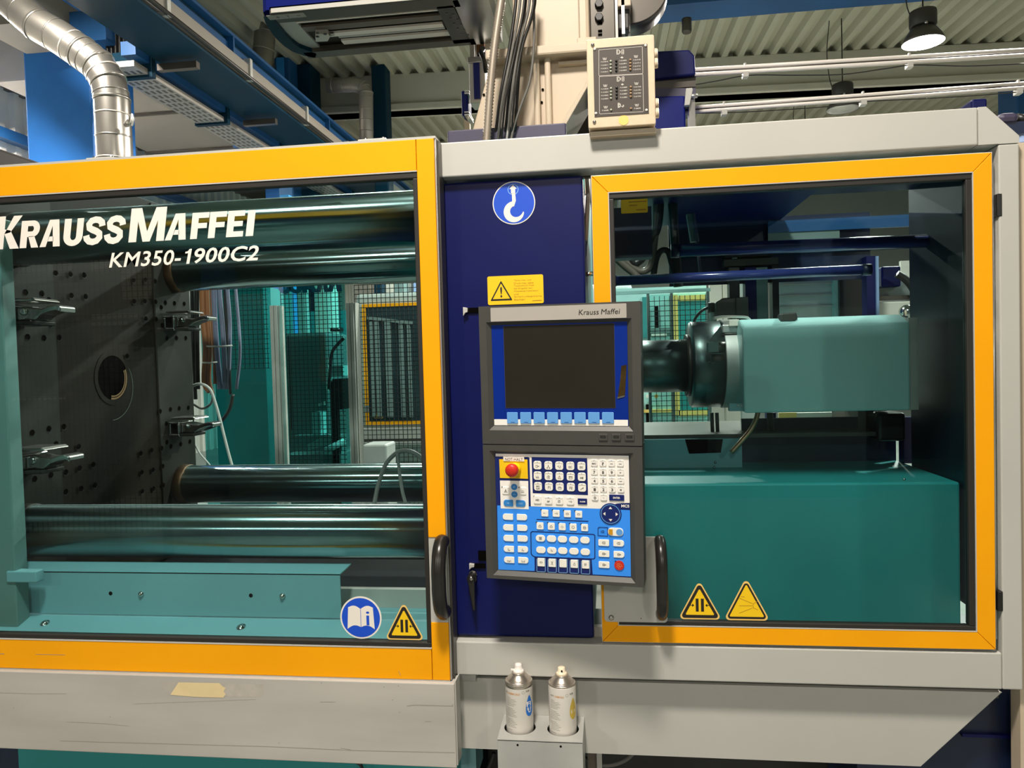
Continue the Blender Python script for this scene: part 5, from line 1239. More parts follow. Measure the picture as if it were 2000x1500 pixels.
# gantry beam seen from below
YG0, YG1 = 0.42, 0.74
gz = (P(530, 30, YG0).z+P(850, 5, YG0).z+P(620, 111, YG1).z+P(860, 93, YG1).z)/4
gx0 = P(515, 20, YG0).x; gx1 = P(912, 40, YG1).x; gxr = P(620, 108, YG1).x
ga = thing('robot_beam', 'robot cross beam in blue housing seen from below with bright linear rails', 'robot beam', ((gx0+gx1)/2, 0.58, gz))
# curved nose plan outline (x,y)
nose = [PZ(480+a/4.348, b/4.348, gz) for a, b in ((150, 140), (165, 190), (200, 250), (235, 300), (275, 345), (330, 395), (400, 440), (490, 472), (590, 492))]
nose = [(p.x, p.y) for p in nose]; YG0 = min(YG0, nose[0][1]-0.012); YG1 = nose[-1][1]
outl = [(gx1+0.03, YG0), (nose[0][0]+0.015, YG0)]+nose+[(gx1+0.03, YG1)]
m = MB(); n_ = len(outl); m.quadstrip([(p[0], p[1], gz+0.012) for p in outl], [(p[0], p[1], gz+0.4) for p in outl]); m.build('blue_shell', 'robot_blue', ga, recalc=False)
ins = [PZ(480+a/4.348, b/4.348, gz) for a, b in ((225, 140), (235, 165), (262, 205), (295, 250), (340, 305), (395, 360), (455, 405), (520, 430), (600, 455))]
ins = [(p.x, p.y) for p in ins]
m = MB(); m.quadstrip([(p[0], p[1], gz) for p in nose], [(p[0], p[1], gz) for p in ins]); m.quadstrip([(p[0], p[1], gz) for p in ins], [(p[0], p[1], gz+0.04) for p in ins]); m.build('nose_rim', 'blue_dark', ga, recalc=False)
xa = ins[0][0]; MB().box(xa, gx1+0.03, YG0, YG0+0.062, gz, gz+0.02).build('front_lip', 'rail_dark', ga)
MB().box(ins[-1][0]-0.04, gx1+0.03, PZ(740, 91, gz).y, YG1, gz, gz+0.02).build('rear_lip', 'rail_dark', ga)
MB().box(gx0+0.03, gx1+0.03, YG0-0.004, YG0-0.0005, gz+0.001, gz+0.014).build('front_edge', 'beam', ga)
MB().box(gx0+0.05, gx1+0.03, YG0+0.01, YG1-0.01, gz+0.024, gz+0.034).build('inner_plate', 'gasket', ga)
MB().box(P(535, 40, 0.47).x, P(606, 40, 0.47).x, YG0+0.008, YG0+0.036, gz-0.0012, gz).build('direction_label', 'duct_dull', ga)
for a, s_ in ((548, '+'), (568, 'Y'), (588, '-')):
    x = P(a, 33, 0.45).x; m = MB(); add_text(m, s_, lambda u, v, x=x, s_=s_: (x-0.006+0.012*u, YG0+0.030-(0.016 if s_ != '-' else 0.003)*v-(0 if s_ != '-' else 0.006), gz-0.0016)); m.build('label_text', 'black', ga)
hz_ = gz+0.012
def railbar(name, ta, tb, xa, xb, mt, z0=0.0):
    y0, y1 = PZ(740, ta, hz_).y, PZ(740, tb, hz_).y
    MB().box(xa, xb, y0, y1, hz_+z0, hz_+z0+0.007).build(name, mt, ga)
xe = P(603, 70, 0.6).x; xf = P(865, 50, 0.6).x; xg = P(655, 65, 0.6).x  # white rails and belt below carry light bounced from the floor in their colour
railbar('front_rail', 29.5, 31.5, xe, xf+0.02, 'white_plastic'); railbar('dark_channel', 42, 52, xe, xf+0.05, 'motor', 0.003)
railbar('linear_rail', 57, 64, xg-0.03, xf, 'white_plastic'); railbar('rail_edge', 66, 69, xg, xf, 'alu', 0.002); railbar('toothed_belt', 73, 81, xg, xf+0.02, 'white_plastic', -0.001)
railbar('rear_rail', 84.5, 86.2, xe, xf+0.02, 'white_plastic'); railbar('rear_rail', 87.8, 89.5, xe, xf+0.02, 'white_plastic')
yt = PZ(740, 81, hz_).y; m = MB()
for k in range(60): x = xg+(xf-xg)*k/60; m.box(x, x+0.002, yt-0.001, yt+0.003, hz_-0.003, hz_+0.006)
m.build('belt_teeth', 'black', ga, kind='stuff')
cq = [PZ(a, b, hz_) for a, b in ((616, 60), (640, 59), (644, 66), (640, 74), (616, 75))]
bk = MB().prism([(q.x, q.y) for q in cq], hz_-0.012, hz_+0.006, 'z').build('belt_clamp', 'beam', ga, bevel=0.002)
for a, b in ((620, 64), (620, 71), (635, 66)):
    q = PZ(a, b, hz_-0.012); MB().lathe([(0.0055, 0), (0.0055, 0.002)], q, (0, 0, -1), 10).build('clamp_screw', 'lampblack', bk)
q = PZ(643, 67, hz_-0.004); MB().cyl(q, q+Vector((0.016, 0, 0)), 0.006, n=12).build('clamp_nut', 'steel', bk)
MB().prism(ins+[(P(603, 70, 0.6).x, ins[-1][1]), (P(603, 70, 0.6).x, ins[0][1])], gz+0.014, gz+0.022, 'z').build('end_plate', 'alu_dull', ga)
for a, b in ((601, 52), (603, 90)): q = PZ(a, b, hz_+0.02); MB().lathe([(0.007, 0), (0.007, 0.004), (0.003, 0.006)], q, (0, 0, -1), 12).build('bolt', 'steel', ga)
MB().prism([(P(858, 20, 0.5).x, YG0+0.05), (P(890, 16, 0.5).x, YG0+0.05), (P(918, 70, 0.7).x, YG1-0.02), (P(884, 66, 0.7).x, YG1-0.02)], hz_-0.012, hz_+0.03, 'z').build('carriage_plate', 'lampblack', ga)
for k in range(5):
    for j in range(2):
        q = PZ(873+13*j+7*k, 26+10*k+2*j, hz_-0.012); MB().lathe([(0.004, 0), (0.004, 0.0015)], q, (0, 0, -1), 8).build('screw', 'rail_dark', ga)
MB().box(P(893, 20, 0.5).x, P(960, 20, 0.5).x, YG0+0.02, YG1, gz-0.0, gz+0.06).build('carriage_block', 'steel', ga)
# carriage head hanging at the right end of the beam
hd_ = thing('robot_carriage', 'white and blue pneumatic carriage head hanging beside the cream column', 'robot head', (P(940, 120, 0.45).x, 0.5, P(940, 240, 0.45).z))
MB().pbox(917, 44, 924, 112, 0.740, 0.820).build('side_bar', 'beam', hd_); MB().pbox(947, 44, 964, 96, 0.740, 0.820).build('side_bar', 'beam', hd_); MB().pbox(922, 58, 962, 63, 0.740, 0.820).build('cross_bar', 'alu', hd_)
MB().pbox(915, 8, 962, 44, 0.760, 0.840).build('head_plate', 'motor', hd_); MB().pbox(922, 63, 948, 112, 0.820, 0.880).build('dark_back', 'black', hd_)
MB().pbox(926, 66, 946, 100, 0.810, 0.820).build('brass_fittings', 'copper', hd_); MB().pbox(912, 36, 918, 60, 0.730, 0.770).build('end_stop', 'cream', hd_)
MB().pbox(916, 112, 948, 200, 0.740, 0.820).build('cylinder_body', 'beam', hd_, bevel=0.006); MB().pbox(925, 122, 937, 192, 0.732, 0.745).build('blue_stripe', 'robot_blue', hd_)
MB().pbox(913, 110, 950, 122, 0.735, 0.825).build('cylinder_cap', 'alu', hd_, bevel=0.002)
MB().pbox(901, 176, 914, 226, 0.770, 0.840).build('blue_block', 'robot_blue', hd_, bevel=0.006)
for b in (178, 182, 219, 224): MB().pbox(907, b-1.5, 916, b+1, 0.760, 0.850).build('clamp_bar', 'alu', hd_)
MB().tube(catmull([P(943, 95, 0.76), P(940, 103, 0.72), P(946, 118, 0.70), P(950, 140, 0.73)], 6), 0.009, 10).build('air_hose', 'black', hd_)
MB().prism(vp([(906, 232), (917, 240), (918, 262), (908, 262)], 0.8), 0.8, 0.82).build('bracket', 'cream', hd_)

# ---------------------------------------------------------------- blue motor and white twin rails at the right
YM = 0.85
bm_ = thing('blue_motor', 'blue octagonal motor housing behind the indicator box', 'motor', (P(1320, 240, YM).x, YM+0.1, P(1320, 260, YM).z))
MB().prism(vp([(1270, 155), (1270, 100), (1346, 96), (1357, 108), (1359, 146)], YM), YM, YM+0.25).build('upper_housing', 'navy', bm_, bevel=0.006)
MB().pbox(1270, 152, 1359, 172, YM+0.02, YM+0.24).build('grey_band', 'rail_dark', bm_)
MB().prism(vp([(1270, 188), (1270, 170), (1360, 170), (1360, 186)], YM), YM+0.01, YM+0.25).build('purple_band', 'purple', bm_)
MB().prism(vp([(1270, 262), (1270, 188), (1338, 186), (1340, 262)], YM), YM, YM+0.25).build('lower_housing', 'robot_blue', bm_, bevel=0.006)
MB().prism(vp([(1337, 206), (1340, 172), (1352, 171), (1353, 176), (1347, 205)], YM-0.02), YM-0.02, YM).build('mount_ear', 'beam', bm_, bevel=0.002)
MB().cyl(P(1346, 188, YM-0.01), P(1362, 187, YM-0.01), 0.007, n=12).build('shaft', 'alu', bm_); MB().pbox(1346, 190, 1358, 262, YM, YM+0.05).build('end_plate', 'steel', bm_)
def twin_rail(label, a0, b0, a1, b1, Y, t0):
    d = (Y+1.75)/FPX; p, q = P(a0, b0, Y), P(a1, b1, Y)
    t = thing('twin_tube_rail', label, 'rail', tuple((p+q)/2)); dz = Vector((0, 0, t0*d))
    for s_ in (1, -1): MB().cyl(p+dz*0.5*s_, q+dz*0.5*s_, t0*d*0.42, n=14).build('tube', 'white_plastic', t)
    MB().cyl(p, q, t0*d*0.25, n=8).build('inner_tube', 'rail_dark', t); return t, p, q
def clips(t, p, q, xs, Y, t0):
    d = (Y+1.75)/FPX
    for px in xs:
        f = (px-xs0)/(xs1-xs0); c = p.lerp(q, f)
        MB().box(c.x-5*d, c.x+5*d, Y-0.014, Y+0.014, c.z-(t0*0.9+8)*d, c.z-t0*0.7*d).build('clip', 'beam', t, bevel=0.001)
        MB().box(c.x-1.5*d, c.x+1.5*d, Y-0.006, Y+0.006, c.z+t0*0.7*d, c.z+(t0*0.7+5)*d).build('clip_pin', 'beam', t)
xs0, xs1 = 1279, 2030
t, p, q = twin_rail('upper white twin tube rail running right from the indicator box', xs0, 146, xs1, 101, 1.0, 9); clips(t, p, q, (1464, 1786), 1.0, 9)
t, p, q = twin_rail('lower white twin tube rail running right from the indicator box', xs0, 220, xs1, 165, 1.0, 8); clips(t, p, q, (1421, 1697, 1991), 1.0, 8)
cable('thin black cable sagging under the upper white twin rail', [(1275, 167), (1340, 167), (1400, 158), (1464, 147), (1560, 147), (1650, 145), (1730, 134), (1786, 127), (1890, 129), (2010, 124)], 1.0, 0.0022, 'black')
cable('thin black cable under the lower white twin rail', [(1285, 222), (1420, 220), (1520, 215), (1630, 207), (1697, 198), (1800, 193), (1900, 187), (2010, 178)], 1.0, 0.0018, 'black')
# things above the right corner of the frame
tg = thing('valve_block', 'violet blue hydraulic block behind the right corner of the frame', 'hydraulic block', (P(1960, 260, 0.35).x, 0.4, P(1960, 270, 0.35).z))
MB().pbox(1952, 218, 1992, 238, 0.32, 0.45).build('upper_block', 'purple', tg, bevel=0.012); MB().pbox(1940, 238, 2010, 262, 0.33, 0.45).build('lower_block', 'navy_dark', tg); MB().pbox(1988, 260, 2040, 290, 0.30, 0.4).build('side_cover', 'paleblue', tg, bevel=0.02)
MB().cyl(P(1985, 230, 0.36), P(2012, 236, 0.36), 0.012, n=12).build('hose_end', 'black', tg)
tag(MB().pbox(1898, 192, 1929, 240, 0.5, 0.6).build('blue_box', 'navy', bevel=0.006), 'small navy box peeking over the top beam near its right corner', 'box')

# ================================================================== INSIDE, LEFT: MOULD AREA
XPL = -1.71; Y1, Y2 = 0.21, 1.03; RB = 0.075
zU = (P(806, 432, Y1).z+P(60, 462, Y1).z)/2; zLo = (P(828, 1037, Y1).z+P(60, 1037, Y1).z)/2
pl_ = thing('moving_platen', 'dark oily steel clamping platen with a round bore and rows of threaded holes', 'platen', (XPL-0.12, 0.62, 0.9))
yr = PX(374, 740, XPL).y; zpt = PX(375, 420, XPL).z; zpb = zLo-0.27
plate = MB().box(XPL-0.25, XPL, 0.10, yr, zpb, zpt).build('plate', 'dark_steel', pl_, bevel=0.004)
def yz(px, py): q = PX(px, py, XPL); return q.y, q.z
ya_ = yz(108, 700)[0]; yb_ = yz(305, 700)[0]
MB().box(XPL, XPL+0.006, 0.104, ya_, zpb+0.02, zpt-0.01).build('wear_pad', 'pad_steel', pl_, 'lighter worn steel pad')
MB().box(XPL, XPL+0.006, yb_, yr-0.002, zpb+0.02, zpt-0.01).build('wear_pad', 'pad_steel', pl_, 'lighter worn steel pad')
by, bz = yz(220, 738); rz = (yz(220, 695)[1]-yz(220, 782)[1])/2
MB().lathe([(rz, 0.0005), (rz, 0.001), (rz*0.98, 0.0012), (0, 0.0012)], (XPL, by, bz), (1, 0, 0), 40).build('bore', 'hole', pl_)
m = MB(); n = 40
A = [(XPL+0.002, by+rz*1.0*math.cos(2*PI*k/n), bz+rz*math.sin(2*PI*k/n)) for k in range(n+1)]; B = [(XPL+0.002, by+rz*1.22*math.cos(2*PI*k/n), bz+rz*1.22*math.sin(2*PI*k/n)) for k in range(n+1)]
m.quadstrip(A, B); m.build('bore_ring', 'dark_steel', pl_)
m = MB()
for k in range(-9, 2):
    a0, a1 = PI*k/16, PI*(k+1)/16
    for rr0, rr1 in ((0.80, 0.86), (0.90, 0.98)):
        m.add([(XPL+0.0018, by+rz*q_*math.cos(a_), bz+rz*q_*math.sin(a_)) for q_, a_ in ((rr0, a0), (rr1, a0), (rr1, a1), (rr0, a1))], [(0, 1, 2, 3)])
m.build('bore_step', 'copper', pl_)
m = MB(); A = [(XPL+0.0015, by-0.01+rz*1.52*math.cos(a), bz-0.03+rz*1.52*math.sin(a)) for a in [-PI/2+PI*k/24 for k in range(25)]]; B = [(XPL+0.0015, by-0.01+rz*1.50*math.cos(a), bz-0.03+rz*1.50*math.sin(a)) for a in [-PI/2+PI*k/24 for k in range(25)]]
m.quadstrip(A, B); m.build('ring_mark', 'steel', pl_)
holes = [(12, 570), (46, 572), (78, 574), (105, 534), (134, 536), (161, 538), (136, 578), (164, 580), (92, 587), (259, 589), (280, 589), (301, 590), (320, 592), (338, 593), (357, 594), (312, 601), (282, 623), (302, 624), (323, 626), (314, 636), (323, 661), (342, 661), (360, 661),
 (17, 659), (50, 659), (82, 661), (112, 660), (95, 634), (258, 548), (281, 547), (300, 550), (27, 847), (59, 846), (92, 838), (121, 834), (106, 868), (150, 873), (110, 913), (64, 936), (96, 928), (125, 923), (152, 915), (179, 908), (31, 942), (310, 804), (330, 800), (347, 798), (365, 797),
 (322, 828), (331, 838), (323, 864), (331, 872), (350, 868), (368, 863), (313, 876), (293, 880), (272, 886), (274, 923), (296, 918), (315, 911), (316, 948), (297, 955), (275, 960), (182, 948), (155, 955), (125, 961), (245, 696)]
m = MB(); m2 = MB()
for a, b in holes:
    y, z = yz(a, b); x = XPL+0.0068; r = 0.0105
    m.add([(x, y+r*math.cos(2*PI*k/12), z+r*math.sin(2*PI*k/12)) for k in range(12)], [list(range(12))])
    m2.quadstrip([(x+0.0003, y+r*1.02*math.cos(t_), z+r*1.02*math.sin(t_)) for t_ in [-2.4+0.3*k for k in range(8)]], [(x+0.0003, y+r*0.72*math.cos(t_), z+r*0.8*math.sin(t_)) for t_ in [-2.4+0.3*k for k in range(8)]])
m.build('threaded_holes', 'hole', pl_, kind='stuff'); m2.build('rim_glints', 'pad_steel', pl_, kind='stuff')  # lighter lower crescents are painted glints on the hole edges
for lab, yy, zz, x0 in (('upper front polished tie bar crossing right behind the big lettering', Y1, zU, XPL+0.02), ('upper rear polished tie bar half hidden behind the front one', Y2, zU, XPL+0.0), ('lower rear polished tie bar with a rusty end at the platen', Y2, zLo, XPL+0.0), ('lower front polished tie bar just above the green tray', Y1, zLo, XPL+0.02)):
    t = thing('tie_bar', lab, 'tie bar', (-1.0, yy, zz-RB), 'tie bars of the mould area')
    MB().cyl((x0, yy, zz), (-0.34, yy, zz), RB, n=56).build('bar', 'tie_chrome', t)
    MB().lathe([(RB*1.05, 0), (RB*1.05, 0.03), (RB*1.01, 0.034)], (XPL+0.0065, yy, zz), (1, 0, 0), 48).build('collar', 'rust' if yy == Y2 else 'pad_steel', t)
# mould clamps
def clamp(px, py, lab):
    q = PX(px, py, XPL); x, y, z = XPL+0.007, q.y, q.z; h = 0.038; w = 0.05
    t = thing('mould_clamp', lab, 'clamp', (x, y, z), 'mould clamps on the platen')
    MB().prism([(x+0.012, z+h*0.74), (x+0.105, z+h*0.74), (x+0.115, z+h*0.80), (x+0.105, z+h), (x+0.012, z+h)], y-w, y+w).build('top_jaw', 'steel', t, bevel=0.003)
    m = MB(); m.ring((x, x+0.045, z-h, z+h*0.5), (x+0.010, x+0.036, z-h*0.72, z+h*0.30), y-w*1.02, y+w); m.build('back_block', 'steel', t, bevel=0.003)
    MB().box(x+0.010, x+0.036, y-w*0.6, y-w*0.5, z-h*0.72, z+h*0.30).build('slot', 'hole', t)
    MB().box(x+0.045, x+0.10, y-w*0.9, y+w*0.9, z-h, z-h*0.72).build('lower_jaw', 'pad_steel', t, bevel=0.002)
    m = MB(); prof = [(0.046, 0.30), (0.07, 0.38), (0.095, 0.24), (0.12, 0.16), (0.145, 0.36), (0.165, 0.44), (0.18, 0.30)]
    top = [(x+p, z+h*v) for p, v in prof]; bot = [(x+p, z+h*v-h*(0.95 if p < 0.10 else 0.42)) for p, v in prof]
    m.prism(top+bot[::-1], y-w*0.75, y+w*0.55); tg = m.build('tongue', 'steel', t, bevel=0.004)
    MB().lathe([(0.011, 0), (0.011, 0.006), (0.007, 0.010)], (x+0.070, y-w*0.75, z), (0, -1, 0), 12).build('tongue_bolt', 'chrome', tg)
clamp(330, 628, 'upper right mould clamp on the platen beside the hoses'); clamp(340, 832, 'lower right mould clamp on the platen beside the grey cable loop')
clamp(20, 612, 'upper left mould clamp with a round eye near the green post'); clamp(38, 897, 'lower left mould clamp with a round eye near the green post')
# green post at the left edge
q = P(22, 900, 0.05)
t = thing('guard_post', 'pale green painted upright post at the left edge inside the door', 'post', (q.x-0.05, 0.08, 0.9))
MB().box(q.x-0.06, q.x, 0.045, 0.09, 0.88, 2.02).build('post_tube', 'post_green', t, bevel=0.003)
x0, x1, z0, z1 = XZ(30, 1112, 62, 1134, 0.06)
MB().box(x0-0.01, x1+0.03, 0.04, 0.07, z0, z1).build('side_lug', 'bed', t, bevel=0.003)
# green tray sheet with flange and screws
tr = thing('bed_cover', 'pale green sheet metal cover with folded top edge below the front tie bar', 'cover', (-1.2, 0.12, 0.9))
YT1 = 0.10; xr1 = P(665, 1160, YT1).x; zt1 = P(400, 1119, YT1).z; zt0 = P(400, 1203, YT1).z
MB().box(XLFT, xr1, YT1, YT1+0.004, zt0, zt1).build('front_face', 'bed', tr)
zk = P(400, 1098.5, 0.17).z; xk = P(686, 1104, 0.17).x
m = MB(); m.add([(XLFT, YT1, zt1), (xr1, YT1, zt1), (xk, 0.17, zk), (XLFT, 0.17, zk), (XLFT, YT1, zt1-0.003), (xr1, YT1, zt1-0.003), (xk, 0.17, zk-0.003), (XLFT, 0.17, zk-0.003)], [(0, 1, 2, 3), (7, 6, 5, 4), (0, 4, 5, 1), (1, 5, 6, 2), (2, 6, 7, 3), (3, 7, 4, 0)]); m.build('top_flange', 'bed', tr)
zq = P(400, 1240, 0.03).z; zm_ = P(400, 1207, YT1-0.004).z; xR = -0.40
m = MB(); m.prism([(0.03, zq), (YT1-0.003, zm_), (YT1+0.1, zm_), (YT1+0.1, zq-0.05), (0.03, zq-0.05)], XLFT, xR, 'x'); m.build('lower_flange', 'bed', tr)
for a, b in ((88, 1219), (471, 1226)):
    q = P(a, b, 0.062); f = (q.y-0.03)/(YT1-0.033); q.z = zq+(zm_-zq)*f
    MB().lathe([(0.012, 0), (0.012, 0.002), (0.007, 0.003), (0.007, 0.006), (0.003, 0.007)], q, (0, -0.35, 0.94), 14).build('screw', 'chrome', tr)
for a, b in ((276, 1160), (552, 1164)): MB().lathe([(0.008, 0), (0.008, 0.003), (0.004, 0.007), (0, 0.0075)], P(a, b, YT1), (0, -1, 0), 14).build('screw', 'chrome', tr)
for a, b in ((216, 1159), (490, 1163)): MB().lathe([(0.0055, 0), (0.0055, 0.0004)], P(a, b, YT1), (0, -1, 0), 14).build('drill_hole', 'hole', tr)
# bed of the machine
bd = thing('machine_bed', 'dark teal machine bed under the tie bars, showing below the grey cover', 'machine bed', (-1.0, 0.6, 0.0))
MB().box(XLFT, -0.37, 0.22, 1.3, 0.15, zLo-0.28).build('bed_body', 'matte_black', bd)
MB().pbox(660, 1151, 860, 1187, 0.20, 0.22).build('cross_rail', 'apron', bd)
MB().box(P(36, 1480, 0.06).x, P(893, 1480, 0.06).x, 0.06, 0.25, 0.2, zq-0.05).build('lower_panel', 'bed_dark', bd)
MB().box(XLFT-0.3, P(36, 1480, 0.06).x, 0.08, 0.25, 0.2, zq-0.05).build('lower_end', 'navy_dark', bd)
MB().pbox(896, 1462, 930, 1520, 0.10, 0.2).build('pipe_end', 'bed', bd)
MB().box(P(930, 1480, 0.3).x, 1.6, 0.34, 0.5, 0.0, zl0).build('shade_fill', 'black', bd)  # black fill standing in for the darkness below the fairing
MB().pbox(1166, 1470, 1176, 1530, 0.09, 0.12).build('base_post', 'beam', bd); MB().pbox(1148, 1470, 1166, 1530, 0.10, 0.12).build('base_post_side', 'motor', bd)
MB().box(fr1-0.30, 1.6, 0.09, 0.33, 0.0, zl0-0.001).build('base_cabinet', 'navy_dark', bd)
MB().pbox(1880, 1436, 2020, 1442, 0.08, 0.09).build('base_ridge', 'navy', bd)
MB().box(-0.36, -0.05, 0.33, 1.25, zpb, P(1040, 300, 0.4).z).build('fixed_platen', 'bed_dark', bd)
cable('black cable loop hanging under the right fairing', [(1142, 1480), (1165, 1493), (1190, 1495), (1215, 1488), (1236, 1472), (1250, 1440)], 0.12, 0.005, 'cable_grey')
cable('dark cable behind the left side of the can holder', [(965, 1470), (958, 1490), (945, 1520)], 0.10, 0.005, 'hose_black')
cable('black cable end under the grey track cover', [(690, 1486), (705, 1495), (712, 1520)], 0.03, 0.004, 'black')
# hoses behind the platen
hn = {'hose_orange': 0, 'hose_grey': 0, 'hose_black': 0}
lab = {'hose_orange': '%s brown orange hose from the right edge of the platen', 'hose_grey': '%s blue grey hose from the brown hoses behind the platen', 'hose_black': '%s black hose of those hanging behind the right edge of the platen'}
for pts, mt, r in (([(395, 480), (396, 600), (402, 680), (400, 745), (410, 765)], 'hose_orange', 6.5), ([(403, 480), (405, 600), (410, 680), (408, 740), (415, 770)], 'hose_orange', 4.5), ([(412, 480), (414, 600), (418, 680), (420, 750)], 'hose_orange', 3.5),
    ([(415, 480), (417, 560), (422, 660), (430, 760)], 'hose_grey', 5.5), ([(430, 480), (428, 560), (436, 660), (440, 760)], 'hose_grey', 5), ([(446, 480), (444, 560), (449, 640), (446, 760)], 'hose_grey', 4), ([(455, 480), (460, 560), (469, 680), (462, 760)], 'hose_grey', 3),
    ([(385, 480), (384, 600), (386, 760)], 'hose_black', 5), ([(436, 480), (440, 600), (447, 700), (450, 770)], 'hose_black', 3), ([(374, 480), (376, 640), (382, 780)], 'hose_black', 4)):
    d = (1.45+1.75)/FPX; o = MB().tube(catmull([P(a, b, 1.45) for a, b in pts], 5), r*d, 10).build('hydraulic_hose', mt); hn[mt] += 1; tag(o, lab[mt] % ('first', 'second', 'third', 'fourth')[hn[mt]-1], 'hose', {'hose_orange': 'brown hoses behind the platen', 'hose_grey': 'blue grey hoses behind the platen', 'hose_black': 'black hoses behind the platen'}[mt])
cable('light grey cable looping beside the lower right mould clamp', [(372, 755), (392, 750), (410, 760), (420, 785), (430, 820), (440, 860), (452, 905), (470, 960)], 1.20, 0.006, 'cable_light')
cable('black cable loop hanging behind the lower right mould clamp', [(376, 842), (400, 838), (428, 826), (448, 800), (455, 770)], 1.40, 0.008, 'hose_black')
cable('thin pale cable slanting down beside the platen', [(376, 858), (390, 885), (412, 912), (440, 960)], 1.25, 0.004, 'cable_light')
cable('small grey loop of cable behind the platen edge', [(378, 790), (395, 798), (412, 788), (415, 770), (405, 757)], 1.30, 0.005, 'cable_grey')
for a, b, c in ((404, 676, 454), (396, 708, 424)): tag(MB().tube([P(a, b, 1.40), P((a+c)/2, b+1, 1.38), P(c, b-1, 1.40)], 0.004, 6).build('cable_tie', 'beam'), 'white cable tie around the upper part of the blue grey hoses' if c > 430 else 'white cable tie around the brown hoses', 'cable tie')
cable('thick grey hose arching over the lower rear tie bar', [(730, 990), (738, 950), (752, 910), (770, 888), (790, 880), (812, 886), (835, 905)], 0.70, 0.0075, 'cable_light')
cable('grey hose strand running down beside the arching hose', [(776, 886), (780, 920), (786, 960), (794, 990)], 0.68, 0.006, 'cable_light')

# ---------------------------------------------------------------- rear guard fence with posts, mesh, green pane
YFN = 2.1
fn = thing('safety_fence', 'aluminium rear guard with wire mesh and green glass behind the tie bars', 'fence', (-0.9, YFN, 0.2))
for a, b in ((530, 17), (678.5, 17)):
    x = P(a, 705, YFN).x; w = b*(YFN+1.75)/FPX
    for k in range(2): MB().box(x+w*0.5*k, x+w*(0.5*k+0.44), YFN, YFN+0.045, 0.2, zU-0.05).build('post_profile', 'beam', fn, bevel=0.003)
    MB().box(x+w*0.42, x+w*0.52, YFN+0.006, YFN+0.045, 0.2, zU-0.05).build('post_groove', 'rail_dark', fn)
    MB().box(x+w, x+w+0.004, YFN+0.01, YFN+0.08, 0.2, zU-0.05).build('post_side', 'apron', fn)
x0 = P(700, 546, YFN).x
MB().box(x0, -0.4, YFN, YFN+0.045, P(760, 552, YFN).z, P(760, 541, YFN).z).build('top_rail', 'beam', fn)
MB().box(P(385, 700, YFN).x, P(524, 700, YFN).x, YFN+0.05, YFN+0.056, 0.6, zU+0.2).build('pane', PANE_REAR, fn)
MB().box(P(550, 700, YFN).x, P(671, 700, YFN).x, YFN+0.05, YFN+0.056, 0.6, zU+0.2).build('pane', PANE_REAR, fn)
m = MB(); Yl = YFN+0.058
def meshgrid(l, r, t_, b, Y, pitch=0.025, th=0.0017):
    x0, x1 = P(l, (t_+b)/2, Y).x, P(r, (t_+b)/2, Y).x; z1, z0 = P((l+r)/2, t_, Y).z, P((l+r)/2, b, Y).z; m = MB()
    x = x0
    while x < x1: m.box(x-th, x+th, Y-th, Y+th, z0, z1); x += pitch
    z = z0
    while z < z1: m.box(x0, x1, Y-th, Y+th, z-th, z+th); z += pitch
    return m
# mirrored lettering on the far side of the green pane
m = MB(); xx = P(664, 560, Yl).x
for ch, l, r in (('K', 640, 668), ('R', 617, 642), ('A', 590, 620), ('U', 566, 592), ('S', 545, 568)):
    x0_, x1_ = P(r, 560, Yl).x, P(l, 560, Yl).x; z0_ = P(600, 572, Yl).z; H = P(600, 535, Yl).z-z0_
    glyph(ch, m, lambda u, v: (x0_+(x1_-x0_)*u-0.02*v, Yl, z0_+H*v))
m.build('rear_lettering', 'paleblue', fn)
meshgrid(552, 671, 430, 940, 2.32).build('wire_mesh', 'mesh_wire', fn, kind='stuff')
meshgrid(699, 905, 552, 990, 2.2).build('wire_mesh', 'mesh_wire', fn, kind='stuff')
meshgrid(440, 524, 545, 720, 2.6, 0.03).build('wire_mesh', 'mesh_wire', fn, kind='stuff')

# ---------------------------------------------------------------- things behind the fence
def bx(name, l, t_, r, b, Y0, Y1, mt, lab=None, cat=None, bevel=0.0, par=None):
    o = MB().pbox(l, t_, r, b, Y0, Y1).build(name, mt, par, bevel=bevel)
    if lab: tag(o, lab, cat)
    return o
cb = thing('switch_cabinet', 'grey green switch cabinet with small white lamps seen through the green glass', 'cabinet', (P(595, 860, 2.9).x, 3.0, 0.0))
x0, x1, z0, z1 = XZ(552, 650, 641, 860, 2.9)
MB().box(x0, x1, 2.9, 3.3, 0.0, z1).build('cabinet_body', 'cab', cb, bevel=0.02)
bx('door_seam', 565, 655, 567, 840, 2.895, 2.9, 'black', par=cb)
for k in range(5): MB().pbox(637, 698+14*k, 641, 707+14*k, 2.89, 2.9).build('signal_lamp', 'sign_white', cb)
for k in range(3): MB().pbox(621+5*k, 787-k, 624+5*k, 793-k, 2.89, 2.9).build('signal_lamp', 'sign_white', cb)
pg_ = thing('pump_group', 'pale grey pump base and pipes on the floor behind the fence', 'pump', (P(620, 880, 2.6).x, 2.6, 0.0))
MB().prism(pl([(600, 868), (602, 880), (648, 866), (650, 852), (640, 848)], 2.6), 2.6, 2.75).build('pump_base', 'mach', pg_)
MB().pbox(610, 805, 626, 850, 2.65, 2.75).build('pump_body', 'cover', pg_); MB().pbox(575, 850, 668, 905, 2.8, 2.9).build('frame_plate', 'cab', pg_)
MB().cyl(P(636, 880, 2.5), P(672, 862, 2.6), 0.02, n=10).build('pipe', 'mach', pg_)
MB().box(P(560, 900, 2.65).x, P(670, 900, 2.65).x, 2.6, 3.0, 0.0, P(620, 888, 2.6).z).build('plinth', 'cab', pg_)
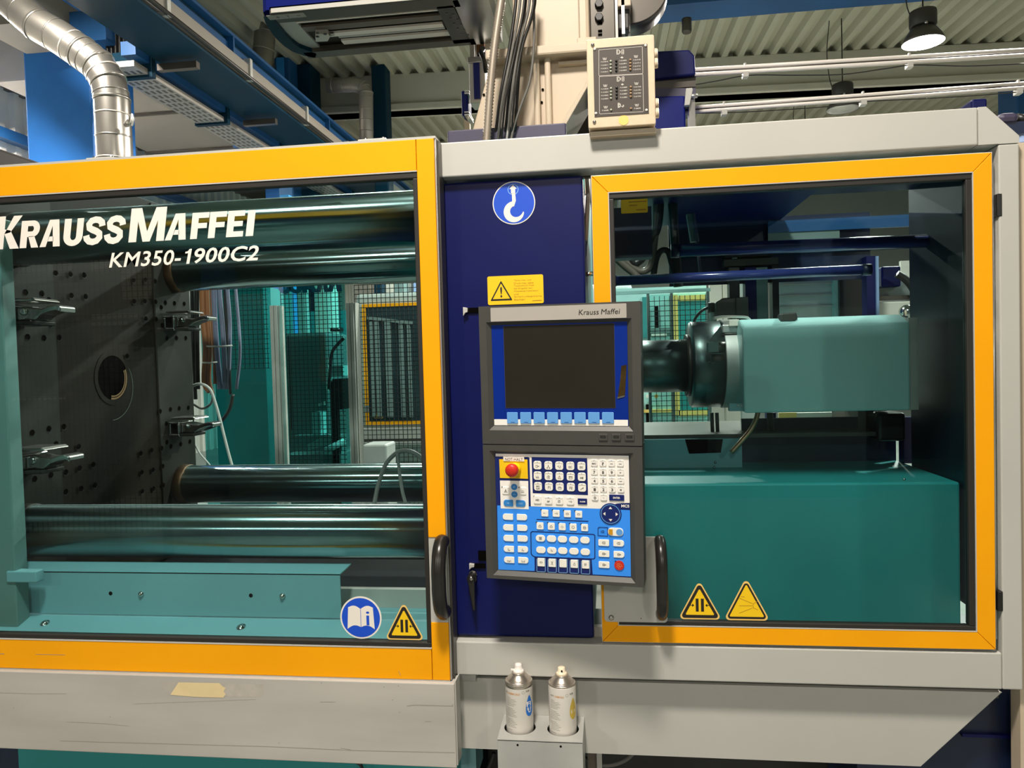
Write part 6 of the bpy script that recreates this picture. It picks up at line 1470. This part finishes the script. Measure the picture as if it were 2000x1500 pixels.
cr = thing('robot_gripper', 'black cable guided arm behind the green glass near the second post', 'robot arm', (P(655, 700, 2.5).x, 2.5, 0.9))
MB().tube(catmull([P(a, b, 2.5) for a, b in ((672, 660), (660, 672), (648, 690), (645, 720), (642, 760))], 5), 0.010, 8).build('arm_cable', 'black', cr)
MB().pbox(645, 641, 664, 647, 2.5, 2.56).build('arm_head', 'black', cr); MB().pbox(650, 640, 661, 643, 2.48, 2.5).build('head_plate', 'sign_white', cr)
MB().pbox(645, 714, 670, 734, 2.55, 2.7).build('valve_box', 'cover', cr); MB().pbox(650, 740, 668, 800, 2.55, 2.7).build('valve_body', 'black', cr)
MB().box(P(655, 860, 2.6).x-0.02, P(655, 860, 2.6).x+0.02, 2.6, 2.64, 0.0, P(655, 745, 2.6).z).build('arm_post', 'black', cr)
bx('far_column', 556, 380, 573, 900, 6.0, 6.4, 'skyblue', 'bright blue column seen through the mesh behind the green glass', 'column')
x0, x1, z0, z1 = XZ(585, 520, 600, 900, 5.6); tag(MB().box(x0, x1, 5.6, 5.7, 0, z1).build('far_profile', 'mach'), 'pale upright profile beside the bright blue column', 'post')
t = tag(MB().cyl((P(630, 600, 5.0).x, 5.1, 0), (P(630, 600, 5.0).x, 5.1, 2.9), 0.11, n=24).build('silo_pipe', 'wall_sheet'), 'pale vertical pipe seen through the mesh', 'pipe')
x0, x1, z0, z1 = XZ(420, 560, 520, 900, 3.4); tag(MB().box(x0, x1, 3.4, 3.9, 0, z1).build('far_cabinet', 'bed_dark'), 'dark teal cabinet behind the hose bundle', 'cabinet')
bx('far_press', 440, 610, 700, 1000, 7.5, 8.2, 'bed_dark', 'distant dark teal press behind the mesh', 'machine')
# neighbouring machine with yellow window
nm = thing('neighbour_machine', 'pale neighbouring machine with a yellow framed window seen through the left door', 'machine', (P(780, 900, 4.0).x, 4.4, 0.0))
YNM = 4.0
def nb(n, l, t_, r, b, y0, y1, mt): return MB().pbox(l, t_, r, b, YNM+y0, YNM+y1).build(n, mt, nm)
x0, _, _, z1 = XZ(698, 571, 1000, 900, YNM)
MB().box(x0, 0.2, YNM+0.02, YNM+0.8, 0.0, P(760, 571, YNM).z).build('body', 'mach', nm, bevel=0.03)
X0_, X1_ = P(710, 700, YNM).x, -0.2; Z0_, Z1_ = P(770, 829, YNM).z, P(770, 592, YNM).z; w = 7.5*(YNM+1.75)/FPX
MB().box(X0_, X1_, YNM, YNM+0.019, Z1_-w, Z1_).build('window_rail', 'yellow', nm); MB().box(X0_, X1_, YNM, YNM+0.019, Z0_, Z0_+w).build('window_rail', 'yellow', nm)
zg0, zg1 = P(712, 805, YNM).z, P(712, 792, YNM).z
MB().box(X0_, X0_+w, YNM, YNM+0.019, Z0_+w, zg0).build('window_stile', 'yellow', nm); MB().box(X0_, X0_+w, YNM, YNM+0.019, zg1, Z1_-w).build('window_stile', 'yellow', nm)
MB().box(X0_, X0_+w, YNM, YNM+0.015, zg0, zg1).build('latch', 'alu', nm)
MB().box(X0_+w, X1_, YNM+0.005, YNM+0.018, Z0_+w, Z1_-w).build('dark_pane', 'pane_far', nm)
for a, w_ in ((727, 5), (738, 8), (759, 11), (785, 8), (800, 6)): MB().pbox(a-w_/2, 628, a+w_/2, 815, YNM-0.012, YNM+0.004).build('inner_pipe', 'cab', nm)
MB().prism(pl([(718, 618), (718, 624), (806, 634), (806, 628)], YNM), YNM-0.014, YNM+0.004).build('inner_rail', 'cab', nm)
at_tri(nm, 730, 749, 817, 801, YNM+0.003)
MB().pbox(690, 836, 930, 857, YNM-0.05, YNM+0.02).build('sill_band', 'apron', nm); MB().pbox(690, 862, 930, 868, YNM-0.06, YNM+0.02).build('sill_edge', 'beam', nm); MB().pbox(690, 858, 930, 861, YNM-0.055, YNM+0.02).build('sill_groove', 'rail_dark', nm)
x0, x1, z0, z1 = XZ(708, 868, 756, 898, 1.7); tag(MB().box(x0, x1, 1.7, 1.85, 0, z1).build('tool_block', 'alu_dull', bevel=0.01), 'bright metal block standing behind the lower rear tie bar', 'block')
for l, r, mt, lb, Y in ((690, 722, 'motor', 'brown grey far machine above the neighbouring window', 8.0), (720, 746, 'blue_dark', 'teal far cabinet above the neighbouring window', 8.2), (746, 772, 'wall_sheet', 'bright far wall panel above the neighbouring window', 8.4), (770, 786, 'cab', 'dark green far post above the neighbouring window', 7.8), (785, 806, 'wall_sheet', 'second bright far panel above the neighbouring window', 8.4), (808, 830, 'paleblue', 'pale blue far panel beside the door edge', 8.3)):
    o = MB().pbox(l, 538, r, 600, Y, Y+0.3); x0, x1, z0, z1 = XZ(l, 538, r, 600, Y)
    tag(MB().box(x0, x1, Y, Y+0.3, 0.0, z1).build('distant_cabinet', mt), lb, 'cabinet')
# fittings on the platen top seen through the upper strip of glass
pf = thing('hose_fittings', 'row of brass and steel hose fittings on top of the platen', 'fittings', (P(150, 405, 1.0).x, 1.0, zpt))
for a, r, mt in ((125, 9, 'steel'), (135, 8, 'steel'), (152, 8, 'pad_steel'), (172, 7, 'copper'), (182, 6, 'steel'), (190, 5, 'copper')):
    q = P(a, 400, 1.0); d = 2.75/FPX; MB().cyl(q, q+Vector((0, 0.12, 0)), r*d, n=14).build('fitting', mt, pf); MB().cyl(q-Vector((0, 0.002, 0)), q, r*0.55*d, n=14).build('fitting_bore', 'hole', pf)
MB().pbox(100, 392, 119, 412, 0.98, 1.05).build('end_block', 'pad_steel', pf); MB().pbox(48, 394, 101, 412, 0.99, 1.1).build('dark_block', 'navy_dark', pf)

# ================================================================== INSIDE, RIGHT: INJECTION UNIT
XW = 0.905
hd = thing('inner_hood', 'dark navy hood and end wall enclosing the injection unit behind the right glass', 'hood', (0.4, 0.7, ZC-0.5))
zk1 = zb0+0.045; zk0 = Z1+0.003
MB().box(0.085, 0.85, 0.10, 0.12, ZC+0.415, zk1).build('front_skirt', 'purple', hd)
MB().box(0.10, 0.62, 0.30, 1.0, zk1-0.012, zk1).build('shade_sheet', 'navy', hd)  # added sheet, blocks overhead light so the upper interior stays dark
MB().box(0.62, XW+0.01, 0.12, 0.60, zk1-0.012, zk1).build('shade_strip', 'navy_dark', hd)  # added to keep light off the top of the end wall
MB().box(XW, XW+0.01, 0.075, 0.62, ZC-0.66, zk1).build('end_wall', 'navy_shade', hd)
zbk = P(1500, 552, 1.0).z
MB().box(0.23, P(1700, 500, 1.0).x, 1.0, 1.01, zbk, zk1).build('rear_sheet', 'navy_dark', hd)
MB().box(0.23, 1.2, 0.985, 1.0, P(1500, 498, 1.0).z, P(1500, 474, 1.0).z).build('rear_band', 'blue_dark', hd)
MB().pbox(1500, 425, 1790, 448, 0.97, 0.985).build('upper_band', 'blue_mid', hd)
MB().pbox(1500, 448, 1640, 480, 0.975, 0.985).build('grey_band', 'cab', hd)
# warning label on the hood, upper left
x0, x1, z0, z1 = XZ(1213, 387, 1265, 416, 0.30)
wl = thing('inner_warning_label', 'yellow label with small print on a dark block inside the right door', 'label', ((x0+x1)/2, 0.31, z0))
MB().box(x0-0.03, x1+0.01, 0.303, 0.36, z0-0.12, ZC+0.41).build('mounting_block', 'navy_dark', wl)
MB().prism(rrect(x0, x1, z0, z1, 0.003), 0.300, 0.3025).build('label_face', 'sign_yellow', wl)
m = MB()
for f0, f1, z_ in ((0.30, 0.95, 0.75), (0.32, 0.60, 0.52), (0.58, 0.92, 0.2)): stroke(m, [(x0+(x1-x0)*f0, z0+(z1-z0)*z_), (x0+(x1-x0)*f1, z0+(z1-z0)*z_)], 0.003, 0.2996)
m.build('label_print', 'sign_brown', wl, kind='stuff')
# blue pipes
for a0, b0, a1, b1, Y, w_, lab in ((1318, 490, 1900, 467, 0.50, 24, 'upper glossy blue pipe under the hood'), (1196, 549, 1692, 527, 0.46, 19, 'lower glossy blue pipe under the hood')):
    d = (Y+1.75)/FPX; p, q = P(a0, b0, Y), P(a1, b1, Y)
    t = thing('blue_pipe', lab, 'pipe', tuple((p+q)/2)); MB().cyl(p, q, w_*d/2, n=24).build('pipe', 'pipe_blue', t)
    dr_ = (q-p).normalized(); 
    for f in (0.0, 1.0): c = p.lerp(q, f); MB().cyl(c-dr_*0.012, c+dr_*0.012, w_*d*0.56, n=24).build('end_collar', 'navy_dark', t)
# hoses upper left of the window
for pts, r, mt, lab in (([(1208, 470), (1228, 500), (1240, 515), (1258, 500), (1272, 470), (1285, 440), (1290, 380)], 8, 'hose_black', 'black hose bending in a U at the upper left of the right window'),
    ([(1203, 487), (1222, 510), (1250, 530), (1270, 520), (1277, 480), (1282, 420), (1284, 350)], 7, 'motor', 'brown hose bending in a U behind the black one'),
    ([(1206, 505), (1222, 520), (1240, 535), (1248, 550)], 8, 'motor', 'short brown hose below the black hose bend'),
    ([(1276, 540), (1282, 505), (1292, 490), (1305, 492), (1312, 515), (1320, 545)], 6, 'hose_black', 'black hose arching between the two blue pipes'),
    ([(1310, 345), (1314, 400), (1318, 470), (1325, 560)], 9, 'hose_black', 'thick black hose hanging behind the blue pipes'),
    ([(1211, 388), (1208, 430), (1203, 470)], 5, 'cable_grey', 'grey cable hanging at the left edge of the right window')):
    d = (0.62+1.75)/FPX; o = MB().tube(catmull([P(a, b, 0.62) for a, b in pts], 6), r*d, 12).build('hose', mt); tag(o, lab, 'hose')
cp = thing('crane_hook_arm', 'dark grey slanted lever arm under the hood between hoses and pipes', 'arm', (P(1360, 430, 0.8).x, 0.8, P(1360, 480, 0.8).z))
MB().prism(pl([(1336, 385), (1350, 382), (1366, 470), (1350, 472)], 0.8), 0.8, 0.83).build('arm', 'cab', cp); MB().prism(pl([(1346, 340), (1350, 340), (1372, 540), (1367, 540)], 0.78), 0.78, 0.80).build('arm_edge', 'purple', cp)
# post and brackets behind
sl = thing('slide_frame', 'dark slide frame with a table edge behind the blue pipes', 'frame', (P(1470, 560, 0.9).x, 0.9, ZC-0.3))
for l, t_, r, b, mt in ((1414, 505, 1520, 518, 'rail_dark'), (1430, 498, 1440, 505, 'apron'), (1425, 522, 1445, 640, 'rail_dark'), (1456, 522, 1478, 640, 'navy'), (1478, 522, 1500, 640, 'cab'), (1509, 518, 1522, 640, 'black')):
    MB().pbox(l, t_, r, b, 0.93, 0.98).build('frame_bar', mt, sl)
MB().pbox(1415, 492, 1512, 500, 0.9, 0.98).build('frame_top', 'black', sl)
# grey rear panel, dark gap, blue strip, white box
rp = thing('rear_cabinet', 'pale grey ribbed cabinet behind the injection cover', 'cabinet', (P(1570, 600, 1.2).x, 1.2, ZC-0.2))
MB().pbox(1522, 470, 1638, 660, 1.2, 1.22).build('panel_sheet', 'mach', rp)
for b in (498, 528, 553, 575, 597): MB().pbox(1522, b, 1638, b+2, 1.19, 1.2).build('panel_rib', 'apron', rp)
MB().pbox(1629, 470, 1640, 660, 1.17, 1.2).build('panel_edge', 'cover', rp)
bx('gap_block', 1640, 480, 1694, 660, 1.15, 1.25, 'black', 'black block standing in for the dark gap between the grey panel and the blue strip', 'cabinet')  # black colour takes the place of shade in the gap
bs = thing('blue_stanchion', 'blue upright stanchion left of the white box inside the right door', 'post', (P(1703, 600, 0.95).x, 0.95, ZC-0.2))
MB().pbox(1693, 500, 1716, 640, 0.95, 1.0).build('stanchion', 'navy', bs); MB().pbox(1712, 500, 1717, 640, 0.94, 0.95).build('edge', 'paleblue', bs)
wb = thing('white_box', 'white box with a round chrome knob beside the dark end wall', 'box', (P(1755, 610, 1.1).x, 1.1, P(1755, 640, 1.1).z))
MB().pbox(1714, 589, 1812, 650, 1.1, 1.3).build('box_body', 'wall_sheet', wb, bevel=0.004)
MB().lathe([(0.026, 0), (0.026, 0.006), (0.022, 0.012), (0.008, 0.015), (0, 0.0155)], P(1770, 609, 1.1), (0, -1, 0), 28).build('knob', 'chrome', wb)
MB().pbox(1714, 577, 1812, 584, 1.12, 1.25).build('lid_rail', 'rail_dark', wb); MB().pbox(1722, 520, 1760, 560, 1.15, 1.25).build('inner_block', 'robot_blue', wb, bevel=0.006); MB().pbox(1712, 545, 1800, 577, 1.2, 1.3).build('back_plate', 'mach', wb)
MB().pbox(1760, 508, 1830, 548, 1.28, 1.3).build('white_sheet', 'wall_sheet', wb)
cable('thick black hose curving down over the white box', [(1752, 535), (1768, 545), (1782, 562), (1792, 585), (1796, 605)], 1.08, 0.014, 'hose_black')
# barrel and jacket
YBR = 0.62; zBar = P(1300, 715, YBR).z
br = thing('injection_barrel', 'steel injection barrel with a heater jacket and clamp band', 'barrel', (P(1350, 715, YBR).x, YBR, zBar-0.14))
d = (YBR+1.75)/FPX
xa_, xb_, xc_, xd_, xe_ = P(1180, 715, YBR).x, P(1346, 712, YBR).x, P(1406, 711, YBR).x, P(1442, 711, YBR).x, P(1460, 711, YBR).x
rb = 50*d*1.0; rj = 85*d*0.96; zj = P(1395, 711, YBR).z
MB().cyl((xa_, YBR, zBar), (xb_+0.02, YBR, zBar), rb, n=48).build('barrel_tube', 'jacket', br)
MB().cyl((xb_-0.012, YBR, zBar), (xb_+0.001, YBR, zBar), rb*1.18, n=40).build('barrel_collar', 'lampblack', br)
MB().lathe([(rb*0.9, 0), (rj*0.97, 0), (rj, 0.006), (rj, xc_-xb_)], (xb_, YBR, zj), (1, 0, 0), 56).build('heater_jacket', 'jacket', br)
MB().lathe([(rj*1.02, 0), (rj*1.025, 0.004), (rj*1.025, xd_-xc_-0.004), (rj*1.02, xd_-xc_)], (xc_, YBR, zj), (1, 0, 0), 56).build('clamp_band', 'alu_dull', br)
MB().lathe([(rj*0.9, 0), (rj*0.98, 0.003), (rj*0.98, xe_-xd_+0.03)], (xd_, YBR, zj), (1, 0, 0), 56).build('rear_sleeve', 'rail_dark', br)
q = P(1425, 642, YBR-rj*0.7); MB().box(q.x-0.022, q.x+0.022, q.y-0.012, q.y+0.03, q.z-0.012, q.z+0.012).build('band_latch', 'alu', br, bevel=0.003)
MB().box(q.x-0.026, q.x+0.022, q.y-0.014, q.y+0.02, q.z-0.020, q.z-0.015).build('latch_lip', 'black', br)
MB().tube(catmull([P(1394, 622, 0.55), P(1410, 619, 0.55), P(1450, 619, 0.55), P(1462, 622, 0.55), P(1466, 630, 0.55)], 5), 0.004, 8).build('bent_wire', 'sign_white', br)
MB().pbox(1424, 624, 1444, 637, 0.50, 0.54).build('white_clip', 'wall_sheet', br, bevel=0.002)
for b, r in ((678, 12), (700, 9)): MB().cyl(P(1384+0.5*r, b, 0.42), P(1384+0.5*r+26, b, 0.42), r*0.0014, n=14).build('terminal', 'rail_dark', br)
MB().pbox(1382, 668, 1404, 688, 0.40, 0.42).build('terminal_box', 'cab', br, bevel=0.002)
# main cover
YCV = 0.42
xk0, xk1 = P(1452, 720, YCV).x, P(1778, 720, YCV).x; zk0_, zk1_ = P(1610, 804, YCV).z, P(1610, 634, YCV).z; ztp = P(1610, 619, YCV+0.06).z
cv = thing('injection_cover', 'pale green sheet cover box over the injection unit', 'cover', ((xk0+xk1)/2, 0.65, zk0_))
m = MB(); m.prism([(YCV, zk0_), (YCV, zk1_), (YCV+0.06, ztp), (YCV+0.46, ztp), (YCV+0.46, zk0_)], xk0, xk1, 'x'); m.build('cover_box', 'cover', cv, bevel=0.006)
MB().box(xk1, P(1793, 720, YCV+0.01).x, YCV+0.008, YCV+0.3, zk0_, zk1_+0.012).build('end_cap', 'alu_dull', cv)
MB().prism(pl([(1526, 612), (1556, 610), (1559, 624), (1545, 628), (1524, 627)], YCV+0.03), YCV+0.03, YCV+0.08).build('black_knob', 'lampblack', cv, bevel=0.004)
MB().pbox(1425, 788, 1453, 803, YCV+0.02, YCV+0.05).build('mount_tab', 'bed', cv)
for b in (1, 2): MB().lathe([(0.004, 0), (0.004, 0.002)], P(1433+8*b, 792, YCV+0.02), (0, -1, 0), 10).build('tab_screw', 'steel', cv)
# fittings behind the barrel: brown motor
mo = thing('hydraulic_motor', 'brown grey hydraulic motor with a fitting above the barrel', 'motor', (P(1420, 620, 0.85).x, 0.85, P(1420, 622, 0.85).z))
MB().prism(pl([(1398, 618), (1398, 590), (1412, 582), (1438, 580), (1440, 618)], 0.85), 0.85, 0.95).build('motor_body', 'motor', mo, bevel=0.004)
MB().pbox(1438, 580, 1462, 630, 0.84, 0.96).build('motor_flange', 'motor', mo, bevel=0.003); MB().cyl(P(1382, 601, 0.9), P(1400, 601, 0.9), 0.018, n=16).build('hose_fitting', 'motor', mo)
MB().tube(catmull([P(1384, 600, 0.9), P(1370, 608, 0.9), P(1358, 622, 0.9), P(1352, 640, 0.9)], 5), 0.005, 8).build('thin_hose', 'cable_grey', mo)
MB().cyl(P(1393, 610, 0.88), P(1393, 632, 0.88), 0.012, n=12).build('white_stem', 'wall_sheet', mo)
# white door parts behind
for l, r, mt, lb in ((1386, 1410, 'wall_sheet', 'bright white far door post left of the motor'), (1414, 1442, 'wall_sheet', 'bright white far door panel behind the motor'), (1445, 1474, 'mach', 'pale far panel right of the motor')):
    x0, x1, z0, z1 = XZ(l, 500, r, 640, 3.2); tag(MB().box(x0, x1, 3.2, 3.25, 0, z1).build('far_door', mt), lb, 'door')
# carriage table and base
bs_ = thing('injection_bed', 'deep teal machine base with a flat top under the injection unit', 'machine base', (0.4, 0.6, 0.0))
YB0, YB1 = 0.30, 0.72
zbt = P(1500, 944, YB0).z
MB().box(0.02, XW-0.004, YB0, YB1, 0.75, zbt).build('base_body', 'bed_dark', bs_, bevel=0.006)
x0, x1, z0, z1 = XZ(1200, 858, 1449, 904, 0.60)
MB().box(0.02, x1, 0.60, 0.64, zbt, z1).build('carriage_block', 'bed', bs_)
MB().prism(pl([(1338, 858), (1412, 858), (1408, 884), (1346, 886)], 0.597), 0.597, 0.601).build('recess', 'hole', bs_)
MB().box(0.02, P(1700, 850, 0.9).x, 0.62, 1.1, z1, z1+0.012).build('carriage_plate', 'rail_dark', bs_)
MB().pbox(1522, 806, 1642, 842, 1.08, 1.1).build('white_upstand', 'wall_sheet', bs_); MB().pbox(1522, 806, 1556, 842, 1.07, 1.08).build('yellow_patch', 'sign_pale', bs_)
MB().box(P(1642, 830, 0.9).x, P(1690, 830, 0.9).x, 0.72, 1.0, z1+0.012, zk0_-0.002).build('side_block', 'motor', bs_)
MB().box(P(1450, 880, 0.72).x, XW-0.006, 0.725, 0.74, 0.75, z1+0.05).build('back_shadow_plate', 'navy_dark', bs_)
MB().pbox(1715, 806, 1770, 862, 0.6, 0.7).build('black_motor', 'black', bs_, bevel=0.01); MB().pbox(1765, 815, 1800, 905, 0.66, 0.7).build('blue_bracket', 'navy', bs_)
for a in (1390, 1400, 1501, 1506): MB().cyl(P(a, 806, 0.7), P(a+2, 850, 0.7), 0.006, n=8).build('tie_rod', 'rail_dark', bs_)
MB().pbox(1500, 806, 1516, 850, 0.85, 0.9).build('blue_post', 'robot_blue', bs_)
MB().tube(catmull([P(a, b, 0.55) for a, b in ((1482, 790), (1478, 815), (1466, 840), (1448, 862), (1428, 884))], 6), 0.0075, 12).build('copper_pipe', 'copper', bs_)
for a, b in ((1397, 903), (1395, 913)): MB().sphere(P(a, b, 0.55), 0.004, 8, 6).build('bolt_head', 'steel', bs_)
q = P(1766, 939, YB0+0.03); MB().sphere((q.x, q.y, zbt+0.003), 0.004, 8, 6).build('bolt_head', 'steel', bs_)
# neighbouring machine seen through the right window
n2 = thing('rear_machine', 'pale neighbouring machine with yellow frame and green glass behind the barrel', 'machine', (P(1340, 720, 3.6).x, 3.8, 0.0))
Y3 = 3.6
def nc_(n, l, t_, r, b, mt, y0=0.0, y1=0.03): return MB().pbox(l, t_, r, b, Y3+y0, Y3+y1).build(n, mt, n2)
x0, x1, z0, z1 = XZ(1195, 560, 1384, 900, Y3)
MB().box(x0, x1, Y3+0.03, Y3+0.6, 0, z1).build('body', 'cover', n2)
nc_('window_stile', 1314, 576, 1326, 812, 'sign_pale', 0, 0.029); nc_('window_rail', 1326, 576, 1384, 587, 'sign_pale', 0, 0.029); nc_('window_rail', 1326, 801, 1384, 812, 'sign_pale', 0, 0.029)
nc_('dark_pane', 1326, 587, 1384, 801, 'bed_dark', 0.005, 0.028)
nc_('lower_rail', 1225, 800, 1312, 806, 'sign_pale', 0, 0.029); nc_('dark_slot', 1279, 598, 1286, 640, 'hole', 0.01, 0.029); nc_('dark_slot', 1255, 580, 1268, 660, 'bed_dark', 0.01, 0.029)
nc_('white_bar', 1272, 652, 1302, 656, 'sign_white', 0.0, 0.02); nc_('dark_band', 1270, 640, 1312, 651, 'cab', 0.0, 0.029)
for a in (1251, 1262, 1279): nc_('signal_lamp', a, 771, a+6, 777, 'orange' if a != 1262 else 'sign_white', 0.0, 0.02)
nc_('dark_slot', 1262, 790, 1274, 840, 'hole', 0.01, 0.029)
fm = thing('rear_fence', 'wire mesh panels with dark posts behind the barrel seen through the right glass', 'fence', (P(1300, 700, 2.2).x, 2.2, 0.0))
for a in (1266, 1312, 1383): MB().box(P(a, 700, 2.2).x, P(a+5, 700, 2.2).x, 2.2, 2.24, 0, P(1320, 572, 2.2).z).build('fence_post', 'cab', fm)
MB().box(P(1271, 700, 2.25).x, P(1383, 700, 2.25).x, 2.25, 2.256, 0.6, P(1320, 574, 2.25).z).build('pane', PANE_SOFT, fm)
meshgrid(1271, 1383, 577, 860, 2.19, 0.026, 0.0016).build('wire_mesh', 'mesh_wire', fm, kind='stuff')
MB().pbox(1195, 566, 1388, 572, 2.19, 2.22).build('top_rail', 'cover', fm)
